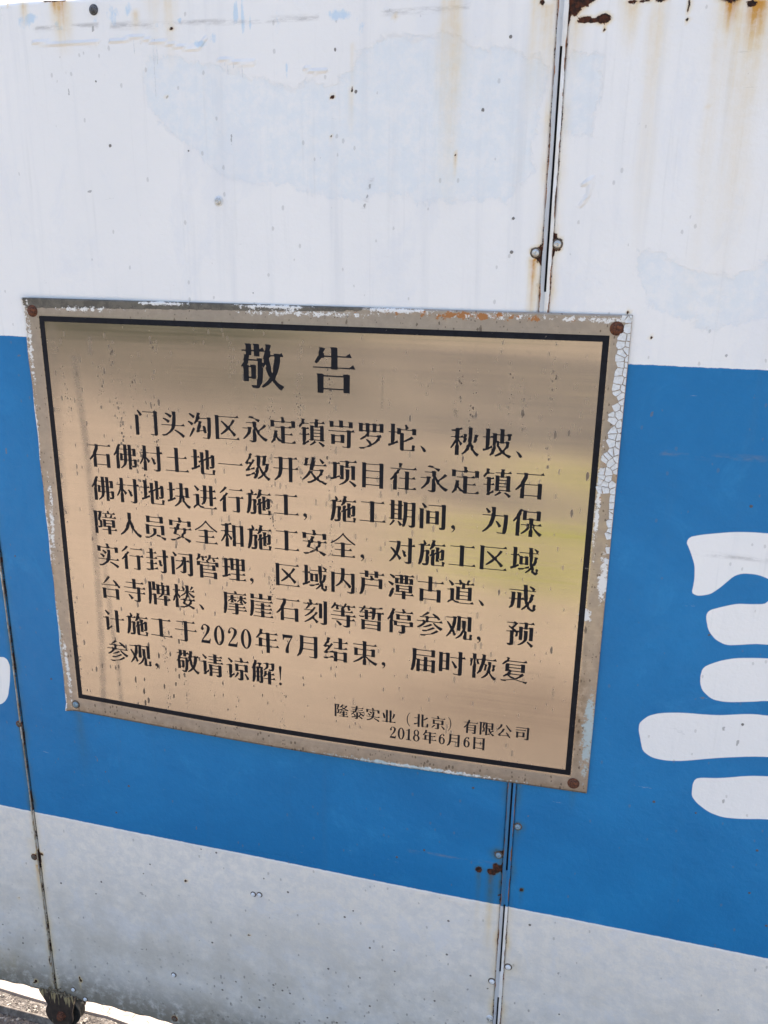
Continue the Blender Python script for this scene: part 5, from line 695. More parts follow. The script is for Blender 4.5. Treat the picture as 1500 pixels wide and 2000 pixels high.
'障': [[15,-28,-1,305,-7,13,41,1,5,-3,6,-1,1,-4,4,-3,20,1,2,2,-4,4,0,3,1,0,29,2,5,-3,10,-1,10,-11,-12,-12,-1,-32,-19,-45,-2,-11,-4,-3,10,-9,10,-1,9,-15,2,-11,0,-67,-10,-9,-11,-1,-15,-4,-24,0,-2,3,-6,20,29,1,7,5,4,7,-2,2,-6,2,0,17,4,5,-6,31,-5,7,-9,1,-3,4,-1,9,4,4,-6,7,8,35,-5,5,14,40,0,7,-3,2,-25,-1,-1,-3,-1,-46,-2,-7,-3,-31,5,-12,1,-89,-8,-2,-2,-4,2,-17,7,-4,0,-82,-2,-1],[213,-28,-1,55,-2,3,-81,0,-2,2,0,6,1,1,80,1,4,3,0,30,-2,3,-19,0,-5,-4,-42,0,1,63,-2,14,-1,17,-7,8,0,3,41,1,5,-3,6,-1,2,-4,3,0,78,0,3,2,-1,5,14,1,28,0,5,-3,6,-1,0,-102,-44,0,-4,4,-16,0,-2,-3,0,-30,3,-3,45,0,30,21,16,-31,-92,0,-2,-3,-1,-55],[190,86,14,0,2,2,-1,4,1,2,40,0,6,-3,6,-1,3,-4,16,0,2,3,0,27,-4,2,-85,0,-2,-4,0,-25],[190,128,87,0,2,3,0,27,-4,2,-85,0,-2,-4,0,-25],[292,201,-163,1,-2,1,-1,5,2,2,55,2,1,1,-2,3,2,4,-9,24,7,4,1,3,6,2,1,3,-3,2,-43,0,-1,1,0,7,75,1,2,2,-2,3,1,4,-7,20,23,7,11,-26,4,-5,-2,-3,2,-2,41,0,30,21,16,-31,-63,1,-4,-2,-4,2,-67,-1,-2,-2,4,-4,-2,-4,11,-25,-6,-10,3,-2,46,1,2,2,-2,3,6,9,8,20,1,3,-2,3,4,3,9,-3,2,-4,13,-4,-11,-23,1,-4,-2,-3,2,-2,21,0,30,21,16,-30,-2,-2]],
'人': [[324,-30,-17,10,-23,16,-12,14,-18,18,-24,36,-14,1,-21,38,-7,17,0,13,-7,15,-3,-2,-3,-8,-3,-4,1,-14,-7,-19,-24,-42,-2,-2,-8,-1,-10,-13,-21,-23,-25,-19,-36,-18,-3,1,-9,9,8,9,42,36,10,14,30,45,2,6,-5,4,20,47,3,12,1,2,5,1,4,4,11,35,-2,3,-6,2,2,78,-7,9,0,3,44,1,5,-3,6,-1,1,-80,-6,-2,-2,-3,7,-18,6,-20,4,-7,8,-3,14,-38,8,-16,0,-11,-5,-2,0,-4,18,-25,6,-4,32,-35,41,-21,17,-12,0,-6,-8,-7,-11,-15]],
'员': [[322,-35,-51,31,0,1,7,2,0,2,-2,2,-75,15,-3,8,4,9,5,4,42,-7,10,-5,0,-6,-3,-4,2,-2,54,-10,19,-5,8,-4,2,-4,-2,-5,-12,-20],[45,-26,-3,2,-6,8,-8,2,0,8,16,1,23,3,32,1,3,2,0,2,-9,2,0,1,23,12,24,18,10,12,4,6,5,16,-6,4,0,34,-7,9,0,3,42,1,5,-3,6,-1,0,-56,-7,-18,-10,-7,-5,-8,-5,-2,-28,-19,-15,-6,-3,-5,-29,-7,-2,-2,0,-4,-3,-2],[46,33,-1,123,-7,9,0,3,44,1,5,-3,6,-1,1,-5,4,-2,165,0,3,2,-5,5,0,3,34,2,6,2,10,-6,6,-1,0,-129,-48,0,-1,108,-2,4,-168,0,-3,0,-1,-4,-1,-111],[58,198,-1,78,-7,9,0,3,44,1,5,-3,6,-1,1,-4,4,-3,138,1,3,2,-4,4,0,3,32,2,8,2,10,-6,6,-2,1,-84,-2,-2,-46,0,-2,5,-4,3,-140,0,-4,-3,-2,-5],[108,215,144,0,2,4,0,48,-4,3,-142,-1,-2,-4,0,-46]],
'安': [[303,-30,-28,22,-11,6,-22,15,0,3,10,2,1,2,-2,2,-22,5,-5,-2,-18,0,-1,1,0,10,-4,2,-5,0,-1,-7,-7,-5,-22,-11,-19,-11,-43,-9,-2,-2,3,-6,-3,-3,-30,-6,-19,-1,-5,1,-3,5,-1,5,-8,0,-3,2,0,8,23,1,36,5,15,1,12,2,4,3,-2,2,-6,2,1,1,26,16,11,9,8,2,3,-4,3,-2,19,2,7,-1,2,3,-2,3,-29,5,-1,5,-2,2,-20,8,-18,4,-27,0,-6,2,-3,4,-9,3,0,8,19,41,-4,4,3,5,0,7,-4,3,-66,0,-1,1,0,7,67,1,3,2,-6,6,0,3,29,2,2,2,1,9,15,32,0,3,-5,5,0,3,23,2,26,-5,3,-3,-14,-24,-9,-12,5,-4,0,-18,2,-3,54,0,3,2,-6,6,0,3,33,2,6,-4,6,-1,1,-6,2,-2,30,0,34,22,15,-31,-75,-1,-2,-2,3,-6,-15,-18,2,-2,5,-1,1,-6,-9,-17,-7,-10,-12,-1,-12,-12,1,-4,1,-24,2,-3,53,-13,4,-3,34,-13,11,-7,2,-5,-2,-6,-21,-20],[184,53,8,0,3,2,1,28,4,5,11,2,4,4,7,13,7,20,-1,3,-4,1,1,9,-2,3,-56,0,-2,-2,-1,-5,-13,-1,-5,-3,-6,-1,-16,-16,2,-2,4,-1,0,-5,-8,-15,0,-14,3,-2,17,-4,20,-8,1,-5,2,-2],[123,153,5,0,2,2,0,4,-2,2,-3,0,-4,-3],[23,188,-1,63,-7,9,0,3,43,1,5,-3,6,-1,1,-5,3,-2,81,0,5,4,0,5,-4,31,-7,8,0,3,1,0,28,1,5,-3,5,-1,5,-12,0,-6,-5,-3,5,-7,11,-10,1,-3,-2,-5,2,-2,78,0,3,2,-5,5,0,3,34,2,6,1,16,-7,0,-69,-1,-2,-47,0,-1,52,-4,4,-87,-1,-3,-2,-1,-6,-2,-1,-33,1,-2,6,-3,2,-80,0,-2,-3,-1,-52]],
'全': [[156,-19,-1,5,-3,2,-125,1,0,7,1,1,123,1,4,2,1,67,-2,3,-79,2,-2,0,-1,2,2,6,80,2,2,3,-1,65,-4,2,-79,1,-1,1,0,7,79,1,3,2,-5,5,0,3,14,2,31,-1,4,-3,6,-1,1,-5,3,-2,83,-1,0,-7,-1,-1,-81,-1,-4,-2,0,-65,1,-3,46,-1,32,22,16,-30,-2,-1,-91,-1,-2,-4,0,-67,4,-2,87,0,31,21,16,-31,-134,0,-4,-2,-2,-5],[329,150,-37,23,-38,27,-34,30,-37,38,-3,0,-4,0,-26,-29,-23,-23,-36,-28,-28,-19,-33,-19,-12,14,3,3,23,12,32,20,30,23,30,27,22,23,18,26,4,1,13,-6,-2,-7,1,-4,46,-46,51,-39,53,-32,0,-2,-10,-13]],
'和': [[79,-28,0,93,9,32,0,18,-2,1,-2,-2,-26,-44,-28,-32,-5,-3,-9,12,29,49,19,39,6,6,2,3,0,30,-2,4,-51,1,-1,1,0,6,1,1,48,1,3,1,2,6,4,1,2,3,0,49,-3,3,-41,1,-1,1,0,4,-6,1,-3,3,0,7,5,-2,47,5,2,2,2,8,-3,5,1,2,36,0,9,-7,8,-2,1,3,-6,3,30,14,2,0,15,-15,1,-2,-3,-6,-42,-7,-3,-2,0,-76,4,-3,46,0,4,2,0,69,-7,9,0,3,42,1,5,-3,6,-1,1,-5,4,-3,51,1,3,2,-5,5,0,3,13,1,30,0,5,-3,6,-1,0,-278,-46,0,-1,32,-2,3,-54,1,-4,-4,-1,-35,-45,0,0,75,3,4,6,16,0,13,-9,20,-1,61,-4,2,-47,0,-3,-2,-1,-15,-5,-1,-1,-3,18,-19,1,-7,40,-36,2,-6,-16,-23,-5,-2,-3,1,-5,7,-7,16,-14,24,-8,16,-2,2,-4,-1,0,-17,9,-37,0,-102,-2,-1],[229,35,54,-1,4,3,1,210,-3,4,-54,1,-4,-3,-1,-210]],
'对': [[268,-29,-15,1,-22,4,1,2,9,2,1,3,-2,1,-15,1,-3,3,-2,6,0,5,6,-5,35,0,3,2,0,67,4,9,-4,14,0,109,-4,3,-85,0,-1,1,0,6,2,1,87,2,1,3,0,81,-7,9,0,3,43,1,5,-3,6,-2,1,-85,3,-1,23,15,15,-30,-2,-1,-36,-1,-3,-2,-2,-201,-2,-7,-4,-5,-7,-5,-15,-3,-5,-3],[36,-18,-9,11,13,14,29,39,25,47,-7,8,-14,21,-28,33,-5,8,12,10,28,-19,23,-20,3,-3,2,-5,2,0,4,10,-5,14,9,36,8,46,-2,3,-3,1,-95,1,-1,1,0,7,96,1,3,2,-6,6,0,3,1,1,36,0,7,-1,10,-11,-4,-7,-1,-44,-13,-55,-13,-39,-1,-7,-4,-4,42,-45,4,-7,-1,-4,-21,-20,-7,0,-19,37,-12,16,-4,3,-6,-9,0,-13,-5,-1,-3,-2,-23,-30,-15,-13,-20,-15],[218,57,-4,10,-8,3,-3,8,3,5,-9,29,-10,25,1,3,11,5,3,-1,14,-14,10,-1,3,-4,4,-8,0,-6,-7,-4,20,-33,-4,-8,-18,-9]],
'域': [[311,-33,-14,5,-16,16,-10,2,-8,14,3,16,-2,7,-2,2,-28,-26,-26,-18,-7,-3,-10,9,25,25,2,3,16,18,18,28,-1,5,-7,2,-2,10,-5,104,-2,3,-4,2,-3,38,-4,3,-104,0,-2,1,0,6,1,1,107,1,2,4,0,47,-7,9,0,3,1,0,40,1,5,-3,6,-1,0,-5,-5,-8,5,-16,2,-28,2,-3,34,0,3,2,-2,11,-8,13,-16,17,-2,4,8,7,17,-7,26,-16,5,-7,-1,-4,-10,-11,-2,-7,2,-2,10,-1,0,-8,-63,-1,-3,-3,3,-64,-3,-23,-3,-15,2,-19,2,-3,2,0,2,3,5,17,4,8,4,32,4,16,-6,11,25,1,17,-4,4,-4,-17,-36,2,-2,5,-1,0,-12,-11,-28,-10,-20,-11,-1,-9,-11,5,-4,1,-9,5,-23,0,-14,-5,-1,-2,-2,16,-19,9,-2,6,9,0,7,-5,2,-1,2,1,24,19,1,9,-6,3,-4,-4,-19,-5,-13,2,-3,5,-1,0,-13,-8,-3,-4,-8,-8,-5],[117,17,-4,11,-6,2,0,8,82,9,5,3,-2,2,-4,1,1,1,10,5,15,5,16,7,4,0,2,-3,2,-17,-4,-6,-54,-8,-6,-3,1,-6,-6,-4],[22,21,-9,25,31,14,2,2,-2,5,0,126,-4,4,-25,1,0,7,1,1,24,1,3,2,0,79,-7,9,0,3,41,1,5,-3,6,-2,0,-81,2,-3,3,0,15,9,12,-23,0,-4,28,-1,4,-3,6,-1,1,-4,3,-2,19,0,2,2,-4,7,14,2,25,-1,8,-8,0,-2,-3,-4,-1,-3,5,-89,-2,-1,-37,0,-4,5,-21,1,-3,-2,-3,-4,-26,0,-6,5,-6,1,-1,89,-7,8,0,5,-2,2,-18,0,-3,-4,0,-99,-9,-10,0,-3,3,-2,29,13,8,-22,-31,-17,-2,-2,1,-4,-15,-7,-13,-2,-33,-16],[161,101,22,0,3,2,0,66,-2,4,-22,0,-3,-2,-1,-66]],
'实': [[315,-31,-23,18,-28,19,-61,33,0,4,5,8,27,-7,28,-10,59,-26,14,-9,3,-5,-2,-5,-16,-20],[49,-23,-3,2,-6,9,-7,2,0,8,19,2,26,1,2,4,24,14,24,17,15,18,7,12,0,4,-10,6,-113,0,-1,1,0,7,115,1,3,2,1,4,10,1,6,20,7,44,7,15,2,7,-3,8,-4,6,0,17,-7,8,0,3,41,1,5,-3,6,-2,0,-63,-4,-30,-6,-30,1,-7,92,-1,31,21,16,-30,-2,-2,-136,1,-3,-6,-8,-2,-9,-15,-15,-20,-8,-1,-6,-6,-20,-15,-18,-10,-3,-4,-13,-3,-4,-6,-7,-3],[103,98,-13,17,-33,30,9,10,6,0,16,-6,31,-17,7,-7,0,-6,-16,-20,-4,-2],[138,154,-6,3,-10,15,-28,28,0,2,9,9,22,-8,28,-16,6,-6,1,-4,-2,-6,-15,-15],[22,188,-1,63,-7,9,0,3,43,1,5,-3,6,-1,1,-5,3,-2,89,0,5,4,0,5,-2,16,-4,14,1,4,-6,6,0,3,1,1,27,0,5,-3,4,-1,6,-11,0,-6,-5,-3,5,-8,12,-11,1,-3,-2,-5,2,-2,73,0,3,2,-5,5,0,3,33,2,6,1,16,-7,1,-69,-2,-2,-46,0,-1,52,-4,4,-83,-1,-3,-2,-1,-5,-2,0,-32,0,-2,5,-3,2,-88,0,-2,-3,-1,-52]],
'封': [[261,-28,-21,4,0,2,4,1,1,3,-12,2,-5,6,0,6,1,1,7,-5,33,1,3,2,1,71,6,8,1,3,-7,24,-1,96,-4,3,-82,0,-1,1,0,6,2,1,83,1,2,4,0,76,-7,9,0,3,43,1,5,-3,6,-2,1,-75,3,-1,15,10,15,-30,-1,-1,-29,-1,-3,-3,0,-189,-3,-16,-7,-11,-9,-4,-10,-1,-9,-4],[41,-9,-19,1,0,3,12,2,2,2,-3,2,-17,-1,-2,4,0,7,5,-1,22,1,10,1,17,1,8,2,0,70,-3,3,-47,1,-1,1,0,7,50,1,1,4,1,44,1,1,44,0,1,-46,2,-3,15,0,24,17,5,2,14,-29,-59,0,-2,-4,0,-51,-1,-4,4,-8,18,2,3,3,-2,3,1,1,17,6,16,11,9,-7,2,-12,5,-12,-30,-1,-38,-4,-3,-2,-1,-7,-4,-1,-13,-2,-16,-1,-5,4,-4,0,-3,-2,0,-6,-5,-2,-16,0],[234,64,-5,8,-8,2,-9,22,3,5,-11,46,14,5,16,-1,2,-1,12,-27,0,-8,-5,-1,-2,-3,22,-34,-1,-3,-3,-2,-19,-8],[77,157,-1,4,-3,2,-56,1,0,7,1,1,55,1,3,3,0,60,-3,2,-44,1,-1,1,0,6,2,2,44,0,2,4,0,40,-7,9,0,3,43,1,4,-3,6,-2,0,-48,2,-4,14,0,27,19,15,-28,-1,-1,-52,0,-3,-2,-1,-61,3,-2,15,0,32,22,15,-31,-62,-1,-3,-2,-2,-4]],
'闭': [[295,-30,-27,7,-3,10,-5,3,-2,4,1,5,29,0,3,3,1,159,-3,4,-44,1,-4,-3,-1,-132,-2,-11,-7,-9,-13,-5,-9,-1,-6,-3,-21,2,-21,4,9,3,1,3,-2,1,-15,1,-4,7,0,6,7,-5,32,1,3,2,1,67,9,20,0,48,-2,4,-3,-3,-1,-39,-7,-10,-38,-34,-21,-14,-38,-19,-8,7,0,2,36,28,26,26,20,23,16,25,-1,4,-8,4,-85,1,-1,1,0,7,85,1,2,2,-5,5,0,3,20,2,3,2,0,33,-7,9,0,3,44,1,5,-3,6,-1,2,-55,2,0,29,20,14,-25,2,-2,2,2,1,89,-3,4,-160,1,-1,1,0,7,158,1,3,2,-5,5,0,3,32,2,6,1,10,-5,6,-1,-1,-288,-5,-11,-7,-5,-14,-3,-7,-5],[22,-29,0,239,-8,13,43,1,5,-3,6,-1,0,-2,0,-153,-4,-10,4,-10,0,-73,-2,-2],[79,228,-3,3,-10,21,-21,31,1,2,11,7,4,-1,15,-11,26,-22,5,-8,1,-4,-2,-4,-19,-13]],
'管': [[66,-29,0,169,7,2,2,2,-2,2,-8,1,-4,-5,-35,0,0,58,45,0,3,-4,3,-2,89,1,2,2,-2,3,2,3,-9,21,19,4,2,2,-2,5,7,9,12,19,1,25,4,11,7,1,5,2,23,-4,0,-4,-6,-19,1,-3,-2,-3,3,-2,69,0,30,20,14,-29,-68,0,-3,-2,-1,-4,2,-3,18,-18,3,-9,-2,-5,-20,-9,-6,0,-2,2,-6,20,-9,19,1,3,10,2,1,1,-2,2,-33,0,-2,-2,-1,-9,-2,-4,-11,-2,-13,-18,-2,0,-12,7,-2,-3,15,-26,-1,-4,2,-1,84,0,3,2,-3,3,0,3,28,2,8,3,4,0,8,-7,6,-2,0,-57,-37,0,-1,13,-2,2,-6,2,-1,23,-3,3,-211,1,-4,-4,0,-17,2,-3,27,-1,4,-3,6,-1,1,-3,3,-2,125,0,3,2,-3,3,0,3,27,2,8,3,5,-1,11,-12,-5,-9,7,-3,0,-55,-44,0,-3,5,-3,0,-128,0,-3,-3,0,-30,4,-3,143,0,3,2,-3,3,0,3,27,2,8,3,4,0,8,-7,6,-2,0,-86,-44,0,-1,1,-1,13,-3,2,-147,0,-4,-2,-1,-14,-1,-1],[115,-2,150,0,2,3,0,41,-4,2,-148,0,-3,-4,1,-39],[115,100,131,0,2,3,0,37,-4,2,-129,0,-3,-4,1,-35],[36,210,-20,12,14,18,12,21,1,21,3,12,-6,7,0,3,23,1,5,-3,17,-4,-7,-23,2,-3,-2,-3,2,-2,13,0,2,2,-3,6,14,1,13,0,4,-3,6,-1,3,-5,8,0,28,19,14,-27,-2,-1,-48,-1,-2,-2,-1,-10,-5,-3,14,-18,0,-6,-5,-3,-15,-5,-11,5,-3,4,-5,24,-1,13,-2,1,-19,0,-2,-2,-1,-8,-6,-11,-10,-2,-16,-21,-3,-3]],
'理': [[214,-17,-1,5,-3,2,-94,0,-2,2,0,6,1,1,94,1,4,3,1,58,-2,3,-68,2,-2,1,0,6,1,1,69,2,2,3,0,48,-4,4,-25,1,-3,-2,-3,-5,-42,0,-1,130,-3,4,-33,0,-3,-2,0,-86,3,-2,19,12,12,-24,-2,-1,-29,-1,-3,-2,-1,-80,-9,-13,2,-3,9,-3,2,2,-2,3,3,2,25,13,3,-3,2,-9,7,-16,-22,-1,-13,-2,-6,-4,-1,-7,-2,-2,-18,-6,-8,-1,-8,-4,-38,-5,-2,11,-6,4,0,7,33,6,3,4,0,108,-3,2,-26,1,-1,6,1,2,26,1,3,2,0,88,-3,4,-30,1,0,8,29,1,2,2,-5,5,0,3,14,2,29,-1,4,-3,6,-1,1,-5,3,-2,23,16,4,-2,5,-12,2,-2,2,2,0,5,-7,8,0,3,14,2,27,-1,4,-3,6,-1,1,-4,4,-3,25,1,2,2,-4,7,14,2,27,-1,4,-3,6,-1,1,-4,4,-3,25,1,2,2,-4,4,0,3,29,2,7,2,3,0,8,-6,6,-1,0,-159,-2,-2,-42,1,-4,6,-28,0,-2,-4,0,-48,3,-4,33,0,30,21,16,-31,-80,0,-2,-4,0,-58,3,-3,45,0,30,21,16,-31,-90,0,-4,-2,-2,-5],[183,141,27,0,3,2,3,8,0,44,-3,4,-29,0,-3,-2,-1,-52],[264,141,27,0,3,2,0,52,-2,4,-29,0,-3,-2,0,-47],[183,209,29,0,3,2,1,54,-3,4,-29,0,-3,-2,-1,-54],[262,209,29,0,3,2,0,54,-2,4,-29,0,-3,-2,0,-54]],
'内': [[26,-30,0,260,-8,13,42,1,5,-3,6,-1,1,-6,3,-2,78,0,2,2,1,8,0,50,-7,9,0,3,42,2,12,-6,1,-64,2,-4,77,0,3,2,-6,6,0,3,13,1,26,1,5,-1,4,-3,6,-1,0,-241,-3,-13,-4,-6,-8,-4,-13,-2,-9,-4,-24,2,-15,3,8,3,1,1,-2,2,-24,1,-6,9,0,6,7,-6,42,0,3,2,1,49,9,12,1,25,-10,20,0,119,-2,4,-80,0,-2,-3,-7,-59,-4,-4,27,-20,44,-38,18,-17,10,-12,1,-4,-2,-4,-19,-15,-6,-2,-4,2,-32,43,-28,30,-10,13,-6,5,-6,2,-4,-5,2,-15,-7,-11,-8,-2,-17,-18,-16,-15,-3,-1,-12,-8,-15,-8,-7,-3,-3,1,-8,9,26,23,20,23,21,39,2,6,-5,4,7,29,2,32,-4,3,-75,0,-3,0,-1,-4,-1,-142,-6,-13,6,-12,0,-80,-2,-1]],
'芦': [[35,-21,-14,12,14,26,6,18,-5,5,6,19,6,37,1,97,-7,9,0,3,43,1,5,-3,6,-1,1,-5,3,-2,62,0,2,2,1,7,5,1,2,3,-12,20,1,5,-4,7,26,2,11,-6,1,-7,-5,-3,11,-12,10,-9,1,-3,-2,-5,2,-2,56,0,3,2,-5,5,0,3,30,2,7,2,3,0,8,-6,6,-1,0,-125,-46,0,-1,27,-3,3,-171,0,-2,-2,-5,-32,-5,-24,-6,-20,-9,-21,-12,-20,-14,-1],[99,117,172,0,3,4,-1,62,-4,3,-69,0,-4,-2,-2,-5,-27,-1,-2,1,-1,4,-3,2,-62,0,-3,-4,0,-60],[94,219,-1,34,-2,3,-67,0,-2,2,0,6,1,1,68,1,2,3,0,23,-7,9,0,3,1,0,41,1,5,-3,6,-1,1,-32,2,-3,72,0,4,3,0,23,-7,9,0,3,43,1,5,-3,6,-2,1,-31,2,-3,32,0,30,21,16,-30,-2,-1,-76,0,-2,-3,-1,-32,-2,-1,-43,0,-2,33,-2,3,-73,0,-3,-3,-1,-20,-1,-4,1,-10]],
'潭': [[199,-29,-1,48,-2,3,-96,1,0,7,1,1,93,1,4,3,0,24,-2,3,-29,0,-5,-4,-43,0,0,20,3,16,-3,8,-1,42,-7,9,0,3,41,1,5,-3,6,-1,2,-3,3,-2,106,1,3,2,-1,5,14,2,28,-1,5,-3,6,-1,0,-95,-44,0,-5,4,-33,0,-2,-3,0,-24,3,-3,56,0,30,21,16,-31,-103,0,-2,-3,-1,-48],[37,-15,-1,1,2,4,-10,7,14,39,-4,4,1,2,27,59,7,2,5,8,4,2,20,-19,-5,-11,-10,-16,6,-4,0,-12,-32,-66],[166,72,24,0,2,2,-1,4,1,2,40,0,6,-3,6,-1,4,-4,33,0,2,3,0,24,-4,3,-113,-1,-2,-4,0,-22],[166,111,115,0,2,3,0,23,-4,3,-113,-1,-2,-4,0,-21],[71,138,-24,22,-25,20,-1,2,8,10,5,1,12,-4,40,-17,7,-6,1,-3,-2,-5,-13,-18,-2,-2],[110,172,-2,2,0,59,-2,4,-7,6,-7,-7,-4,-1,-4,1,-20,22,-8,4,-16,16,0,3,8,9,16,-4,41,-19,4,-7,-6,-11,2,-2,36,0,5,-3,6,-1,4,-4,10,0,3,2,1,26,-2,3,-60,2,-2,2,2,6,54,1,3,2,-3,6,14,1,26,0,4,-3,6,-1,1,-3,3,-2,9,1,-2,7,14,1,26,0,4,-3,6,-1,1,-3,3,-2,26,0,31,21,16,-30,-2,-2,-71,1,-3,-3,0,-26,2,-3,9,0,2,2,-1,5,25,2,10,4,4,0,7,-8,6,-1,0,-71,-43,0,-4,4,-13,0,-3,0,-3,-4,-39,0,-5,4,-11,0,-3,0,-3,-4,-39,0,-5,4,-10,0,-3,0,-3,-4],[155,186,11,0,3,2,0,38,-2,3,-11,0,-3,-2,-1,-37],[215,186,12,0,3,2,0,38,-2,3,-12,0,-3,-2,-1,-37],[276,186,14,0,3,2,0,38,-2,3,-14,0,-3,-2,0,-37],[215,239,12,0,3,2,0,27,-2,3,-12,0,-3,-2,0,-27]],
'古': [[48,-29,-1,152,-7,9,0,3,44,1,5,-3,6,-1,1,-5,3,-2,53,0,2,4,0,87,-4,4,-130,0,-1,1,0,7,133,1,2,4,0,59,-7,9,0,3,13,1,32,0,5,-3,6,-1,1,-68,2,-4,97,0,32,21,14,-28,0,-3,-141,1,-4,-4,0,-87,2,-4,52,0,3,2,-5,5,0,3,34,2,5,1,7,-2,4,-3,6,-1,0,-160,-48,0,-1,22,-3,3,-160,1,-4,-4,-1,-23],[98,7,163,0,3,4,-1,102,-4,3,-52,-1,-3,-2,-2,-6,-45,-1,-2,1,-1,6,-3,2,-53,0,-2,-4,0,-100]],
'道': [[31,-15,-9,11,1,3,21,25,11,1,2,3,0,125,-3,3,-35,1,-1,1,0,6,2,2,33,0,2,2,-5,5,0,3,14,2,28,-1,5,-3,6,-2,1,-143,2,-4,9,-1,4,-4,8,-4,35,-6,2,-4,0,-6,11,-4,122,1,37,25,16,-30,-1,-1,-52,-3,-124,0,-4,1,-30,3,-26,6,-17,17,-16,1,-21,-12,-25,-19],[128,32,0,159,-8,13,42,1,5,-3,6,-1,3,-5,18,0,2,3,1,31,3,5,-2,3,-9,0,-3,-2,-2,-4,-20,0,-2,4,-3,2,-46,1,-1,1,0,7,48,1,5,2,1,2,-1,10,-10,30,14,5,6,-2,14,-2,0,-6,-4,-1,-2,-2,17,-18,3,-7,21,-1,4,-3,6,-1,1,-4,3,-2,14,0,3,2,-2,9,10,29,-2,3,7,1,5,9,25,-7,-22,-36,2,-2,5,-1,3,-7,17,0,31,21,14,-28,0,-3,-61,0,-3,-2,-1,-4,-2,0,-24,0,-2,4,-3,2,-14,0,-3,-3,0,-36,2,-3,30,0,2,2,-3,3,0,3,28,2,9,3,3,0,8,-7,6,-1,0,-169,-45,0,-3,4,-3,2,-91,0,-3,-2,-3,-4],[176,47,95,0,2,3,0,35,-4,3,-93,-1,-2,-4,0,-33],[176,97,95,0,2,3,0,35,-4,3,-93,-1,-2,-4,0,-33],[176,147,95,0,2,3,0,34,-3,2,-31,0,-3,0,-3,-5,-34,-1,-2,1,-3,5,-18,0,-2,-4,0,-32],[74,210,-5,3,-16,29,-11,14,-1,3,-10,14,10,8,6,-1,18,-14,28,-24,7,-10,-1,-7,-21,-14]],
'戒': [[314,-32,-22,4,-11,7,-9,8,-6,1,-3,2,-8,9,-9,1,-1,2,2,12,-6,9,-25,-25,-30,-20,-2,0,-9,10,0,2,39,41,14,22,-2,2,-5,1,-1,2,-12,49,-4,4,-32,0,-3,-2,-1,-100,-5,-9,-39,0,-1,109,-3,3,-17,0,-4,-2,-5,-39,-7,-30,-9,-22,-8,-13,-2,-1,-11,-1,-9,-9,-10,-7,-11,8,0,2,9,14,1,4,8,15,5,20,-6,4,6,29,2,26,-3,2,-25,1,-2,2,2,6,25,1,3,2,0,67,-7,9,0,3,42,1,5,-3,6,-1,0,-74,3,-4,19,0,3,3,0,66,-7,9,0,3,1,1,40,0,5,-3,6,-1,1,-69,2,-2,2,1,19,13,8,-14,2,-1,2,2,-6,52,-3,34,-2,9,-2,2,-167,1,-1,1,0,7,168,1,3,4,-1,51,-7,9,0,3,1,0,41,1,5,-3,6,-1,0,-10,-2,-6,2,-5,1,-10,1,-23,2,-8,2,-2,48,-1,4,3,-2,5,0,4,-7,10,-29,27,10,9,17,-6,37,-20,6,-7,1,-4,-2,-4,-6,-7,-3,-7,3,-2,16,-1,0,-8,-92,-1,-4,-4,2,-31,7,-62,-3,-10,-1,-21,4,-12,4,2,6,11,8,23,-3,4,0,4,17,49,-6,7,0,3,25,1,19,-5,3,-3,-10,-23,-8,-14,2,-2,5,-1,1,-11,-9,-21,-17,-33,-12,-1,-9,-12,0,-3,4,-2,0,-12,-5,-2,-2,-3,10,-21,15,-18,13,-7,11,0,3,2,-4,8,0,30,2,22,26,0,2,-3,6,-4,1,-3,-9,-31,2,-2,6,-2,0,-15,-3,-9,-4,-6,-8,-2,-2,-6,-3,-3,-5,-3]],
'台': [[54,-28,-1,141,-7,9,0,3,44,1,5,-3,6,-1,1,-5,4,-3,145,1,3,2,-5,5,0,3,34,2,6,1,10,-5,6,-1,0,-150,-48,0,-1,24,-4,4,-147,-1,-3,-3,-1,-24],[104,9,150,0,2,4,0,90,-4,3,-148,-1,-2,-4,0,-88],[310,140,-22,29,-6,4,-5,0,-5,-3,-13,0,-5,5,-24,1,-59,-4,-28,-1,-8,-1,-91,-2,-4,2,-2,9,1,1,6,-4,90,2,8,2,113,5,4,4,-2,10,-35,47,13,9,4,-1,16,-11,19,-15,2,-5,27,-30,0,-6,14,-9,14,-22],[73,188,-8,0,-1,2,51,67,31,47,4,2,26,-12,2,-3,-2,-4,-12,-17,-44,-47,-42,-35]],
'寺': [[228,-27,-22,2,-15,3,-3,-1,0,1,16,3,2,2,-1,1,-30,2,-6,8,0,6,7,-5,40,0,3,2,1,98,-3,4,-189,1,-2,1,0,6,1,1,188,0,4,3,1,54,-3,4,-12,0,-4,-7,-44,0,-2,0,-1,5,-3,2,-131,1,-2,1,0,6,1,1,131,0,4,2,0,59,-2,4,-101,1,-2,0,-1,2,2,6,102,1,2,3,0,37,-7,9,0,3,1,1,43,0,5,-3,6,-1,1,-46,2,-3,72,0,30,21,15,-28,1,-3,-2,-1,-116,1,-3,-4,0,-56,3,-4,10,0,2,1,0,2,-5,5,0,3,1,0,42,2,6,-4,6,-1,1,-6,2,-2,31,0,33,22,16,-30,-2,-1,-76,0,-4,-3,0,-54,1,-3,29,-1,30,21,16,-30,-2,-2,-70,2,-4,-2,-2,-104,-4,-8,-6,-5,-9,-3,-9,-1,-5,-3],[123,2,-18,33,-25,33,13,9,5,-2,19,-13,31,-28,5,-9,1,-4,-3,-5,-20,-13]],
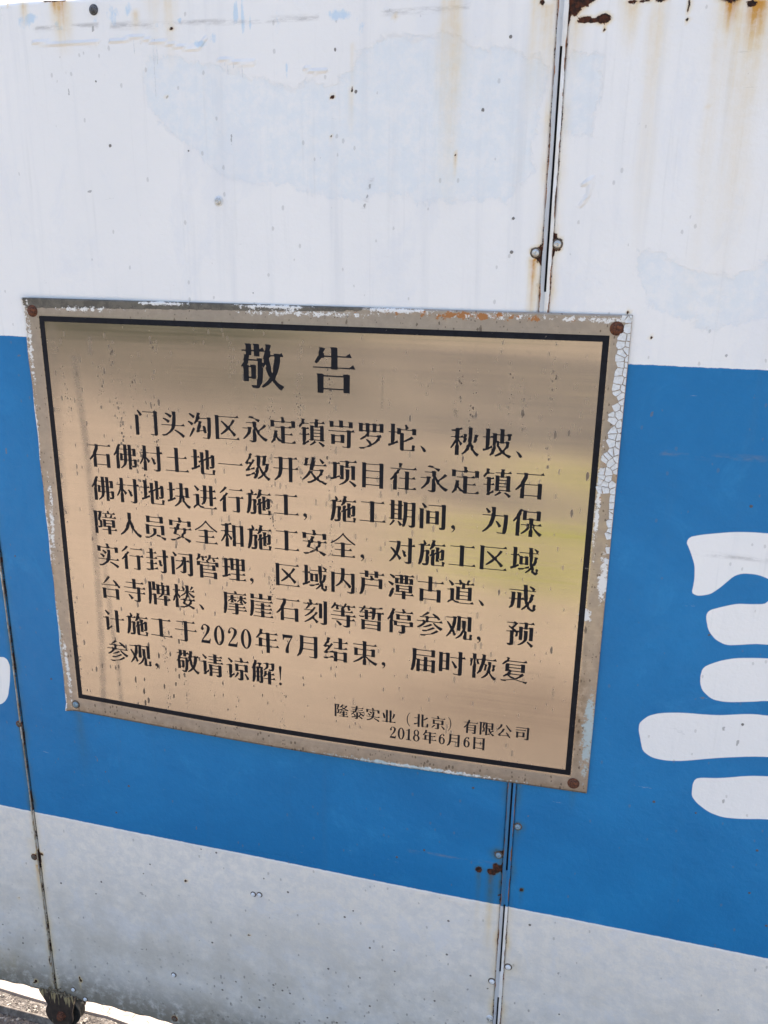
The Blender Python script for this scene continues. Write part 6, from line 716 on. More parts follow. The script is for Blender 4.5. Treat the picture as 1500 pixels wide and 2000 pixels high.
'牌': [[96,-28,0,134,-2,3,-3,1,-18,0,-3,-2,-9,-75,-9,-42,-6,-18,-26,0,-3,2,5,36,1,17,-6,4,5,39,4,47,0,166,-8,13,40,1,5,-3,6,-1,1,-94,3,-4,9,0,2,4,0,92,-7,9,0,3,1,0,39,1,5,-3,6,-1,0,-101,4,-4,12,0,2,3,0,59,-7,9,0,3,41,1,5,-3,6,-1,3,-5,27,0,2,3,-3,5,3,21,-7,9,0,3,13,2,11,-1,6,-4,10,-3,-12,-25,2,-2,7,-2,13,-1,3,-5,24,0,2,2,-3,3,0,3,25,2,9,3,3,0,8,-7,6,-1,0,-138,-42,0,-5,5,-33,0,-3,-5,-8,-1,-3,-3,-6,-1,-7,-8,-26,-22,-33,-15,-5,1,-5,5,0,2,19,15,20,18,3,6,0,8,-17,0,-6,-5,-39,0,-1,54,-2,3,-13,0,-3,-6,-2,0,-40,0,-4,6,-9,0,-3,-1,0,-63,3,-2,17,0,2,2,-4,7,13,1,27,0,5,-3,6,-1,1,-59,2,-4,108,0,2,3,1,42,5,11,37,1,2,-2,1,-54,9,-1,30,21,16,-30,-2,-2,-50,0,-3,-2,0,-76,-1,-2,-2,0,-42,0,-1,77,-2,4,-108,0,-2,-4,-1,-77],[194,144,24,0,3,2,1,27,2,16,-3,4,-26,0,-3,-2,0,-43],[263,144,32,0,4,2,1,43,-3,4,-27,0,-3,-2,-2,-21,-4,-21],[194,203,26,0,3,2,1,43,-3,4,-26,0,-3,-2,0,-43],[269,203,27,0,3,2,1,43,-3,4,-27,0,-3,-2,-1,-43]],
'楼': [[315,-31,-45,30,-14,0,3,5,-3,2,-9,0,-10,-6,-16,-6,-26,-5,-2,-2,-1,-5,-6,-2,-23,-3,-25,0,-3,7,-7,2,-1,2,0,7,15,0,28,3,18,1,2,2,-1,3,8,4,3,4,11,3,4,3,-2,3,-5,2,-13,1,-10,4,-12,1,-4,3,-1,7,-6,3,1,6,14,32,-1,6,-8,3,-38,1,-2,2,2,6,37,1,2,2,-5,5,0,3,1,1,24,0,6,-1,13,26,3,4,1,24,9,17,0,6,-2,2,-5,-2,-26,-22,-37,-20,-7,-1,-8,9,28,20,21,18,12,13,12,2,2,2,0,6,-3,2,-69,1,-2,1,0,6,1,1,30,1,3,2,-2,15,-12,37,1,2,10,4,3,0,11,-11,18,-23,2,-5,-2,-6,-16,-9,0,-5,2,-1,21,-1,4,3,1,7,6,7,1,5,-7,21,-1,26,-7,8,0,3,42,1,5,-3,6,-1,1,-45,-2,-10,1,-4,1,-15,2,-2,36,0,32,22,16,-30,-2,-1,-81,-1,-3,-3,0,-5,2,-2,11,-1,4,-8,25,-15,47,-21,0,-7,-17,-20,-4,-1,-10,5,-37,31,-23,26,-6,1,-2,-2,0,-7,9,-21,0,-27,-29,-1,-1,-3,7,-4,-8,-18,0,-7,-3,-1,-18,-1,-3,-2,4,-3,51,1,3,2,-5,5,0,3,30,1,6,-3,6,-1,1,-5,2,-2,33,22,15,-31,-44,-2,1,-6,-15,-20,2,-2,5,-1,0,-8,-9,-13,-13,-2,0,-10,-6,-1,-2,-2,1,-5,2,-2,17,-2,15,-7,25,-7,11,-5,1,-4,-1,-4,-14,-13],[54,-28,0,87,5,14,4,20,0,29,-2,2,-2,-2,-10,-28,-5,-22,-6,-2,-12,-15,-12,16,10,23,7,21,-1,3,-4,1,1,3,5,13,8,1,3,3,11,35,1,8,-7,2,0,2,4,26,-3,3,-28,1,-1,1,0,6,1,1,28,1,3,2,2,8,-1,57,-7,9,0,3,41,1,5,-3,6,-2,1,-70,3,-1,18,11,12,-24,-1,-1,-31,-1,-1,-3,-1,-27,-4,-4,38,-46,2,-5,-2,-4,-15,-17,-7,-1,-5,9,-11,32,-3,4,-2,-2,1,-36,2,-7,6,-3,0,-131,-2,-1],[224,33,15,0,17,18,-1,4,4,1,4,5,6,19,-2,2,-4,1,-3,6,-45,0,-2,-2,2,-4,-1,-2,-6,-4,-11,-14,0,-3,4,-2,1,-16,2,-1,17,-1],[287,240,-9,6,15,35,5,16,3,1,25,-11,1,-2,-3,-5,-18,-22]],
'摩': [[184,-27,-4,4,-39,1,-4,6,0,6,6,-3,36,-1,3,2,2,38,-3,4,-108,0,-2,1,-1,2,2,6,109,1,3,4,-1,26,-2,3,-90,1,-1,6,0,2,2,0,89,1,2,3,0,25,-2,2,-8,1,-9,-2,-63,-1,-3,3,0,7,5,-1,62,1,14,3,1,1,-4,4,0,3,14,2,29,-1,5,-3,6,-1,4,-2,28,2,14,9,-3,2,-20,1,-1,1,0,14,9,13,0,8,-1,2,-2,0,-16,-15,-21,-11,-5,-2,-5,5,0,2,31,32,8,11,-2,5,-2,1,-33,1,0,8,36,1,2,3,1,24,1,1,39,0,1,-25,3,-3,11,1,24,17,2,0,13,-27,-50,-1,-6,-7,28,-22,30,-15,2,-4,-1,-4,-15,-15,-4,-1,-4,1,-7,5,-23,27,-10,13,-2,0,-1,-2,0,-13,9,-22,1,-8,10,-9,0,-9,-70,-5,-2,-3,-1,-27,4,-4,54,0,31,21,16,-31,-102,0,-2,-3,0,-27,4,-3,69,0,31,21,16,-31,-118,0,-2,-3,-1,-32,-4,-14,-4,-4,-12,-4],[18,-26,-2,2,0,5,3,4,-4,4,5,22,2,17,-6,4,7,40,5,54,-1,138,-7,9,0,3,41,1,5,-3,6,-1,1,-4,3,-2,104,0,3,2,-4,4,2,3,-1,3,-8,19,24,6,3,-1,15,-30,-4,-4,3,-2,88,0,34,22,14,-28,0,-3,-275,-2,-2,-3,0,-81,-8,-16,2,-5,6,-4,-1,-43,-4,-40,-5,-30,-8,-32,-11,-28],[122,138,0,16,9,14,0,8,-2,2,-17,-15,-3,-1,-18,-11,-5,-2,-6,7,34,33,8,12,-2,4,-3,2,-36,1,-1,1,0,6,1,1,38,1,2,3,1,24,1,1,38,0,1,-1,1,-24,2,-3,36,-1,1,-2,-1,-6,-36,-1,-2,-3,0,-10,14,-7,20,-7,6,-5,0,-7,-14,-15,-6,0,-17,20,-11,11,-2,-2,0,-10,9,-21,0,-13]],
'崖': [[178,-22,-1,3,-3,2,-104,1,-2,6,1,2,2,0,104,1,2,3,1,39,-3,4,-79,1,-1,1,0,6,2,1,78,1,2,3,1,23,2,1,44,0,1,-24,3,-3,50,0,31,21,15,-31,-97,0,-2,-3,0,-41,4,-3,72,1,33,22,16,-30,-2,-1,-119,0,-3,-2,-3,-4],[20,-21,3,5,-8,9,8,19,3,16,-5,4,7,30,6,50,-1,84,-7,9,0,3,43,1,5,-3,6,-1,1,-4,4,-3,211,0,32,22,2,-1,14,-29,-1,-1,-260,0,-3,-4,0,-68,-2,-31,-4,-29,-8,-34,-10,-26,-11,-18],[178,84,-1,3,-3,2,-88,1,-2,6,1,2,2,0,89,2,2,3,0,32,-3,4,-73,1,-1,1,0,6,2,1,72,1,2,3,1,24,2,2,44,-1,1,-25,3,-3,43,0,33,22,15,-31,-92,-1,-2,-3,0,-35,4,-3,60,1,30,21,16,-30,-2,-2,-104,2,-3,-2,-3,-4],[34,229,-1,53,-7,9,0,3,1,0,42,1,5,-3,6,-1,1,-43,4,-4,69,2,2,3,-1,44,-7,9,0,3,1,1,42,0,5,-3,6,-1,1,-54,3,-3,72,0,2,3,0,34,-7,9,0,3,44,1,5,-3,6,-2,0,-59,-1,-2,-45,0,-2,5,-4,2,-70,-1,-3,-2,-1,-4,-2,-1,-43,1,-2,4,-3,2,-67,1,-3,-2,-3,-5]],
'刻': [[304,-29,-25,2,-16,3,9,3,1,3,-2,1,-15,1,-4,5,0,6,1,1,5,-4,34,1,3,2,1,292,-8,13,43,1,5,-3,6,-1,0,-2,0,-296,-4,-14,-6,-6,-10,-4,-10,-1,-5,-3],[40,-18,-6,8,0,3,23,14,47,37,26,23,21,25,9,2,17,27,10,20,7,-1,21,-9,1,-3,-4,-6,-20,-26,-24,-22,3,-5,0,-15,-1,-5,40,-29,13,-12,0,-6,-16,-16,-7,-3,-5,1,-14,21,-20,25,-2,2,-6,1,-9,8,-39,-29,-13,-8,-38,-18],[232,60,0,56,4,13,-4,8,0,113,-8,13,41,1,5,-3,6,-2,0,-198,-2,-1],[42,63,-5,6,0,4,19,13,37,32,25,27,1,8,-4,3,-33,-2,-45,0,-5,5,0,7,6,-4,95,3,2,2,-2,4,10,2,3,3,19,31,23,-7,0,-3,-20,-33,-9,-8,1,-5,-1,-3,-17,-20,-42,-36,-37,-21],[64,170,-14,1,-2,2,26,37,8,14,3,10,-9,6,-56,1,-1,1,0,6,2,2,54,0,2,2,-5,5,0,3,14,2,12,-1,4,-4,-3,-3,1,-4,9,0,2,3,-4,4,-2,6,-2,14,-4,16,1,3,-6,6,0,3,25,1,10,-5,8,-14,0,-6,-4,-1,-1,-3,4,-7,11,-10,1,-3,-2,-5,2,-2,30,0,27,19,3,2,2,-1,14,-30,-84,0,-2,-2,-1,-5,-5,-1,-5,-5,-9,-1,-4,-3,-13,-18,2,-2,5,-1,-2,-4,-11,-1,-9,-11,-19,-16],[101,236,7,0,3,2,-2,2,-7,0,-3,-2]],
'等': [[236,-30,-36,5,-1,1,6,2,0,2,-18,2,-5,8,0,6,7,-5,36,0,3,2,0,70,-2,4,-197,1,0,7,1,1,194,0,4,4,0,40,-2,3,-21,0,-4,-7,-43,0,-2,0,-1,5,-3,2,-135,1,0,7,1,1,133,0,4,3,0,40,-2,3,-99,1,-1,1,0,6,2,2,98,0,2,3,1,44,13,16,1,2,-2,2,-47,-1,-2,-13,-3,-1,-2,-3,12,-17,0,-6,-17,-7,-7,2,-14,1,-2,7,0,19,5,14,-3,4,-4,1,-12,-1,0,-7,-34,-34,-5,-2,-12,9,0,2,20,34,12,10,-1,6,15,31,24,-6,-7,-19,2,-3,23,0,4,-3,6,-1,1,-4,3,-2,51,-1,2,-7,3,-2,15,11,-1,5,15,32,25,-6,-8,-20,-1,-3,2,-3,-4,-4,3,-2,14,0,2,2,-4,7,14,2,12,-1,4,-3,6,-1,3,-6,27,0,28,19,3,0,14,-29,-72,0,-3,-7,-5,-1,-2,-2,11,-18,5,-11,-20,-9,-14,3,2,4,-10,32,4,5,-2,4,-33,0,-2,-2,4,-4,-20,-25,2,-3,9,-3,1,-27,2,-3,67,0,30,21,16,-30,-2,-1,-111,0,-3,-4,1,-38,2,-3,18,0,2,2,-4,4,0,3,1,0,42,2,6,-4,6,-1,3,-6,26,0,31,21,16,-30,-2,-2,-69,2,-4,-3,-1,-40,2,-3,16,-1,32,22,16,-31,-64,-2,-2,-3,0,-65,-3,-13,-4,-5,-9,-5,-15,-2,-5,-3],[138,-14,-22,31,-27,27,1,4,9,6,6,-1,19,-10,34,-25,7,-8,1,-4,-2,-4,-20,-16]],
'暂': [[53,-29,-1,125,-7,9,0,3,42,1,5,-3,6,-1,2,-4,3,-1,154,0,3,0,3,5,44,0,0,-133,-44,0,-1,1,-1,14,-3,2,-155,1,-4,-3,-1,-15,-1,-1],[101,-1,158,0,2,3,0,35,-4,3,-156,-1,-3,-4,1,-33],[101,49,158,0,2,3,0,36,-4,2,-156,0,-3,-4,1,-34],[95,113,0,24,4,3,2,3,-3,6,-14,0,-2,-2,0,-6,-5,-2,-16,1,-13,0,-14,1,-1,1,2,3,-2,2,-12,0,-1,6,0,5,3,-2,69,3,2,3,0,39,-4,3,-60,0,-5,6,0,7,6,-4,61,0,2,3,0,16,-7,9,0,3,40,2,6,-4,6,-1,1,-25,2,-3,8,0,30,21,10,-17,2,3,0,39,-4,3,-96,0,-2,-2,0,-5,-22,-24,-13,-12,-4,0,-11,1,-1,1,18,33,-2,3,1,4,-3,1,-33,1,-1,1,0,7,51,1,2,2,-1,4,12,23,2,1,25,-7,-8,-15,2,-3,-2,-3,4,-2,42,0,30,21,8,-10,40,0,5,-3,6,-1,4,-2,42,3,2,2,-2,3,4,2,20,7,8,4,9,-6,6,-9,-2,-7,-53,-6,-24,-1,-11,-2,-2,-3,0,-45,2,-4,18,0,2,2,-3,6,14,1,27,0,5,-3,6,-1,4,-2,23,16,13,-26,0,-3,-36,-1,-3,-2,-1,-88,-44,0,-1,89,-3,2,-19,1,-4,-3,-2,-6,-4,-27,-9,-31,-11,-20,-24,0,-1,1,2,4,-7,4,8,21,3,16,-2,2,-4,0,-2,-2,-2,-7,-17,-2,-23,-1,-3,-1,-1,-41],[142,165,23,-1,20,3,4,12,2,12,0,9,-4,2,-45,0,-2,-4,0,-30]],
'停': [[206,-31,-33,7,-1,1,1,4,-7,2,-4,7,0,5,7,-3,31,0,3,2,0,73,-4,3,-55,0,-2,4,-3,2,-35,1,-1,45,-5,8,-6,5,-2,-1,-2,-3,1,-51,3,-6,-1,-101,-2,-1,-42,0,-1,166,9,13,1,12,-2,3,-4,-3,-22,-22,-8,11,-3,8,10,13,6,11,9,13,12,24,-4,4,15,30,15,36,-6,7,0,3,24,2,19,-6,4,-4,-11,-21,-8,-12,2,-3,4,-1,0,-12,-16,-34,0,-67,2,-4,39,0,5,-3,6,-1,1,-4,4,-3,152,1,3,2,-4,4,0,3,27,2,8,2,10,-6,6,-1,0,-58,-38,-1,-3,-2,-2,-4,-55,-1,-2,-3,-1,-70,-2,-10,-4,-6,-7,-4,-14,-2,-7,-5],[147,79,50,0,3,2,-4,4,0,3,1,0,41,2,6,-4,6,-1,1,-4,3,-2,51,0,2,3,0,35,-4,3,-156,-1,-3,-4,1,-33],[133,158,-1,60,-7,9,0,3,41,1,5,-3,6,-1,2,-3,3,-2,84,1,3,2,-1,5,14,2,28,-1,5,-3,6,-2,1,-66,-2,-2,-43,0,-3,4,-3,2,-89,0,-3,-2,-3,-4],[180,173,93,0,2,3,0,35,-4,3,-91,-1,-2,-4,0,-33],[212,247,-1,4,-3,2,-90,1,-1,1,0,6,2,1,90,1,6,10,-11,22,2,4,-2,6,13,1,11,0,4,-3,6,-1,0,-7,-5,-3,9,-11,10,-9,0,-7,2,-2,50,0,30,21,16,-30,-2,-2,-106,1,-3,-2,-2,-4]],
'参': [[80,-25,-1,1,0,6,-9,2,-3,2,0,8,5,-1,17,-1,48,5,45,11,25,4,2,2,-4,5,42,25,25,21,6,-1,20,-10,2,-2,-2,-4,-16,-13,-37,-20,-8,-3,-4,-4,-30,-6,-20,-3,-35,-9,-7,-1,-6,-4,2,-4,-1,-3,-5,-2],[106,34,-3,1,-7,8,-6,1,0,8,33,4,35,1,2,2,-3,3,1,2,51,27,18,13,22,-10,3,-3,-2,-5,-16,-10,-43,-18,-10,-6,-19,-3,-3,-2,-1,-4,-3,-2,-30,-6],[328,67,-17,8,-10,7,-43,36,-10,10,-14,18,-8,14,19,1,13,-13,37,-26,54,-24,2,-5,-1,-3,-16,-21],[35,79,-9,10,28,21,29,24,20,24,0,6,-7,5,-76,1,-1,1,0,7,74,1,3,2,-4,7,14,2,11,-1,6,-4,3,-6,9,0,2,2,-3,5,0,4,6,26,-5,3,-3,6,-69,0,-5,7,0,7,6,-4,65,0,3,2,-5,5,0,3,14,1,19,0,4,-3,6,-1,1,-3,3,-2,73,3,2,2,-3,4,0,4,-13,11,-16,16,12,10,21,-10,40,-23,7,-6,1,-9,10,-5,12,-14,0,-2,-20,-15,-23,22,1,4,-2,2,-74,-1,-23,-3,-2,-2,1,-6,-15,-20,2,-2,5,-1,0,-14,1,-2,132,-1,31,21,16,-30,-2,-2,-174,2,-4,-3,-2,-5,-24,-1,-22,-27,1,-4,-4,-2,-4,-4,-25,-20,-16,-10,-17,-8],[111,91,-6,6,4,4,13,5,45,22,29,18,26,-13,-1,-3,-3,-2,-31,-17,-39,-14],[126,165,8,0,3,2,-2,2,-8,0,-3,-2],[103,242,-17,2,0,1,47,41,19,19,3,1,25,-13,1,-3,-1,-3,-14,-11,-38,-24,-13,-6,-6,-4]],
'观': [[255,-21,-12,6,-3,4,-3,10,0,24,9,32,0,22,-2,3,-2,-2,-10,-23,-3,-10,-15,-20,-17,-17,-25,-16,-24,-11,-2,1,-7,7,29,25,23,26,13,22,11,25,4,5,4,10,4,23,-2,2,-6,2,0,91,-7,9,0,3,1,0,41,1,5,-3,6,-2,0,-72,-2,-29,-4,-26,2,-2,9,-1,2,-8,8,-2,1,-91,3,-2,26,-1,4,3,2,58,26,0,7,-4,1,-3,-3,-14,-1,-8,-4,-12,2,-3,6,-1,0,-14,-7,-12,-3,-1,-23,-1,-6,3,-27,0,-3,-2,-2,-4],[32,-3,-10,10,5,5,10,15,23,41,14,32,1,6,-22,47,-7,11,-19,36,10,6,4,0,20,-21,27,-35,1,-5,3,-1,5,12,-4,19,10,45,5,33,-4,4,-84,1,-1,1,0,7,83,1,3,2,-5,5,0,3,1,1,35,0,8,-1,10,-12,-9,-11,-1,-45,-3,-28,-6,-25,-14,-43,-7,-4,17,-32,-3,-7,5,-6,13,-21,1,-6,-8,-9,-12,-8,-4,-1,-4,1,-5,13,-6,2,-2,4,-2,5,6,2,0,4,-13,22,-5,-5,-11,-18,2,-3,5,-1,-1,-2,-10,-1,-23,-27,-19,-17],[156,93,0,87,4,34,0,55,-6,9,-6,6,0,3,42,1,5,-3,6,-1,1,-5,4,-3,76,1,3,2,-5,5,0,3,30,2,5,1,6,0,7,-5,6,-1,0,-191,-41,0,-5,7,-1,165,-4,3,-77,0,-3,-2,-1,-3,0,-148,-3,-19,-2,-3]],
'预': [[326,-33,-10,7,-2,5,-16,21,-14,12,-2,4,-14,15,10,10,8,-3,18,-11,10,-8,26,-17,8,-8,1,-4,-3,-6,-15,-16],[70,-32,-33,7,-2,10,-5,3,-2,3,1,5,30,1,3,2,0,150,-3,2,-44,1,-1,1,0,6,2,1,43,1,3,2,2,5,28,2,0,2,-8,8,-38,32,-7,8,8,9,28,-13,4,0,17,16,19,25,-2,2,-5,1,-3,7,-83,1,-1,1,0,7,81,1,3,2,-5,5,0,3,14,1,9,0,4,-3,6,-1,1,-5,2,-2,12,-2,6,2,0,-7,-6,-5,0,-4,-5,-7,-17,-22,-2,-4,-23,-26,31,-20,2,-7,2,-2,13,0,6,2,6,0,6,-5,2,3,0,43,-7,9,0,3,41,1,5,-3,6,-1,1,-5,2,-2,12,0,2,3,1,33,2,9,-1,4,-3,2,-62,1,-1,1,0,7,61,1,3,2,-5,5,0,3,14,1,22,0,4,-3,6,-1,1,-5,3,-2,30,0,32,21,15,-31,-78,0,-2,-3,-1,-33,-2,-11,3,-4,16,0,3,2,-5,5,0,3,35,2,5,0,7,-4,6,-1,0,-170,-43,-1,-2,2,-1,151,-3,1,-18,0,-4,-7,-35,-1,-2,1,-1,5,-2,2,-12,0,-3,-4,0,-124,-5,-24,-3,-2,-34,0,-2,2,0,47,2,10,-2,43,-2,0,-10,-7,-1,-34,-4,-17,-2,-1,-12,-1,-5,-3,-10,3,9,46,-2,2,-4,1,-3,6,-13,0,-2,-3,-5,-46,1,-6,3,-5,0,-94,-1,-7,-3,-7,-4,-4,-9,-4,-9,-1,-4,-4],[166,-18,-6,8,23,14,28,24,13,18,9,23,0,4,-4,2,-1,2,2,18,0,73,-7,9,0,3,42,1,5,-3,6,-1,-1,-93,-5,-25,-7,-16,-9,-6,-4,-8,-4,-1,-15,-17,-16,-11,-16,-9]],
'计': [[215,-29,-1,190,-4,3,-75,0,-1,1,0,6,2,1,74,0,4,2,0,117,-7,9,0,3,45,1,5,-3,6,-2,1,-124,4,-3,37,1,32,22,16,-30,-2,-1,-83,0,-4,-3,-1,-189,-2,-2],[71,-13,-14,15,9,11,4,15,-2,2,-4,1,0,2,-1,136,-3,2,-42,1,-1,1,0,6,2,1,40,1,2,2,-5,5,0,3,1,1,42,0,5,-3,6,-1,0,-2,0,-125,-9,-16,0,-9,2,-2,3,2,33,28,5,3,4,-3,7,-22,-3,-4,-20,-12,-23,-12,1,-11,-21,-16],[103,218,-7,8,-12,18,-27,34,0,2,9,9,20,-11,40,-31,2,-5,-2,-5,-17,-19]],
'于': [[159,-23,-1,4,-3,2,-51,1,-7,8,-1,4,0,5,9,-8,49,-1,4,3,0,144,-4,1,-132,0,-2,1,0,2,1,6,136,1,1,4,0,102,-4,2,-108,1,-1,1,0,7,109,1,3,2,-6,6,0,3,14,1,32,0,4,-3,6,-1,1,-6,3,-2,65,0,32,21,14,-28,0,-3,-110,0,-4,-2,0,-104,4,-2,90,0,31,21,16,-31,-140,0,-1,-4,0,-126,-3,-16,-5,-9,-11,-7,-5,-2]],
'年': [[174,-29,0,86,-3,4,-54,0,-3,-2,-2,-5,-43,0,-2,0,-1,5,-3,2,-44,1,-2,1,0,6,1,1,45,1,3,2,0,95,-10,12,-15,-12,-15,11,17,22,22,36,11,11,1,25,9,23,-6,6,0,3,1,1,28,0,7,-4,12,-4,0,-5,-15,-22,2,-2,5,-1,1,-14,2,-3,45,0,3,2,-5,5,0,3,43,1,6,-3,6,-1,1,-5,3,-2,63,0,31,21,16,-30,-2,-2,-107,2,-4,-3,0,-66,2,-4,56,0,30,21,16,-30,-2,-2,-101,0,-1,-3,0,-81,4,-4,76,1,33,22,16,-31,-127,-1,-2,-4,-1,-86],[116,71,53,-1,4,3,1,82,-3,4,-53,1,-4,-3,0,-82],[116,169,53,-1,3,2,2,67,-2,3,-48,1,-3,-2,-1,-6,-12,-1,-4,-2,-6,-1,-26,-32,-13,-14,0,-2,2,-1,42,0,4,-3,6,-1]],
'月': [[257,-23,-1,3,-3,2,-53,1,-8,11,0,5,1,1,8,-8,51,0,4,2,0,93,-3,4,-143,0,-2,-2,-1,-5,-5,-4,-12,-38,-20,-38,-11,-1,-16,-17,-12,-8,-13,12,4,8,13,18,13,27,3,9,-5,4,7,20,7,34,4,64,0,98,-7,13,43,1,5,-3,6,-1,1,-5,4,-3,135,1,3,2,-5,5,0,3,34,2,6,1,10,-5,6,-1,-1,-282,-4,-13,-7,-6,-6,-3,-5,-2],[110,101,144,0,2,4,0,72,-4,3,-138,-1,-2,-3,-2,-40,-2,-23,0,-9],[114,189,140,0,2,4,0,70,-4,3,-138,-1,-2,-4,0,-68]],
'结': [[155,-28,-1,43,-2,3,-24,0,-39,-4,-13,-1,-3,-2,5,-6,-2,-4,-27,-3,-26,-1,-2,1,0,3,3,4,-2,2,-8,2,0,7,94,9,2,2,-1,1,-7,2,-3,1,1,1,40,15,6,-2,2,-12,5,-8,7,0,3,4,-1,16,-7,4,-1,40,-2,3,-37,-1,-40,-4,-2,-2,-1,-8,-11,-2,-6,-3,-30,0,-1,7,14,4,2,2,-2,2,-9,0,-11,-4,-2,2,0,7,6,1,6,3,2,2,0,5,21,23,-1,3,-4,1,1,3,12,1,11,17,4,9,-1,6,-3,3,-9,1,-6,-5,-2,-6,-23,0,-3,9,-10,1,-4,6,0,7,7,4,15,22,0,4,-6,2,4,7,12,3,7,14,8,22,-5,5,11,26,-6,6,0,3,24,1,22,-9,3,-4,-11,-19,-9,-12,2,-3,3,-1,0,-10,-13,-25,-3,-3,-11,-1,-13,-16,0,-2,5,-2,4,-4,23,0,5,-3,5,1,24,37,24,-15,-22,-34,-12,-8,2,-5,-22,-29,6,-4,-11,-2,-16,-14,0,-2,3,-3,1,-9,2,-3,32,2,1,3,-6,2,-2,1,2,1,23,7,13,7,6,-3,5,-5,42,0,4,-3,6,-1,1,-5,3,-2,76,0,3,2,-5,5,0,3,30,2,5,1,6,0,7,-5,6,-2,0,-134,-46,0,-1,18,-3,3,-77,0,-4,-2,-1,-20],[27,4,7,1,2,2,-3,2,-6,-1,-3,-2],[204,4,78,0,4,1,0,82,-1,3,-79,2,-4,-2,0,-82],[220,146,-1,5,-3,2,-58,1,-2,0,0,2,1,6,58,0,3,2,1,69,-4,3,-67,0,-1,1,0,7,71,2,2,3,-1,44,-7,9,0,3,1,1,43,0,5,-3,6,-1,1,-54,2,-3,29,0,33,22,15,-31,-75,0,-4,-3,0,-67,3,-3,22,0,32,22,16,-31,-70,-1,-3,-2,-2,-5],[60,179,5,0,2,2,-7,6,-2,-4]],
'束': [[156,-29,0,69,9,16,0,9,-2,3,-15,-14,-25,-19,-20,-14,-15,-8,-31,-14,-21,-7,-8,9,1,3,23,13,51,36,33,31,10,4,7,1,3,4,-1,8,-4,3,-60,-1,-3,-2,-2,-5,-44,0,-1,93,-7,9,0,3,42,1,5,-3,6,-1,1,-5,3,-2,62,0,3,4,-1,49,-4,2,-123,1,-1,1,0,7,126,1,2,3,0,33,-7,9,0,3,13,1,30,0,5,-3,6,-1,1,-42,3,-3,89,0,32,21,14,-28,0,-3,-134,0,-3,0,-2,-4,0,-47,3,-4,61,0,3,2,-5,5,0,3,30,2,7,2,3,0,8,-6,6,-1,0,-102,-45,0,-2,5,-3,2,-61,1,-4,-3,0,-9,2,-3,8,-1,8,-4,1,-6,7,-8,45,-29,24,-12,51,-19,2,-4,-1,-4,-19,-23,-4,-1,-17,7,-23,14,-45,33,-44,44,-5,-3,-1,-4,3,-8,7,-15,0,-75],[90,113,61,-1,3,2,2,63,-2,3,-62,2,-4,-2,0,-63],[205,113,62,-1,3,2,2,63,-2,3,-63,2,-3,-2,-2,-63]],
'届': [[91,-28,-1,84,3,25,3,47,-2,3,-3,2,-3,5,-4,4,-2,-3,-6,-84,-3,-16,-12,-36,-15,-27,-24,0,1,7,-7,4,10,30,2,12,-5,4,6,22,5,26,6,65,0,128,-7,9,0,3,43,1,5,-3,6,-1,1,-4,4,-3,182,1,3,2,-4,4,0,3,30,2,8,2,10,-6,6,-1,0,-94,-45,0,-2,5,-4,2,-185,-1,-3,-3,0,-41,3,-4,34,0,4,-3,6,-1,1,-4,3,-2,44,0,2,3,1,44,43,0,2,-1,1,-43,2,-3,45,0,3,2,-4,4,0,3,29,2,7,2,3,0,8,-6,6,-1,0,-171,-45,0,-1,17,-3,2,-47,0,-3,-2,-2,-4,-42,-1,-2,1,-1,4,-3,2,-42,1,-4,-3,-1,-17],[138,1,43,-1,4,3,1,54,-3,4,-43,1,-4,-3,0,-54],[234,1,47,-1,3,2,2,55,-2,3,-48,2,-4,-2,0,-55],[138,71,43,-1,3,2,2,51,-2,3,-44,2,-4,-2,0,-51],[234,71,47,-1,3,2,2,51,-2,3,-48,2,-4,-2,0,-51],[90,205,188,0,2,4,0,56,-4,3,-186,-1,-2,-4,0,-54]],
'时': [[265,-21,-1,4,-3,2,-49,1,-8,10,1,5,8,-6,47,-1,4,3,1,79,5,8,1,4,-6,22,-1,99,-4,3,-101,0,-1,1,0,6,2,1,102,1,2,4,0,66,-7,9,0,3,43,1,5,-3,6,-2,1,-70,3,-2,24,16,15,-30,-2,-1,-37,-1,-3,-2,0,-207,-2,-7,-6,-10,-9,-5,-5,-2],[19,9,-1,252,-7,13,42,1,5,-3,6,-1,1,-4,4,-3,32,1,2,2,-4,4,0,3,1,0,40,1,5,-3,6,-1,0,-233,-43,0,-2,5,-3,2,-36,0,-2,-3,-1,-33],[67,55,36,0,3,2,0,90,-2,4,-36,0,-3,-2,-1,-90],[225,70,-4,2,-5,9,-15,34,-8,13,-15,31,2,3,10,6,2,-1,24,-26,8,-12,23,-28,5,-9,1,-4,-2,-4,-20,-12],[67,161,36,0,3,2,0,88,-2,4,-36,0,-3,-2,-1,-88]],
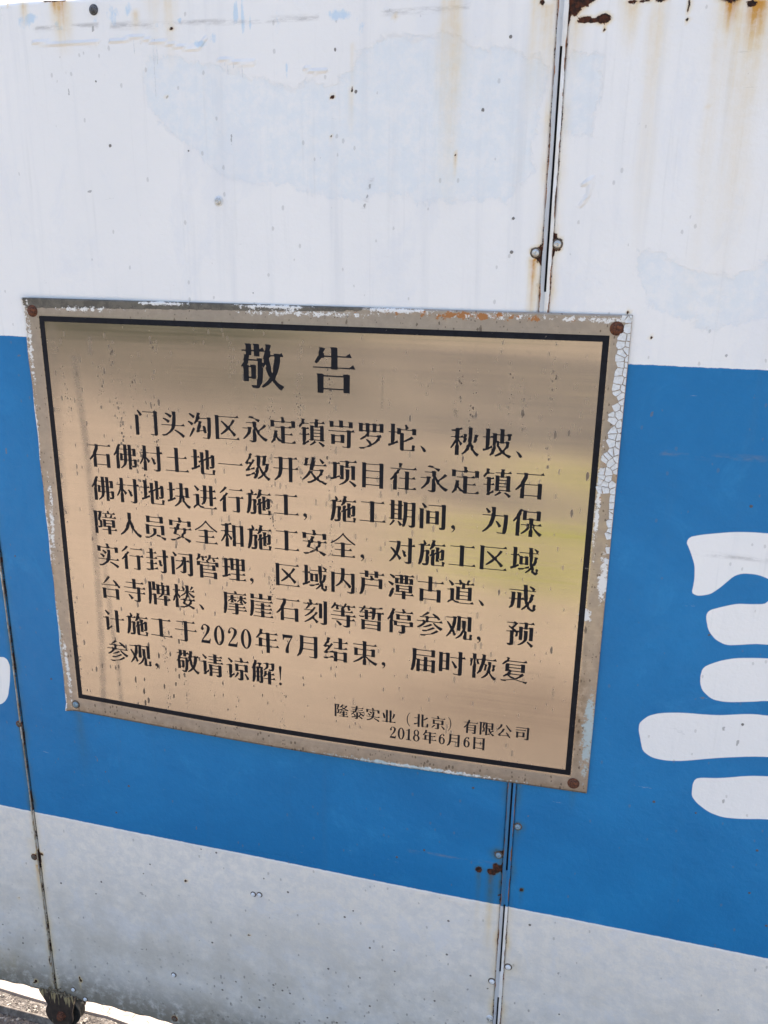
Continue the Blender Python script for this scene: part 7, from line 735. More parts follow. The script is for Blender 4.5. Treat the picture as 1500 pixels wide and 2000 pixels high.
'恢': [[325,-31,-15,9,-15,15,-22,33,-6,15,-4,4,-5,11,-3,3,-2,-2,-4,-10,-1,-16,-6,-1,-12,-15,-14,-14,-30,-17,-15,-5,-8,10,3,4,23,15,9,12,10,11,5,6,15,31,2,7,-5,3,0,3,2,6,4,4,7,21,2,17,10,37,-2,5,-7,5,1,24,-7,9,0,3,36,1,11,-6,0,-55,-2,-12,-3,-7,-6,-36,1,-4,6,-6,0,-13,-6,-4,9,-16,15,-20,12,-14,18,-12,23,-12,0,-6,-7,-7,-10,-13],[50,-28,0,160,5,6,4,31,0,62,-2,3,-3,-2,0,-5,-3,-11,-1,-9,-4,-10,-1,-23,-5,-39,-20,0,-3,1,0,4,3,6,3,40,-2,2,-4,1,-1,3,4,31,-7,11,1,2,13,0,17,0,3,-1,2,2,0,55,-7,9,0,3,41,1,5,-3,6,-1,0,-61,3,-4,6,1,19,-3,4,5,31,1,3,1,6,15,4,37,-1,3,-6,6,0,3,1,1,35,0,6,-4,5,-2,0,-56,3,-4,88,0,32,21,14,-28,0,-3,-132,0,-3,-1,-2,-6,-4,-5,-7,-40,3,-2,17,0,3,-2,10,-2,2,-4,-13,-36,4,-4,-1,-12,-8,-27,-15,-2,-10,6,7,24,2,16,-2,4,5,20,-4,9,-4,4,-2,0,-2,-2,-7,-30,-3,-6,-4,-16,-8,-23,1,-4,-6,-14,-10,-17,-10,-1,-25,-26,-11,7,-2,4,11,18,10,20,8,22,-5,5,16,44,4,15,5,9,0,11,6,41,-4,3,-30,0,-3,-2,0,-13,-5,-1,-2,-2,17,-37,-2,-4,-19,-8,-4,2,-3,8,-3,4,-1,7,-4,9,-5,42,-3,2,-4,-1,-1,-48,3,-8,1,-13,5,-7,0,-95,-6,-23,6,-13,0,-56,-2,-1],[299,89,-9,5,6,25,3,18,-4,5,4,25,-6,7,0,3,24,1,15,-4,3,-2,1,-3,-15,-35,2,-3,5,-2,0,-12,-4,-12,-6,-14]],
'复': [[327,-31,-39,12,5,3,-1,3,-38,5,-37,9,-34,6,-37,-6,-45,-11,-19,-3,-2,-2,3,-5,0,-2,-7,-3,-49,1,0,2,6,2,0,2,-14,2,-3,3,-1,8,5,-2,22,-1,48,5,39,8,17,5,30,5,2,2,-3,2,-24,1,-8,2,-13,10,-15,14,-7,1,-12,10,-22,-14,-20,-9,-3,0,-7,9,0,3,36,32,16,8,2,18,8,4,1,6,7,1,2,2,-2,2,-6,1,-3,-2,-3,-3,-33,-1,-2,2,0,86,9,14,1,4,35,0,3,-4,3,-2,134,0,4,3,-3,3,0,3,28,2,11,5,3,-2,7,-7,6,-1,0,-105,-46,0,-3,3,-3,2,-107,-1,-2,-1,-1,-4,-14,-19,6,-3,1,-4,3,-2,112,0,31,20,15,-31,-9,-1,-7,-10,-12,-9,-24,-17,-20,-10,-3,-6,-9,-2,-27,-1,-3,-2,2,-2,30,-5,17,-5,30,-6,52,-5,17,1,7,3,0,-7,-2,-4,0,-8,-5,-9],[187,29,7,0,29,18,25,20,-2,6,-9,3,-94,0,-3,-1,-2,-4,-10,-1,-5,-10,2,-2,23,-12,30,-10,5,-2],[141,129,117,0,2,3,0,29,-4,3,-140,-1,-2,-3,0,-19,3,-2,11,-1,4,-3,6,-1],[116,173,142,0,2,3,0,27,-4,3,-140,-1,-2,-4,0,-25],[35,199,-9,11,1,4,34,38,13,8,8,1,2,2,-3,6,6,18,-4,7,-6,6,0,3,1,1,23,0,18,-10,-1,-4,-12,-21,8,-8,172,0,31,21,16,-30,-2,-2,-216,1,-3,-2,-2,-4,-15,-1,-4,-2,-31,-28,-3,-1,-10,-8]],
'请': [[285,-31,-31,7,-1,7,-6,5,0,6,30,1,3,2,0,31,-4,4,-86,-1,-2,-4,-1,-55,-44,0,0,50,9,13,0,18,-1,9,-8,5,-1,67,-7,9,0,3,41,1,5,-3,6,-1,1,-4,4,-1,81,0,3,2,-3,3,0,3,27,2,8,2,5,0,7,-6,6,-1,0,-146,-1,-7,-3,-7,-6,-5,-15,-4,-7,-5],[66,-13,-13,13,9,11,3,14,-2,2,-4,1,-1,2,0,139,-3,2,-39,1,-1,1,0,6,2,1,37,1,2,2,-5,5,0,3,1,1,41,0,5,-3,6,-1,0,-2,0,-122,-9,-19,0,-9,2,-2,2,0,27,27,6,4,3,-3,7,-22,-3,-4,-35,-22,-1,-2,1,-3,0,-6,-18,-15],[190,41,88,0,2,3,0,34,-4,2,-86,0,-2,-4,0,-32],[190,90,88,0,2,3,0,33,-4,2,-86,0,-2,-4,0,-31],[211,165,-1,3,-3,2,-80,1,0,7,1,1,78,1,4,3,0,29,-2,3,-59,1,-2,0,-1,2,2,6,60,1,2,4,0,28,-4,1,-67,1,-1,1,0,7,70,1,2,3,0,21,-7,9,0,3,1,0,42,1,5,-3,6,-1,1,-30,3,-3,35,0,31,21,15,-31,-82,0,-2,-3,0,-27,3,-3,25,0,30,21,16,-31,-72,0,-2,-3,0,-30,4,-2,46,0,30,21,16,-31,-92,0,-3,0,-3,-5],[89,218,-7,8,-8,14,-29,37,10,10,18,-10,39,-31,2,-5,-2,-5,-17,-18]],
'谅': [[220,-31,-29,7,-2,8,-5,3,-2,3,1,6,29,0,3,2,1,60,5,20,-5,7,-1,23,-3,2,-16,0,-3,-2,-2,-4,-43,0,-1,93,-7,9,0,3,41,1,5,-3,6,-1,1,-4,3,-2,80,0,4,2,-4,4,0,3,41,3,7,-5,6,-2,0,-101,-45,0,-4,6,-15,0,-2,-1,-2,-32,-1,-4,1,-10,0,-65,-1,-8,-3,-7,-4,-4,-10,-4,-8,-1,-7,-5],[62,-10,-13,14,8,11,4,16,-2,2,-4,1,-1,2,0,133,-3,2,-35,1,-1,1,0,6,2,1,33,1,2,2,-5,5,0,3,1,1,41,0,5,-3,6,-1,0,-2,0,-114,-9,-20,0,-11,3,-1,26,27,6,4,4,-5,8,-20,-4,-4,-34,-22,-1,-3,1,-3,0,-7,-20,-17],[320,-9,-4,2,-3,6,-9,27,-21,47,10,5,3,1,15,-17,31,-43,4,-9,1,-4,-2,-4],[143,4,-9,7,25,46,13,29,5,2,24,-8,0,-4,-8,-15,-21,-30,-24,-25],[195,120,15,0,2,2,-4,7,14,1,29,0,5,-3,6,-1,3,-6,17,0,2,4,-2,65,-3,1,-85,0,-2,-4,0,-62],[89,217,-7,4,-14,23,-25,32,0,2,9,9,19,-11,39,-31,2,-5,-3,-6,-15,-16],[219,237,-1,5,-3,2,-74,1,-1,1,0,6,2,2,74,0,7,8,-5,31,-7,8,0,3,13,1,16,0,10,-5,4,-7,0,-7,-6,-4,8,-10,9,-8,1,-3,-2,-5,2,-2,36,0,30,21,16,-30,-2,-1,-88,0,-3,-2,-2,-5]],
'解': [[247,-28,-1,74,-4,2,-57,0,-1,2,1,6,57,0,4,2,0,55,-3,2,-10,-1,-2,-6,-6,-4,-8,-16,-9,-1,-10,-13,-20,11,14,24,1,27,7,28,16,0,5,2,12,-3,2,-3,-1,-4,-9,-17,2,-2,4,-1,2,-10,9,-2,4,3,1,9,6,23,-3,6,41,0,1,-1,0,-35,2,-3,8,-1,27,19,15,-28,-1,-1,-46,-1,-3,-1,-1,-54,3,-2,11,0,32,22,15,-31,-59,-1,-3,-4,0,-71],[123,-26,-5,16,-2,2,-4,-2,-28,0,0,69,-3,3,-9,0,-2,-2,-10,-48,-6,-18,-8,-17,-16,0,-13,8,7,23,3,18,-6,4,4,24,3,33,1,86,-17,15,7,10,9,7,1,22,16,36,10,31,-6,7,0,3,1,0,23,1,5,-3,5,-1,4,-3,4,-1,-6,-24,2,-4,-2,-3,2,-2,19,0,2,2,-3,5,1,1,24,2,5,-3,16,0,9,-10,-8,-8,-1,-6,-16,-22,2,-2,5,-1,1,-5,2,-2,22,-1,5,-3,6,-2,0,-12,-9,-17,3,-8,6,-3,-1,-56,-4,-5,-5,-16,1,-10,9,-10,0,-79,-4,-10,-9,-6],[125,-3,11,0,3,2,-1,4,-1,56,-3,3,-9,0,-2,-3,-1,-58],[72,72,10,0,2,3,0,53,-3,3,-8,0,-2,-3,-1,-52],[125,72,10,0,2,3,0,53,-3,3,-9,0,-2,-3,-1,-52],[73,141,9,0,2,3,0,48,-3,3,-8,0,-2,-3,-1,-47],[125,141,9,0,3,2,1,45,8,3,0,2,-2,2,-10,0,-3,-5,-6,-1,-2,-2,-1,-42],[192,171,-8,9,20,18,12,18,5,11,5,19,-6,3,2,13,-2,5,-35,1,-1,1,0,7,33,1,2,2,-4,7,14,2,19,-1,4,-3,6,-1,1,-4,4,-3,31,1,2,2,-4,4,0,3,28,2,5,1,6,0,5,-5,5,-1,1,-7,-2,-65,-5,-22,-8,-11,-3,-2,-10,-1,-11,-2,-39,1,-6,21,29,-1,10,1,5,5,4,16,-2,2,-6,2,2,30,-2,16,-3,2,-33,-1,-3,-3,-1,-37,-12,-25,-10,-2,-13,-13,-3,-1,-12,-9],[116,190,4,0,0,4,-2,1,-3,-1,-1,-2],[73,205,9,0,4,5,9,1,4,3,11,1,2,1,6,29,-5,3,-2,6,-22,0,-3,-1,-2,-8,-15,-32],[116,205,3,0,2,2,0,3,-2,2,-3,0,-2,-2]],
'隆': [[19,-29,-1,305,-7,13,40,1,5,-3,6,-1,1,-5,4,-3,19,1,2,2,-5,5,0,3,1,1,30,0,5,-3,9,-1,9,-10,-11,-12,-1,-32,-9,-14,1,-8,-11,-28,-1,-9,-4,-3,7,-7,11,-1,1,-2,-4,-3,5,-10,2,-2,6,-1,3,-7,2,-6,-1,-46,-5,-4,-6,-12,-9,-11,-19,-4,-23,0,-6,20,-3,3,-8,-1,-2,-3,2,-15,3,-4,5,-2,0,-80,-2,-2],[215,-20,-1,4,-3,2,-82,0,-2,2,0,6,1,1,82,1,4,2,0,35,-2,4,-53,1,-1,2,1,6,54,2,1,3,0,28,-2,4,-40,0,-2,-2,1,-4,-22,-29,-20,12,20,26,8,8,-1,4,13,28,22,-5,-7,-19,1,-4,-2,-3,3,-2,27,1,1,2,1,22,2,4,42,0,1,-26,3,-3,24,0,31,21,15,-31,-71,0,-2,-3,0,-30,3,-3,21,0,30,21,15,-31,-67,0,-2,-3,0,-36,4,-2,42,0,30,21,16,-31,-88,0,-4,-1,-2,-5],[66,77,20,0,8,2,5,5,3,6,-2,2,-6,2,0,18,4,5,-5,29,-4,6,-9,1,-3,4,-1,11,3,4,-5,6,7,35,-4,3,0,3,13,43,0,5,-3,2,-21,0,-3,-3,-1,-47,-3,-10,-3,-31,5,-10,2,-87],[175,138,-1,9,-3,3,-16,-4,-14,-1,-7,11,2,10,26,1,27,14,13,9,17,1,4,5,-1,4,-20,21,-11,0,-7,9,-2,0,-16,-12,-20,-11,-10,10,36,40,9,7,2,16,11,2,14,20,24,-4,-12,-23,1,-3,-2,-3,3,-2,63,0,27,18,14,-29,-8,-2,-18,-24,-38,-33,2,-2,13,-5,3,-3,5,-2,34,-7,6,-2,3,-4,4,-2,15,-2,4,-3,1,-4,-10,-16,-6,-4,-3,0,-31,13,-12,7,-19,3,-3,4,-14,9,-6,4,-4,1,-12,-7,-33,-14,-13,-11,1,-3,114,-1,1,-1,0,-7],[236,208,2,-1,5,3,33,32,3,7,-2,5,-10,4,-53,0,-4,-2,-1,-21,-1,-4,6,-7]],
'泰': [[165,-31,-30,6,-11,14,1,5,31,2,1,2,1,22,8,6,-1,3,-23,-6,-4,-3,-27,-5,-2,-2,-1,-5,-5,-3,-45,-10,-4,1,-4,7,-1,6,1,7,7,2,24,4,26,1,2,1,-3,6,10,6,2,6,-6,12,-18,24,-2,4,11,9,17,-9,21,-14,5,-6,0,-6,-11,-10,0,-2,24,4,5,8,0,5,-6,13,-1,48,-7,8,0,3,42,1,5,-3,6,-2,1,-59,-3,-9,3,-6,3,-1,3,1,15,11,24,34,7,-2,17,-11,1,-2,-4,-5,-13,-10,-5,-6,-8,-6,4,-12,0,-4,14,-8,38,-15,13,-7,2,-6,-2,-5,-13,-17,-4,-2,-4,1,-40,28,-41,25,-2,3,3,1,0,3,-6,1,-5,-3,-4,-1,-2,-3,8,-12,0,-33,-3,-9,-6,-5,-9,-3,-8,-1,-6,-4],[330,56,-24,12,-41,32,-25,28,-8,13,20,1,12,-11,37,-25,50,-19,2,-4,-1,-4,-8,-9,-9,-12],[34,67,-6,6,0,3,44,42,18,21,0,6,-6,4,-65,1,-1,1,0,7,62,1,3,2,-4,7,14,2,9,-1,4,-3,4,-1,3,-6,9,0,2,4,-3,4,1,4,6,21,-2,7,-7,3,-62,0,-1,1,0,6,2,1,62,1,3,5,8,1,2,2,9,26,0,4,-3,2,-100,1,-1,1,0,7,102,1,3,6,6,3,4,21,0,4,-6,6,0,3,13,1,19,0,4,-2,12,-2,1,-3,-11,-26,5,-3,1,-6,3,-2,90,0,33,22,2,-1,14,-29,-1,-1,-139,-1,-2,-2,-1,-6,-10,-28,2,-3,3,-2,86,1,31,21,16,-31,-135,0,-3,-5,-7,-1,-3,-3,-14,-26,0,-5,4,-3,142,1,31,21,16,-31,-189,1,-4,-2,-2,-5,-23,-1,-25,-29,-2,-5,-15,-12,-22,-16,-27,-13]],
'业': [[112,-10,-1,6,-3,2,-84,0,-2,1,0,2,1,6,84,1,4,2,1,72,9,9,1,10,-10,33,0,153,-8,13,44,1,5,-3,6,-2,1,-284,0,-3,4,-1,33,0,3,3,0,276,-7,13,43,1,5,-3,6,-1,1,-156,-9,-44,3,-6,5,-4,1,-77,4,-2,49,0,30,21,16,-31,-96,0,-3,-2,-2,-6,-43,0,-2,0,-1,6,-2,2,-34,0,-4,-2,-2,-6],[86,83,-6,3,-11,1,-2,1,-24,68,3,4,-11,47,5,4,2,4,24,0,31,-72,0,-10,-5,-1,-2,-2,20,-35,-2,-4],[265,90,-9,5,-1,2,22,58,-1,3,-4,1,1,2,20,47,-6,7,0,3,24,1,17,-8,5,-5,-18,-30,2,-2,4,-1,0,-12,-25,-50,-11,-1,-15,-19,-3,-2]],
'北': [[106,-26,0,67,-1,10,-2,2,-5,0,-18,-4,-2,-2,5,-6,-2,-3,-4,-2,-47,-13,-4,1,-6,17,0,6,1,1,75,14,1,3,-8,3,1,1,21,14,0,3,-5,2,-1,102,-4,2,-77,1,-1,1,0,6,2,2,79,0,2,4,-1,80,-7,9,0,3,43,1,5,-3,6,-1,0,-2,0,-318,-2,-1],[215,-18,-12,6,-6,10,-3,14,-1,16,-1,257,-1,4,-6,8,1,1,12,1,31,0,5,-3,6,-2,0,-98,-6,-14,-1,-2,3,-3,8,0,4,3,29,26,10,6,27,26,6,4,8,-7,15,-19,-16,-13,-35,-20,-19,-9,-4,-8,-25,-9,-4,-4,1,-154,4,-3,64,1,2,3,1,38,3,38,26,0,12,-6,1,-2,0,-55,-6,-16,-4,-7,-7,-5,-24,0,-6,3,-62,0,-3,-2,-3,-4]],
'京': [[157,-27,-1,5,-3,2,-40,1,-5,9,0,5,7,-5,38,0,3,2,0,109,-4,3,-45,-1,-3,-2,-2,-5,-44,0,-1,96,-7,9,0,3,42,1,5,-3,6,-1,1,-4,4,-3,142,1,3,2,-4,4,0,3,32,2,8,2,10,-6,6,-1,0,-105,-47,0,-2,5,-3,2,-47,-1,-2,-3,0,-106,-2,-8,-6,-7,-9,-4],[312,-23,-4,1,-4,6,-21,35,-29,39,11,8,3,1,6,-4,4,-5,16,-12,15,-16,22,-19,8,-11,0,-6,-2,-2,-20,-14],[37,-8,-7,8,35,46,17,28,4,1,26,-10,0,-4,-10,-14,-28,-30,-29,-22],[106,113,44,0,3,2,-4,4,0,3,1,0,42,2,6,-4,6,-1,1,-4,3,-2,46,0,2,4,0,66,-4,3,-146,-1,-2,-4,0,-64],[161,231,-1,6,-3,2,-133,1,-1,1,0,6,2,1,133,1,6,5,0,5,-9,33,3,5,-5,5,0,3,14,1,11,0,9,-5,9,-15,0,-6,-5,-3,8,-9,9,-8,0,-5,-2,-4,2,-2,90,0,31,21,16,-30,-2,-2,-142,2,-4,-3,-2,-6]],
'有': [[262,-29,-33,4,-2,1,7,2,0,4,-18,1,-4,6,0,7,7,-4,36,0,3,2,0,52,-4,4,-124,-1,-2,-4,-1,-73,-45,0,0,139,9,17,0,10,-2,2,-2,0,-23,-24,-31,-20,-11,12,38,41,14,22,7,4,1,17,20,36,0,7,-4,3,-74,0,-1,1,0,7,77,1,2,2,1,6,10,1,6,11,8,25,-6,11,13,1,19,0,4,-3,8,-2,5,-3,-1,-4,-13,-23,2,-2,5,-1,1,-17,3,-2,130,0,34,22,14,-28,0,-3,-179,-1,-2,-2,-1,-5,-9,-1,-3,-3,-20,-37,0,-6,4,-3,118,1,3,2,-5,5,0,3,32,2,6,1,10,-5,6,-1,-1,-196,-4,-9,-6,-5,-7,-3,-10,-1,-5,-3],[130,59,126,0,2,4,0,45,-4,2,-124,0,-2,-4,0,-43],[130,120,126,0,2,4,0,45,-4,3,-121,-1,-5,-11,0,-37]],
'限': [[325,-30,-9,5,-18,15,-18,19,-3,7,-9,0,-8,10,-13,29,-2,2,-9,1,-2,3,-14,33,-1,38,-4,4,-16,-1,-3,-2,-1,-116,-6,-7,9,-6,10,0,1,3,-5,2,1,1,42,16,4,-3,2,-12,5,-12,-60,-5,-2,-2,-2,-11,-19,-6,-26,0,-1,88,5,17,1,52,-5,24,-1,116,-2,4,-12,-11,-1,-35,-16,-41,-2,-12,-5,-3,5,-5,12,-1,7,-12,4,-21,0,-59,-4,-11,-6,-4,-10,-1,-7,-2,-16,-2,-15,1,-2,10,-4,11,1,1,22,1,7,2,4,4,3,7,-2,2,-6,2,-1,24,4,5,-5,24,-3,4,-8,1,-5,9,0,8,4,3,-5,8,7,35,-5,4,12,38,0,7,-4,3,-24,0,-3,-2,-1,-51,-3,-34,3,-10,0,-91,0,-2,-5,-1,-2,-3,2,-18,5,-4,0,-81,-2,-1,-41,0,-1,305,-7,13,40,1,5,-3,6,-1,1,-5,4,-2,23,0,2,2,-5,5,0,3,14,2,17,-1,4,-2,12,-1,16,2,30,0,5,-3,6,-1,1,-5,4,-3,76,1,3,2,-5,5,0,3,29,2,5,1,6,0,7,-5,6,-1,0,-158,-44,0,-2,5,-4,3,-20,-1,-3,-4,8,-29,-1,-11,-4,-1,-2,-3,5,-5,16,0,5,-1,22,19,14,16,4,2,4,-2,16,-18,-4,-6,-49,-28,-1,-18,-4,-4,9,-10,18,-13,12,-7,28,-12,0,-7,-16,-21,-3,-2],[198,145,16,0,2,2,-4,4,0,3,1,0,28,2,6,-4,6,-1,3,-6,23,0,3,4,-1,52,-4,3,-79,-1,-2,-4,0,-50],[198,213,81,0,3,4,-1,50,-4,3,-79,-1,-2,-4,0,-48]],
'公': [[305,-26,-24,38,-3,2,-7,-1,-16,0,-2,4,-3,2,-21,0,-119,-8,-3,-2,-1,-8,-8,-1,-25,0,-1,1,-1,8,-2,2,-14,-1,-5,6,0,7,5,-3,13,1,3,2,-2,3,-8,1,-3,2,20,22,-2,3,-4,1,1,2,8,10,13,1,4,4,41,75,0,2,-3,3,17,32,7,2,5,8,3,1,15,-7,12,-6,3,-4,-22,-29,0,-3,4,-2,0,-10,-19,-30,-2,-2,-9,-2,-22,-29,-23,-23,1,-5,1,-20,3,-2,14,-1,7,2,120,7,6,6,0,4,-11,23,-11,18,-8,16,14,7,3,0,17,-14,10,-11,10,-2,4,-5,1,-2,-5,-1,-1,-3,19,-27,2,-3,-2,-4,13,-11,18,-30,0,-3],[323,130,-4,2,-15,15,-50,69,-26,46,-7,16,0,3,16,7,14,-22,35,-46,23,-24,41,-36,0,-7,-22,-21],[42,145,-12,10,14,17,28,40,24,44,0,2,-4,3,10,23,-5,9,23,1,25,-8,2,-3,-1,-3,-20,-30,5,-4,0,-11,-13,-22,-9,-3,-31,-37,-27,-23]],
'司': [[283,-27,-29,3,-2,1,2,1,23,3,2,2,-1,1,-43,2,-7,11,1,5,8,-7,41,0,3,3,-1,262,-3,2,-243,0,-2,1,0,7,244,1,3,2,-5,5,0,3,33,2,6,1,10,-5,6,-1,-1,-280,-4,-11,-6,-6,-10,-4,-10,-1,-5,-3],[47,10,-1,133,-7,9,0,3,43,1,5,-3,6,-1,1,-5,4,-3,86,1,3,2,-5,5,0,3,29,2,7,2,3,0,8,-6,6,-1,0,-115,-44,0,-3,5,-3,2,-88,-1,-3,-3,-1,-30],[96,53,92,1,2,3,-2,77,-3,2,-90,-2,-1,-3,0,-74],[200,198,-164,0,-2,2,0,5,0,2,2,1,176,0,31,21,16,-31]],
'日': [[53,-25,-1,292,-7,13,44,1,5,-3,6,-1,1,-6,4,-3,150,0,4,3,-6,6,0,3,1,0,40,2,5,-1,4,-3,6,-1,0,-300,-48,0,-1,27,-3,3,-152,1,-4,-4,-1,-29],[103,17,155,0,2,4,0,112,-4,3,-153,-1,-3,-4,0,-110],[103,145,155,0,2,4,0,108,-4,3,-153,-1,-3,-4,0,-106]],
'0': [[85,-5,-14,4,-13,9,-12,14,-11,19,-8,21,-6,23,-4,30,-1,25,2,22,5,29,8,25,9,19,11,16,13,12,13,7,14,2,15,-3,14,-9,13,-14,11,-18,9,-23,6,-24,4,-30,1,-25,-3,-29,-5,-25,-8,-24,-9,-18,-12,-17,-13,-11,-14,-6],[86,8,7,0,7,5,6,9,6,15,8,37,4,53,-2,49,-7,43,-11,29,-7,9,-7,2,-6,-2,-6,-6,-11,-25,-8,-41,-3,-46,2,-48,6,-39,10,-30,6,-9]],
'1': [[36,0,0,10,36,1,0,223,-40,-18,-4,7,43,23,2,6,26,14,5,0,3,2,1,-2,6,-1,0,-254,36,-1,0,-10]],
'2': [[20,0,6,13,-2,7,1,6,50,87,20,39,12,37,5,31,-2,16,-9,13,-12,7,-17,3,-6,-3,-5,-6,-9,-27,-1,-3,9,-8,3,-9,-1,-7,-6,-11,-5,-3,-7,-2,-6,1,-6,3,-8,13,1,12,5,13,10,19,9,14,8,8,9,4,11,3,16,-1,13,-3,26,-12,8,-7,6,-8,4,-10,2,-11,-3,-24,-10,-26,-16,-28,-50,-63,-27,-39,90,2,14,31,9,1,-11,-72]],
'6': [[86,-3,-17,5,-16,10,-13,14,-10,18,-5,15,-3,18,0,64,3,19,8,24,10,20,12,19,17,20,15,13,12,6,12,1,26,-7,2,-4,-2,-4,7,-5,4,-6,1,-8,-2,-7,-5,-6,-7,-3,-7,0,-7,3,-6,8,-1,10,5,9,8,5,-14,4,-11,0,-12,-15,-11,-22,-7,-19,-7,-29,20,5,17,0,19,-6,16,-11,13,-16,9,-18,5,-20,1,-26,-3,-17,-6,-17,-8,-14,-9,-11,-13,-10,-12,-6,-13,-3],[90,10,7,-1,6,2,6,6,6,9,7,22,4,32,-2,30,-6,25,-10,18,-6,5,-6,2,-6,-1,-5,-3,-10,-15,-7,-24,-3,-27,2,-32,5,-22,8,-17]],
'7': [[81,4,-12,3,-6,6,-1,30,4,24,10,33,13,31,51,97,-18,-2,-75,-4,-11,-33,-1,-3,-6,0,-1,4,-6,75,139,1,1,-32,-5,-2,-25,-49,-10,-27,-9,-35,-5,-34,-2,-34,4,-40,-3,-4,-7,-3]],
'8': [[83,-5,-13,3,-14,6,-10,7,-10,10,-8,12,-5,11,-4,16,-1,13,3,20,8,20,12,16,16,12,-14,16,-9,20,-3,25,4,24,9,18,13,14,16,9,18,3,16,-3,16,-9,13,-14,9,-18,4,-24,-3,-25,-9,-20,-14,-16,17,-13,12,-17,7,-18,3,-22,-2,-16,-5,-16,-8,-14,-9,-11,-12,-9,-13,-6,-17,-4],[86,4,13,2,12,10,9,17,5,22,0,26,-4,20,-9,19,-12,11,-20,0,-8,-7,-11,-18,-6,-24,0,-27,5,-22,11,-20,7,-6],[77,149,26,0,8,16,5,22,0,28,-4,20,-8,18,-6,5,-6,3,-9,-2,-9,-10,-6,-14,-4,-19,-1,-19,3,-22,5,-15]],
'、': [[79,-19,-7,4,-6,6,-17,34,-16,24,1,4,3,1,15,-7,17,-10,14,-13,16,-21,2,-9,-3,-8,-9,-5]],
'，': [[42,-49,-1,4,12,10,6,8,4,10,2,10,-1,2,-14,1,-9,6,-6,11,0,10,4,9,5,5,7,3,10,1,10,-4,8,-10,4,-21,0,-13,-5,-12,-12,-15,-10,-8]],
'！': [[85,-19,-7,3,-5,6,-2,6,0,9,3,7,6,5,6,2,9,0,7,-3,5,-6,2,-6,0,-9,-3,-7,-6,-5,-6,-2],[90,54,-4,3,-5,84,-9,104,2,7,4,6,5,3,7,2,7,-2,5,-3,4,-6,2,-7,-9,-104,-5,-84]],
'（': [[323,-39,-32,32,-9,12,-8,15,-10,29,-9,33,-5,31,-2,24,2,27,6,31,8,31,11,29,6,12,11,15,32,31,3,-2,0,-3,-27,-33,-8,-14,-5,-13,-12,-55,-5,-54,4,-54,12,-56,5,-15,8,-14,28,-34,0,-4]],
'）': [[35,-39,-2,2,0,3,28,34,8,14,5,15,12,53,4,54,-5,57,-12,55,-5,13,-8,14,-27,33,0,3,3,2,32,-31,11,-15,6,-12,11,-29,8,-31,6,-31,2,-27,-2,-24,-5,-31,-9,-33,-10,-29,-8,-15,-12,-16,-28,-28]],
}
GLY = {}
for ch, cs in OUTLINES.items():
    GLY[ch] = []
    for r in cs:
        px = py = 0; P = []
        for k in range(0, len(r), 2):
            px += r[k]; py += r[k+1]; P.append((px/360, py/360))
        GLY[ch].append(P)
def glyph_mesh(ch, size, w):
    """filled outline turned into a thin slab; origin at the centre of the em square"""
    cu = bpy.data.curves.new('g', 'CURVE'); cu.dimensions = '2D'; cu.fill_mode = 'FRONT'
    for P in GLY[ch]:
        s = cu.splines.new('POLY'); s.points.add(len(P)-1); s.use_cyclic_u = True
        for k, (x, y) in enumerate(P): s.points[k].co = (x, y, 0, 1)
    o = bpy.data.objects.new('g', cu)
    me = bpy.data.meshes.new_from_object(o)
    bpy.data.objects.remove(o); bpy.data.curves.remove(cu)
    me.name = 'character'
    n = len(me.vertices); a = np.empty(n*3); me.vertices.foreach_get('co', a); a = a.reshape(-1, 3)
    bm = bmesh.new(); bm.from_mesh(me)
    for v_ in bm.verts:
        v_.co = Vector(((v_.co.x-w/2)*size, 0, (v_.co.y-.38)*size))
    bm.normal_update()
    for f in bm.faces:
        if f.normal.y > 0: f.normal_flip()
    bmesh.ops.remove_doubles(bm, verts=bm.verts[:], dist=1e-7)
    ex = bmesh.ops.extrude_face_region(bm, geom=bm.faces[:])
    for v_ in [g for g in ex['geom'] if isinstance(g, bmesh.types.BMVert)]: v_.co.y -= .0006
    bmesh.ops.recalc_face_normals(bm, faces=bm.faces[:])
    bm.to_mesh(me); bm.free()
    return me
CACHE = {}
def put_char(ch, xc, zc, size, w=1.0):
    key = (ch, size)
    if key not in CACHE:
        CACHE[key] = glyph_mesh(ch, size, w)
    o = ppart('character', CACHE[key], INK)
    p = on_plate(xc, zc)
    e = .01
    gx = float(bulge(np.array(xc+e), np.array(zc))-bulge(np.array(xc-e), np.array(zc)))/(2*e)
    gz = float(bulge(np.array(xc), np.array(zc+e))-bulge(np.array(xc), np.array(zc-e)))/(2*e)
    X = Vector((1, -gx, 0)).normalized(); Zv = Vector((0, -gz, 1)).normalized(); Y = Zv.cross(X)
    m = Matrix((( X.x, Y.x, Zv.x, xc), (X.y, Y.y, Zv.y, p.y+.00015), (X.z, Y.z, Zv.z, p.z), (0, 0, 0, 1)))
    o.matrix_basis = m
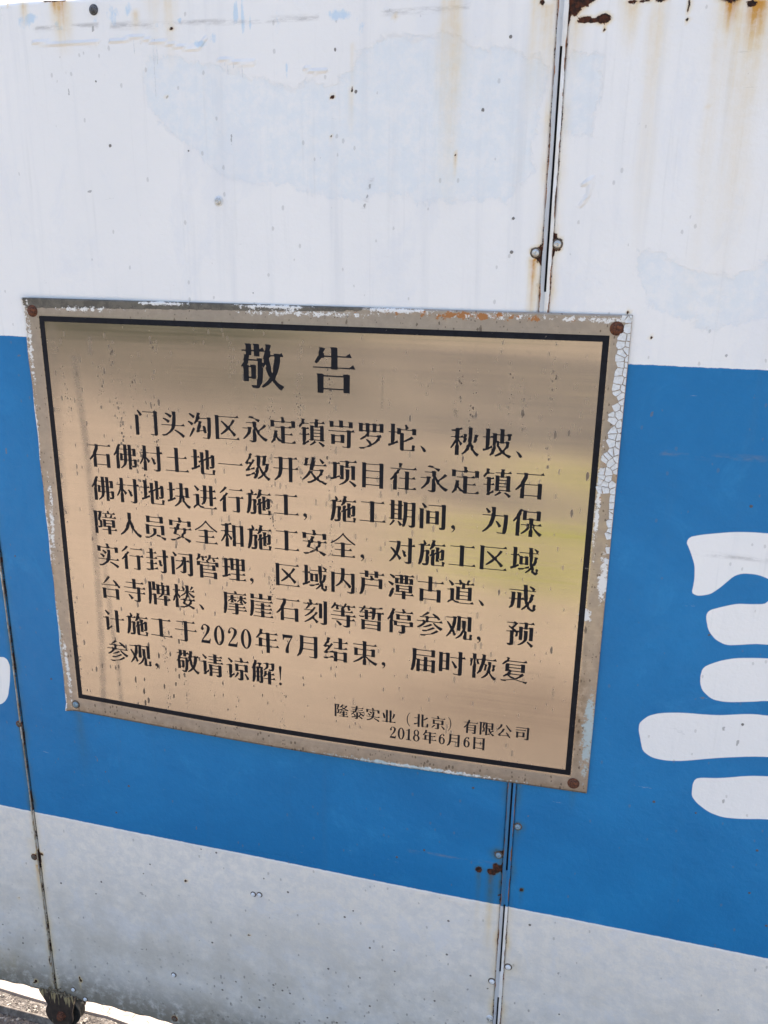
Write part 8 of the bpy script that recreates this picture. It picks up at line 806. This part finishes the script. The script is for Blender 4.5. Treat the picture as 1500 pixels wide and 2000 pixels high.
for ch, x, z, size, w in [('敬', 0.528, 1.5057, 0.0745, 1.0), ('告', 0.644, 1.5052, 0.0745, 1.0), ('门', 0.3207, 1.4052, 0.0462, 1.0), ('头', 0.3687, 1.4056, 0.0462, 1.0), ('沟', 0.4168, 1.406, 0.0462, 1.0), ('区', 0.4648, 1.4064, 0.0462, 1.0), ('永', 0.5128, 1.4068, 0.0462, 1.0), ('定', 0.5609, 1.4072, 0.0462, 1.0), ('镇', 0.6089, 1.4075, 0.0462, 1.0), ('岢', 0.6569, 1.4079, 0.0462, 1.0), ('罗', 0.7049, 1.4083, 0.0462, 1.0), ('坨', 0.753, 1.4087, 0.0462, 1.0), ('、', 0.801, 1.4091, 0.0462, 1.0), ('秋', 0.849, 1.4095, 0.0462, 1.0), ('坡', 0.8971, 1.4099, 0.0462, 1.0), ('、', 0.9451, 1.4102, 0.0462, 1.0), ('石', 0.2282, 1.344, 0.0462, 1.0), ('佛', 0.2762, 1.3444, 0.0462, 1.0), ('村', 0.3243, 1.3448, 0.0462, 1.0), ('土', 0.3723, 1.3452, 0.0462, 1.0), ('地', 0.4203, 1.3455, 0.0462, 1.0), ('一', 0.4684, 1.3459, 0.0462, 1.0), ('级', 0.5164, 1.3463, 0.0462, 1.0), ('开', 0.5644, 1.3467, 0.0462, 1.0), ('发', 0.6124, 1.3471, 0.0462, 1.0), ('项', 0.6605, 1.3475, 0.0462, 1.0), ('目', 0.7085, 1.3478, 0.0462, 1.0), ('在', 0.7565, 1.3482, 0.0462, 1.0), ('永', 0.8046, 1.3486, 0.0462, 1.0), ('定', 0.8526, 1.349, 0.0462, 1.0), ('镇', 0.9006, 1.3494, 0.0462, 1.0), ('石', 0.9486, 1.3498, 0.0462, 1.0), ('佛', 0.2282, 1.285, 0.0462, 1.0), ('村', 0.2762, 1.2854, 0.0462, 1.0), ('地', 0.3243, 1.2858, 0.0462, 1.0), ('块', 0.3723, 1.2862, 0.0462, 1.0), ('进', 0.4203, 1.2865, 0.0462, 1.0), ('行', 0.4684, 1.2869, 0.0462, 1.0), ('施', 0.5164, 1.2873, 0.0462, 1.0), ('工', 0.5644, 1.2877, 0.0462, 1.0), ('，', 0.6124, 1.2881, 0.0462, 1.0), ('施', 0.6605, 1.2885, 0.0462, 1.0), ('工', 0.7085, 1.2888, 0.0462, 1.0), ('期', 0.7565, 1.2892, 0.0462, 1.0), ('间', 0.8046, 1.2896, 0.0462, 1.0), ('，', 0.8526, 1.29, 0.0462, 1.0), ('为', 0.9006, 1.2904, 0.0462, 1.0), ('保', 0.9486, 1.2908, 0.0462, 1.0), ('障', 0.2282, 1.2245, 0.0462, 1.0), ('人', 0.2762, 1.2249, 0.0462, 1.0), ('员', 0.3243, 1.2253, 0.0462, 1.0), ('安', 0.3723, 1.2257, 0.0462, 1.0), ('全', 0.4203, 1.226, 0.0462, 1.0), ('和', 0.4684, 1.2264, 0.0462, 1.0), ('施', 0.5164, 1.2268, 0.0462, 1.0), ('工', 0.5644, 1.2272, 0.0462, 1.0), ('安', 0.6124, 1.2276, 0.0462, 1.0), ('全', 0.6605, 1.228, 0.0462, 1.0), ('，', 0.7085, 1.2283, 0.0462, 1.0), ('对', 0.7565, 1.2287, 0.0462, 1.0), ('施', 0.8046, 1.2291, 0.0462, 1.0), ('工', 0.8526, 1.2295, 0.0462, 1.0), ('区', 0.9006, 1.2299, 0.0462, 1.0), ('域', 0.9486, 1.2303, 0.0462, 1.0), ('实', 0.2282, 1.164, 0.0462, 1.0), ('行', 0.2762, 1.1644, 0.0462, 1.0), ('封', 0.3243, 1.1648, 0.0462, 1.0), ('闭', 0.3723, 1.1652, 0.0462, 1.0), ('管', 0.4203, 1.1655, 0.0462, 1.0), ('理', 0.4684, 1.1659, 0.0462, 1.0), ('，', 0.5164, 1.1663, 0.0462, 1.0), ('区', 0.5644, 1.1667, 0.0462, 1.0), ('域', 0.6124, 1.1671, 0.0462, 1.0), ('内', 0.6605, 1.1675, 0.0462, 1.0), ('芦', 0.7085, 1.1678, 0.0462, 1.0), ('潭', 0.7565, 1.1682, 0.0462, 1.0), ('古', 0.8046, 1.1686, 0.0462, 1.0), ('道', 0.8526, 1.169, 0.0462, 1.0), ('、', 0.9006, 1.1694, 0.0462, 1.0), ('戒', 0.9486, 1.1698, 0.0462, 1.0), ('台', 0.2282, 1.1035, 0.0462, 1.0), ('寺', 0.2762, 1.1039, 0.0462, 1.0), ('牌', 0.3243, 1.1043, 0.0462, 1.0), ('楼', 0.3723, 1.1047, 0.0462, 1.0), ('、', 0.4203, 1.105, 0.0462, 1.0), ('摩', 0.4684, 1.1054, 0.0462, 1.0), ('崖', 0.5164, 1.1058, 0.0462, 1.0), ('石', 0.5644, 1.1062, 0.0462, 1.0), ('刻', 0.6124, 1.1066, 0.0462, 1.0), ('等', 0.6605, 1.107, 0.0462, 1.0), ('暂', 0.7085, 1.1073, 0.0462, 1.0), ('停', 0.7565, 1.1077, 0.0462, 1.0), ('参', 0.8046, 1.1081, 0.0462, 1.0), ('观', 0.8526, 1.1085, 0.0462, 1.0), ('，', 0.9006, 1.1089, 0.0462, 1.0), ('预', 0.9486, 1.1093, 0.0462, 1.0), ('计', 0.2282, 1.0395, 0.0462, 1.0), ('施', 0.2762, 1.0399, 0.0462, 1.0), ('工', 0.3243, 1.0403, 0.0462, 1.0), ('于', 0.3723, 1.0407, 0.0462, 1.0), ('2', 0.411, 1.041, 0.0475, 0.5), ('0', 0.4365, 1.0412, 0.0475, 0.5), ('2', 0.462, 1.0414, 0.0475, 0.5), ('0', 0.487, 1.0416, 0.0475, 0.5), ('年', 0.525, 1.0419, 0.0462, 1.0), ('7', 0.5625, 1.0422, 0.0462, 0.5), ('月', 0.6, 1.0425, 0.0462, 1.0), ('结', 0.648, 1.0429, 0.0462, 1.0), ('束', 0.698, 1.0433, 0.0462, 1.0), ('，', 0.746, 1.0436, 0.0462, 1.0), ('届', 0.797, 1.0441, 0.0462, 1.0), ('时', 0.8435, 1.0444, 0.0462, 1.0), ('恢', 0.894, 1.0448, 0.0462, 1.0), ('复', 0.944, 1.0452, 0.0462, 1.0), ('参', 0.231, 0.98, 0.0462, 1.0), ('观', 0.278, 0.9804, 0.0462, 1.0), ('，', 0.326, 0.9808, 0.0462, 1.0), ('敬', 0.373, 0.9812, 0.0462, 1.0), ('请', 0.4195, 0.9815, 0.0462, 1.0), ('谅', 0.469, 0.9819, 0.0462, 1.0), ('解', 0.517, 0.9823, 0.0462, 1.0), ('！', 0.5485, 0.9826, 0.0462, 0.5), ('隆', 0.658, 0.9312, 0.0262, 1.0), ('泰', 0.686, 0.9315, 0.0262, 1.0), ('实', 0.7135, 0.9318, 0.0262, 1.0), ('业', 0.741, 0.9322, 0.0262, 1.0), ('（', 0.767, 0.9325, 0.0262, 1.0), ('北', 0.796, 0.9328, 0.0262, 1.0), ('京', 0.825, 0.9332, 0.0262, 1.0), ('）', 0.852, 0.9335, 0.0262, 1.0), ('有', 0.879, 0.9338, 0.0262, 1.0), ('限', 0.9055, 0.9341, 0.0262, 1.0), ('公', 0.9335, 0.9345, 0.0262, 1.0), ('司', 0.963, 0.9348, 0.0262, 1.0), ('2', 0.749, 0.9037, 0.0285, 0.5), ('0', 0.763, 0.9038, 0.0285, 0.5), ('1', 0.776, 0.904, 0.0285, 0.5), ('8', 0.789, 0.9041, 0.0285, 0.5), ('年', 0.811, 0.9043, 0.0262, 1.0), ('6', 0.832, 0.9045, 0.0262, 0.5), ('月', 0.853, 0.9047, 0.0262, 1.0), ('6', 0.8735, 0.905, 0.0262, 0.5), ('日', 0.894, 0.9052, 0.0262, 1.0)]:
    put_char(ch, x, z, size, w)

# fixing screws
PS = screw_mesh(.0068, (RUSTM, RUSTM)); PG = screw_mesh(.0060, (simple_mat('blue_grey_screw', (.12, .20, .25), (.26, .33, .36), 300, .5, .2), WASH))
for kind, x, z in [('r', 0.1256, 1.5786), ('r', 1.0532, 1.5811), ('r', 1.0502, 0.8551), ('g', 0.13, 0.8541)]:
    o = ppart('fixing_screw', PS if kind == 'r' else PG, None); o.location = on_plate(x, z, .0002)
    if kind == 'g': o['label'] = 'blue grey screw at the lower left corner'

# cracked flakes of old white paint along the right edge
FLAKE = simple_mat('old_white_paint_flake', (.60, .61, .60), (.72, .73, .72), 320, .6)
REG = [(1.0737, 1.6008), (1.0621, 1.5991), (1.0595, 1.5824), (1.0601, 1.5639), (1.0611, 1.5405), (1.0584, 1.5191), (1.0546, 1.5045), (1.0554, 1.4901), (1.0595, 1.4758), (1.055, 1.4608), (1.0534, 1.4385), (1.0511, 1.4184), (1.0495, 1.4007), (1.0484, 1.3802), (1.0481, 1.3545), (1.0508, 1.3431), (1.062, 1.3402), (1.0688, 1.3173), (1.068, 1.2882), (1.0637, 1.2637), (1.0626, 1.2337), (1.0677, 1.2179), (1.0712, 1.2347), (1.0742, 1.2567), (1.0756, 1.4026), (1.0783, 1.5716)]
def clip(P, nx, nz, c):
    out = []
    for a, b_ in zip(P, P[1:]+P[:1]):
        da, db = a[0]*nx+a[1]*nz-c, b_[0]*nx+b_[1]*nz-c
        if da <= 0: out.append(a)
        if (da < 0) != (db < 0) and abs(da-db) > 1e-12:
            t = da/(da-db); out.append((a[0]+(b_[0]-a[0])*t, a[1]+(b_[1]-a[1])*t))
    return out
def inside(x, z, P): return float(poly_sdf(np.array([x]), np.array([z]), P)[0])
pts = []
g = .0100
zz = 1.05
r_ = 0
while zz < 1.61:
    xx = 1.02
    while xx < 1.09:
        pts.append((xx+random.uniform(-.42, .42)*g, zz+random.uniform(-.42, .42)*g)); xx += g
    zz += g
nfl = 0
for a in pts:
    if inside(a[0], a[1], REG) < -.0005: continue
    if random.random() < (.04 if a[1] > 1.24 else .35): continue
    if a[1] < 1.27 and random.random() < .15: continue
    P = [(a[0]-.02, a[1]-.02), (a[0]+.02, a[1]-.02), (a[0]+.02, a[1]+.02), (a[0]-.02, a[1]+.02)]
    for b_ in pts:
        if b_ is a: continue
        dx, dz = b_[0]-a[0], b_[1]-a[1]; L = math.hypot(dx, dz)
        if L > .035: continue
        nx, nz = dx/L, dz/L
        P = clip(P, nx, nz, (a[0]+b_[0])/2*nx+(a[1]+b_[1])/2*nz-.0006)
        if len(P) < 3: break
    if len(P) < 3: continue
    P = clip(P, 1, 0, PX1-.0006)
    if len(P) < 3: continue
    P = clip(P, 0, 1, PZ1-.0008)
    if len(P) < 3: continue
    # roughen outline
    Q = []
    for p, q in zip(P, P[1:]+P[:1]):
        Q.append(p)
        if math.hypot(q[0]-p[0], q[1]-p[1]) > .004:
            for t in (.35, .7): Q.append((p[0]+(q[0]-p[0])*t+random.uniform(-.0005, .0002), p[1]+(q[1]-p[1])*t+random.uniform(-.0005, .0004)))
    Q = [(min(x, PX1-.0005), z) for x, z in Q]
    bm = bmesh.new()
    cx, cz = sum(p[0] for p in Q)/len(Q), sum(p[1] for p in Q)/len(Q)
    cv = bm.verts.new(on_plate(cx, cz, .0006))
    top, bot = [], []
    curl = random.uniform(0, .0012)
    for k, (x, z) in enumerate(Q):
        top.append(bm.verts.new(on_plate(x, z, .0006+curl*random.uniform(.6, 1.2)))); bot.append(bm.verts.new(on_plate(x, z, .0001+curl*.6)))
    n = len(Q)
    for k in range(n):
        bm.faces.new((cv, top[k], top[(k+1) % n])); bm.faces.new((top[k], bot[k], bot[(k+1) % n], top[(k+1) % n]))
    bm.faces.new(bot[::-1])
    bmesh.ops.recalc_face_normals(bm, faces=bm.faces[:])
    ppart('paint_flake', frombm(bm, 'paint_flake'), FLAKE); nfl += 1
print('flakes', nfl)

# ================================================================ ground and far surroundings
def ground_mat():
    m, t, b = new_mat('dusty_ground'); N = NT(t); v = N.coord()
    n1 = N.noise(v, 3, 8, .65); n2 = N.noise(v, 60, 6, .7); n3 = N.vor(v, 90)['Distance']
    c = N.mix(N.ramp(n1, .35, .65), (.300, .250, .200), (.360, .310, .255))
    c = N.mix(N.ramp(n2, .42, .62), c, (.130, .105, .085))
    c = N.mix(N.math('MULTIPLY', N.ramp(n3, .25, .1), .4), c, (.42, .39, .35))
    N.val(b.inputs['Base Color'], c); b.inputs['Roughness'].default_value = .95
    N.val(b.inputs['Normal'], N.bump(N.math('ADD', n2, n3), .8, .006)); return m
bm = bmesh.new()
for (x0, x1, y0, y1) in ((-900, 900, -900, 900),):
    vs_ = [bm.verts.new(p) for p in ((x0, y0, 0), (x1, y0, 0), (x1, y1, 0), (x0, y1, 0))]; bm.faces.new(vs_)
tag(obj('ground', frombm(bm, 'ground'), ground_mat()), kind='structure')
# pale paving behind the gate
def pave_mat():
    m, t, b = new_mat('pale_concrete'); N = NT(t); v = N.coord()
    c = N.mix(N.ramp(N.noise(v, 14, 7, .65), .35, .65), (.26, .21, .175), (.31, .26, .22))
    c = N.mix(N.ramp(N.noise(v, 120, 4, .7), .62, .70), c, (.25, .22, .19))
    N.val(b.inputs['Base Color'], c); b.inputs['Roughness'].default_value = .9
    N.val(b.inputs['Normal'], N.bump(N.noise(v, 160, 5, .6), .4, .002)); return m
bm = bmesh.new()
n = 160; L0, L1 = -6.0, 6.0
prev = None
for k in range(n+1):
    x = L0+(L1-L0)*k/n
    y = .060+.004*math.sin(x*23)+.003*math.sin(x*71+1)+random.uniform(-.002, .002)
    r = (bm.verts.new((x, y, .0)), bm.verts.new((x, y+.004, .009)), bm.verts.new((x, 5.0, .009)))
    if prev:
        bm.faces.new((prev[0], r[0], r[1], prev[1])); bm.faces.new((prev[1], r[1], r[2], prev[2]))
    prev = r
bmesh.ops.recalc_face_normals(bm, faces=bm.faces[:])
tag(obj('concrete_paving', frombm(bm, 'concrete_paving'), pave_mat()), kind='structure')
# trodden dirt along the gate
def dirt_mat():
    m, t, b = new_mat('littered_dirt'); N = NT(t); v = N.coord()
    n1 = N.noise(v, 26, 8, .75); n2 = N.noise(v, 140, 5, .7); vo = N.vor(v, 110)['Distance']
    c = N.mix(N.ramp(n1, .36, .64), (.060, .048, .040), (.20, .17, .145))
    c = N.mix(N.ramp(n2, .50, .66), c, (.035, .028, .024))
    c = N.mix(N.math('MULTIPLY', N.ramp(vo, .28, .12), N.ramp(n1, .4, .6)), c, (.40, .36, .32))
    N.val(b.inputs['Base Color'], c); b.inputs['Roughness'].default_value = .95
    N.val(b.inputs['Normal'], N.bump(N.math('ADD', n1, N.math('ADD', n2, vo)), 1.0, .006)); return m
bm = bmesh.new()
bm.faces.new([bm.verts.new(p) for p in ((-4, -.9, .004), (4, -.9, .004), (4, .08, .004), (-4, .08, .004))])
tag(obj('dirt', frombm(bm, 'dirt'), dirt_mat()), kind='structure')
# rail the wheel runs on
bm = bmesh.new()
prof = [(.010, 0), (.034, 0), (.030, .005), (.024, .015), (.020, .015), (.014, .005)]
a = [bm.verts.new((-4, y, z)) for y, z in prof]; b_ = [bm.verts.new((4, y, z)) for y, z in prof]
bm.faces.new(a[::-1]); bm.faces.new(b_)
for k in range(len(prof)): bm.faces.new((a[k], a[(k+1) % len(prof)], b_[(k+1) % len(prof)], b_[k]))
bmesh.ops.recalc_face_normals(bm, faces=bm.faces[:])
tag(obj('gate_rail', frombm(bm, 'gate_rail'), simple_mat('rail_steel', (.10, .075, .055), (.22, .18, .14), 80, .7)),
    'rusty steel rail in the dirt under the gate wheel', 'rail')
# grit and litter by the rail
GR = simple_mat('grit', (.10, .08, .065), (.42, .37, .31), 45, .95)
bm = bmesh.new()
for k in range(2600):
    x = random.uniform(-.45, .35); y = random.uniform(-.30, .056)
    if .012 < y < .032 and random.random() < .8: continue
    r = random.choice((.0008, .0012, .0018, .0026, .0040))*random.uniform(.7, 1.3)
    mm = bmesh.ops.create_icosphere(bm, subdivisions=1, radius=r)
    sx, sy, sz = (random.uniform(.6, 1.5) for _ in range(3))
    for v_ in mm['verts']: v_.co = Vector((x+v_.co.x*sx, y+v_.co.y*sy, r*.25+.004+v_.co.z*sz*.7+random.uniform(-.15, .15)*r))
tag(obj('grit', frombm(bm, 'grit'), GR), 'loose grit and small stones in the dirt in front of the gate', 'gravel', kind='stuff')
bm = bmesh.new()
for k in range(90):
    x = random.uniform(-.40, .30); y = random.uniform(-.10, .085); a = random.uniform(0, PI); L = random.uniform(.006, .028); z = (.014 if y > .06 else .004)
    p = Vector((x, y, z)); dv = Vector((math.cos(a), math.sin(a), random.uniform(-.1, .35)))*L; nrm = Vector((-math.sin(a), math.cos(a), 0))*.0005
    q = p+dv*.5+Vector((0, 0, .003)); e_ = p+dv
    A_ = [bm.verts.new(p+nrm), bm.verts.new(q+nrm), bm.verts.new(e_)]; B_ = [bm.verts.new(p-nrm), bm.verts.new(q-nrm)]
    T_ = [bm.verts.new(p+Vector((0,0,.001))), bm.verts.new(q+Vector((0,0,.001)))]
    bm.faces.new((A_[0], A_[1], T_[1], T_[0])); bm.faces.new((T_[0], T_[1], B_[1], B_[0])); bm.faces.new((A_[1], A_[2], T_[1])); bm.faces.new((T_[1], A_[2], B_[1]))
tag(obj('dry_stalks', frombm(bm, 'dry_stalks'), simple_mat('dry_straw', (.20, .15, .09), (.36, .29, .19), 60, .9)), 'dry stalks and litter strewn by the rail', 'litter', kind='stuff')

# unseen dark row of greenery, added to darken the top of the brass reflection
bm = bmesh.new()
prev = None
for k in range(260):
    x = -34 + 30.5*k/259
    ring = []
    for j in range(13):
        a_ = PI*j/12
        rr = 1+.22*math.sin(k*1.3+j*2.1)+.16*math.sin(k*.37+j)+random.uniform(-.12, .12)
        ring.append(bm.verts.new((x+random.uniform(-.05, .05), -11.8+.8*rr*math.cos(a_), max(0, 1.75*rr*math.sin(a_)**.6 if j not in (0, 12) else 0))))
    if prev:
        for j in range(12): bm.faces.new((prev[j], prev[j+1], ring[j+1], ring[j]))
    prev = ring
bmesh.ops.recalc_face_normals(bm, faces=bm.faces[:])
tag(obj('added_hedge', frombm(bm, 'added_hedge'), simple_mat('added_dark_leaves', (.015, .022, .010), (.05, .06, .025), 12, .9)), 'long dark row of greenery opposite the gate, added to darken the brass reflection', 'added_hedge')
# grass, hills and added dark ground across from the gate (seen only as soft reflections in the brass)
def grass_mat():
    m, t, b = new_mat('verge_grass'); N = NT(t); v = N.coord()
    N.val(b.inputs['Base Color'], N.mix(N.ramp(N.noise(v, 5, 6, .6), .35, .65), (.26, .33, .04), (.36, .40, .07))); b.inputs['Roughness'].default_value = .9
    return m
added_road = simple_mat('added_asphalt', (.045, .043, .042), (.085, .08, .075), 30, .9)
bm = bmesh.new()
a = [bm.verts.new((x, y, .004)) for x, y in ((-.2, -5.6), (5, -5.4), (40, -7), (40, -16), (-40, -16), (-40, -7.0), (-6, -7.0), (-3.4, -7.6), (-1.6, -8.2))]
bm.faces.new(a)
tag(obj('added_road', frombm(bm, 'added_road'), added_road), kind='structure')  # unseen dark pad, added and shaped to darken bands in the brass
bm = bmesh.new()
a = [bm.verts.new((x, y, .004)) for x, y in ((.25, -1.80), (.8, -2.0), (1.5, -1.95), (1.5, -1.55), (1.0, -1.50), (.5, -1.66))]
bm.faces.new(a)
tag(obj('added_dark_patch', frombm(bm, 'added_dark_patch'), simple_mat('added_dark_ground', (.07, .055, .045), (.13, .10, .08), 20, .9)), kind='structure')  # unseen dark patch added to give the brass a smudge low right
bm = bmesh.new()
for k in range(7000):
    x = random.triangular(.1, 2.2, 1.5); y = random.triangular(-4.5, -3.1, -3.7); h = random.uniform(.04, .12); a = random.uniform(0, 2*PI)
    w_ = .006; dx, dy = math.cos(a)*w_, math.sin(a)*w_; lx, ly = random.gauss(0, .03), random.gauss(0, .03)
    v1, v2, v3 = bm.verts.new((x-dx, y-dy, 0)), bm.verts.new((x+dx, y+dy, 0)), bm.verts.new((x+lx, y+ly, h)); bm.faces.new((v1, v2, v3))
tag(obj('verge_grass', frombm(bm, 'verge_grass'), grass_mat()), 'bright green grass verge across from the gate', 'grass', kind='stuff')
bm = bmesh.new()
nx, ny = 90, 14
grid = []
for j in range(ny+1):
    row = []
    for k in range(nx+1):
        x = -400+800*k/nx; y = -60-190*j/ny
        s = math.sin(PI*min(1, j/ny*1.1)/1.0) if j < ny else 0
        h = 26*s*(.55+.25*math.sin(x*.013+1)+.15*math.sin(x*.041+2)+.08*math.sin(x*.11+j)) + random.uniform(-.6, .6)*(j > 0)
        row.append(bm.verts.new((x, y, max(-.2, h)-.2*(j == 0))))
    grid.append(row)
for j in range(ny):
    for k in range(nx): bm.faces.new((grid[j][k+1], grid[j][k], grid[j+1][k], grid[j+1][k+1]))
for f in bm.faces: f.smooth = True
tag(obj('hills', frombm(bm, 'hills'), simple_mat('scrub_hillside', (.045, .055, .025), (.11, .10, .06), .15, .95, 0, .0)), kind='structure')
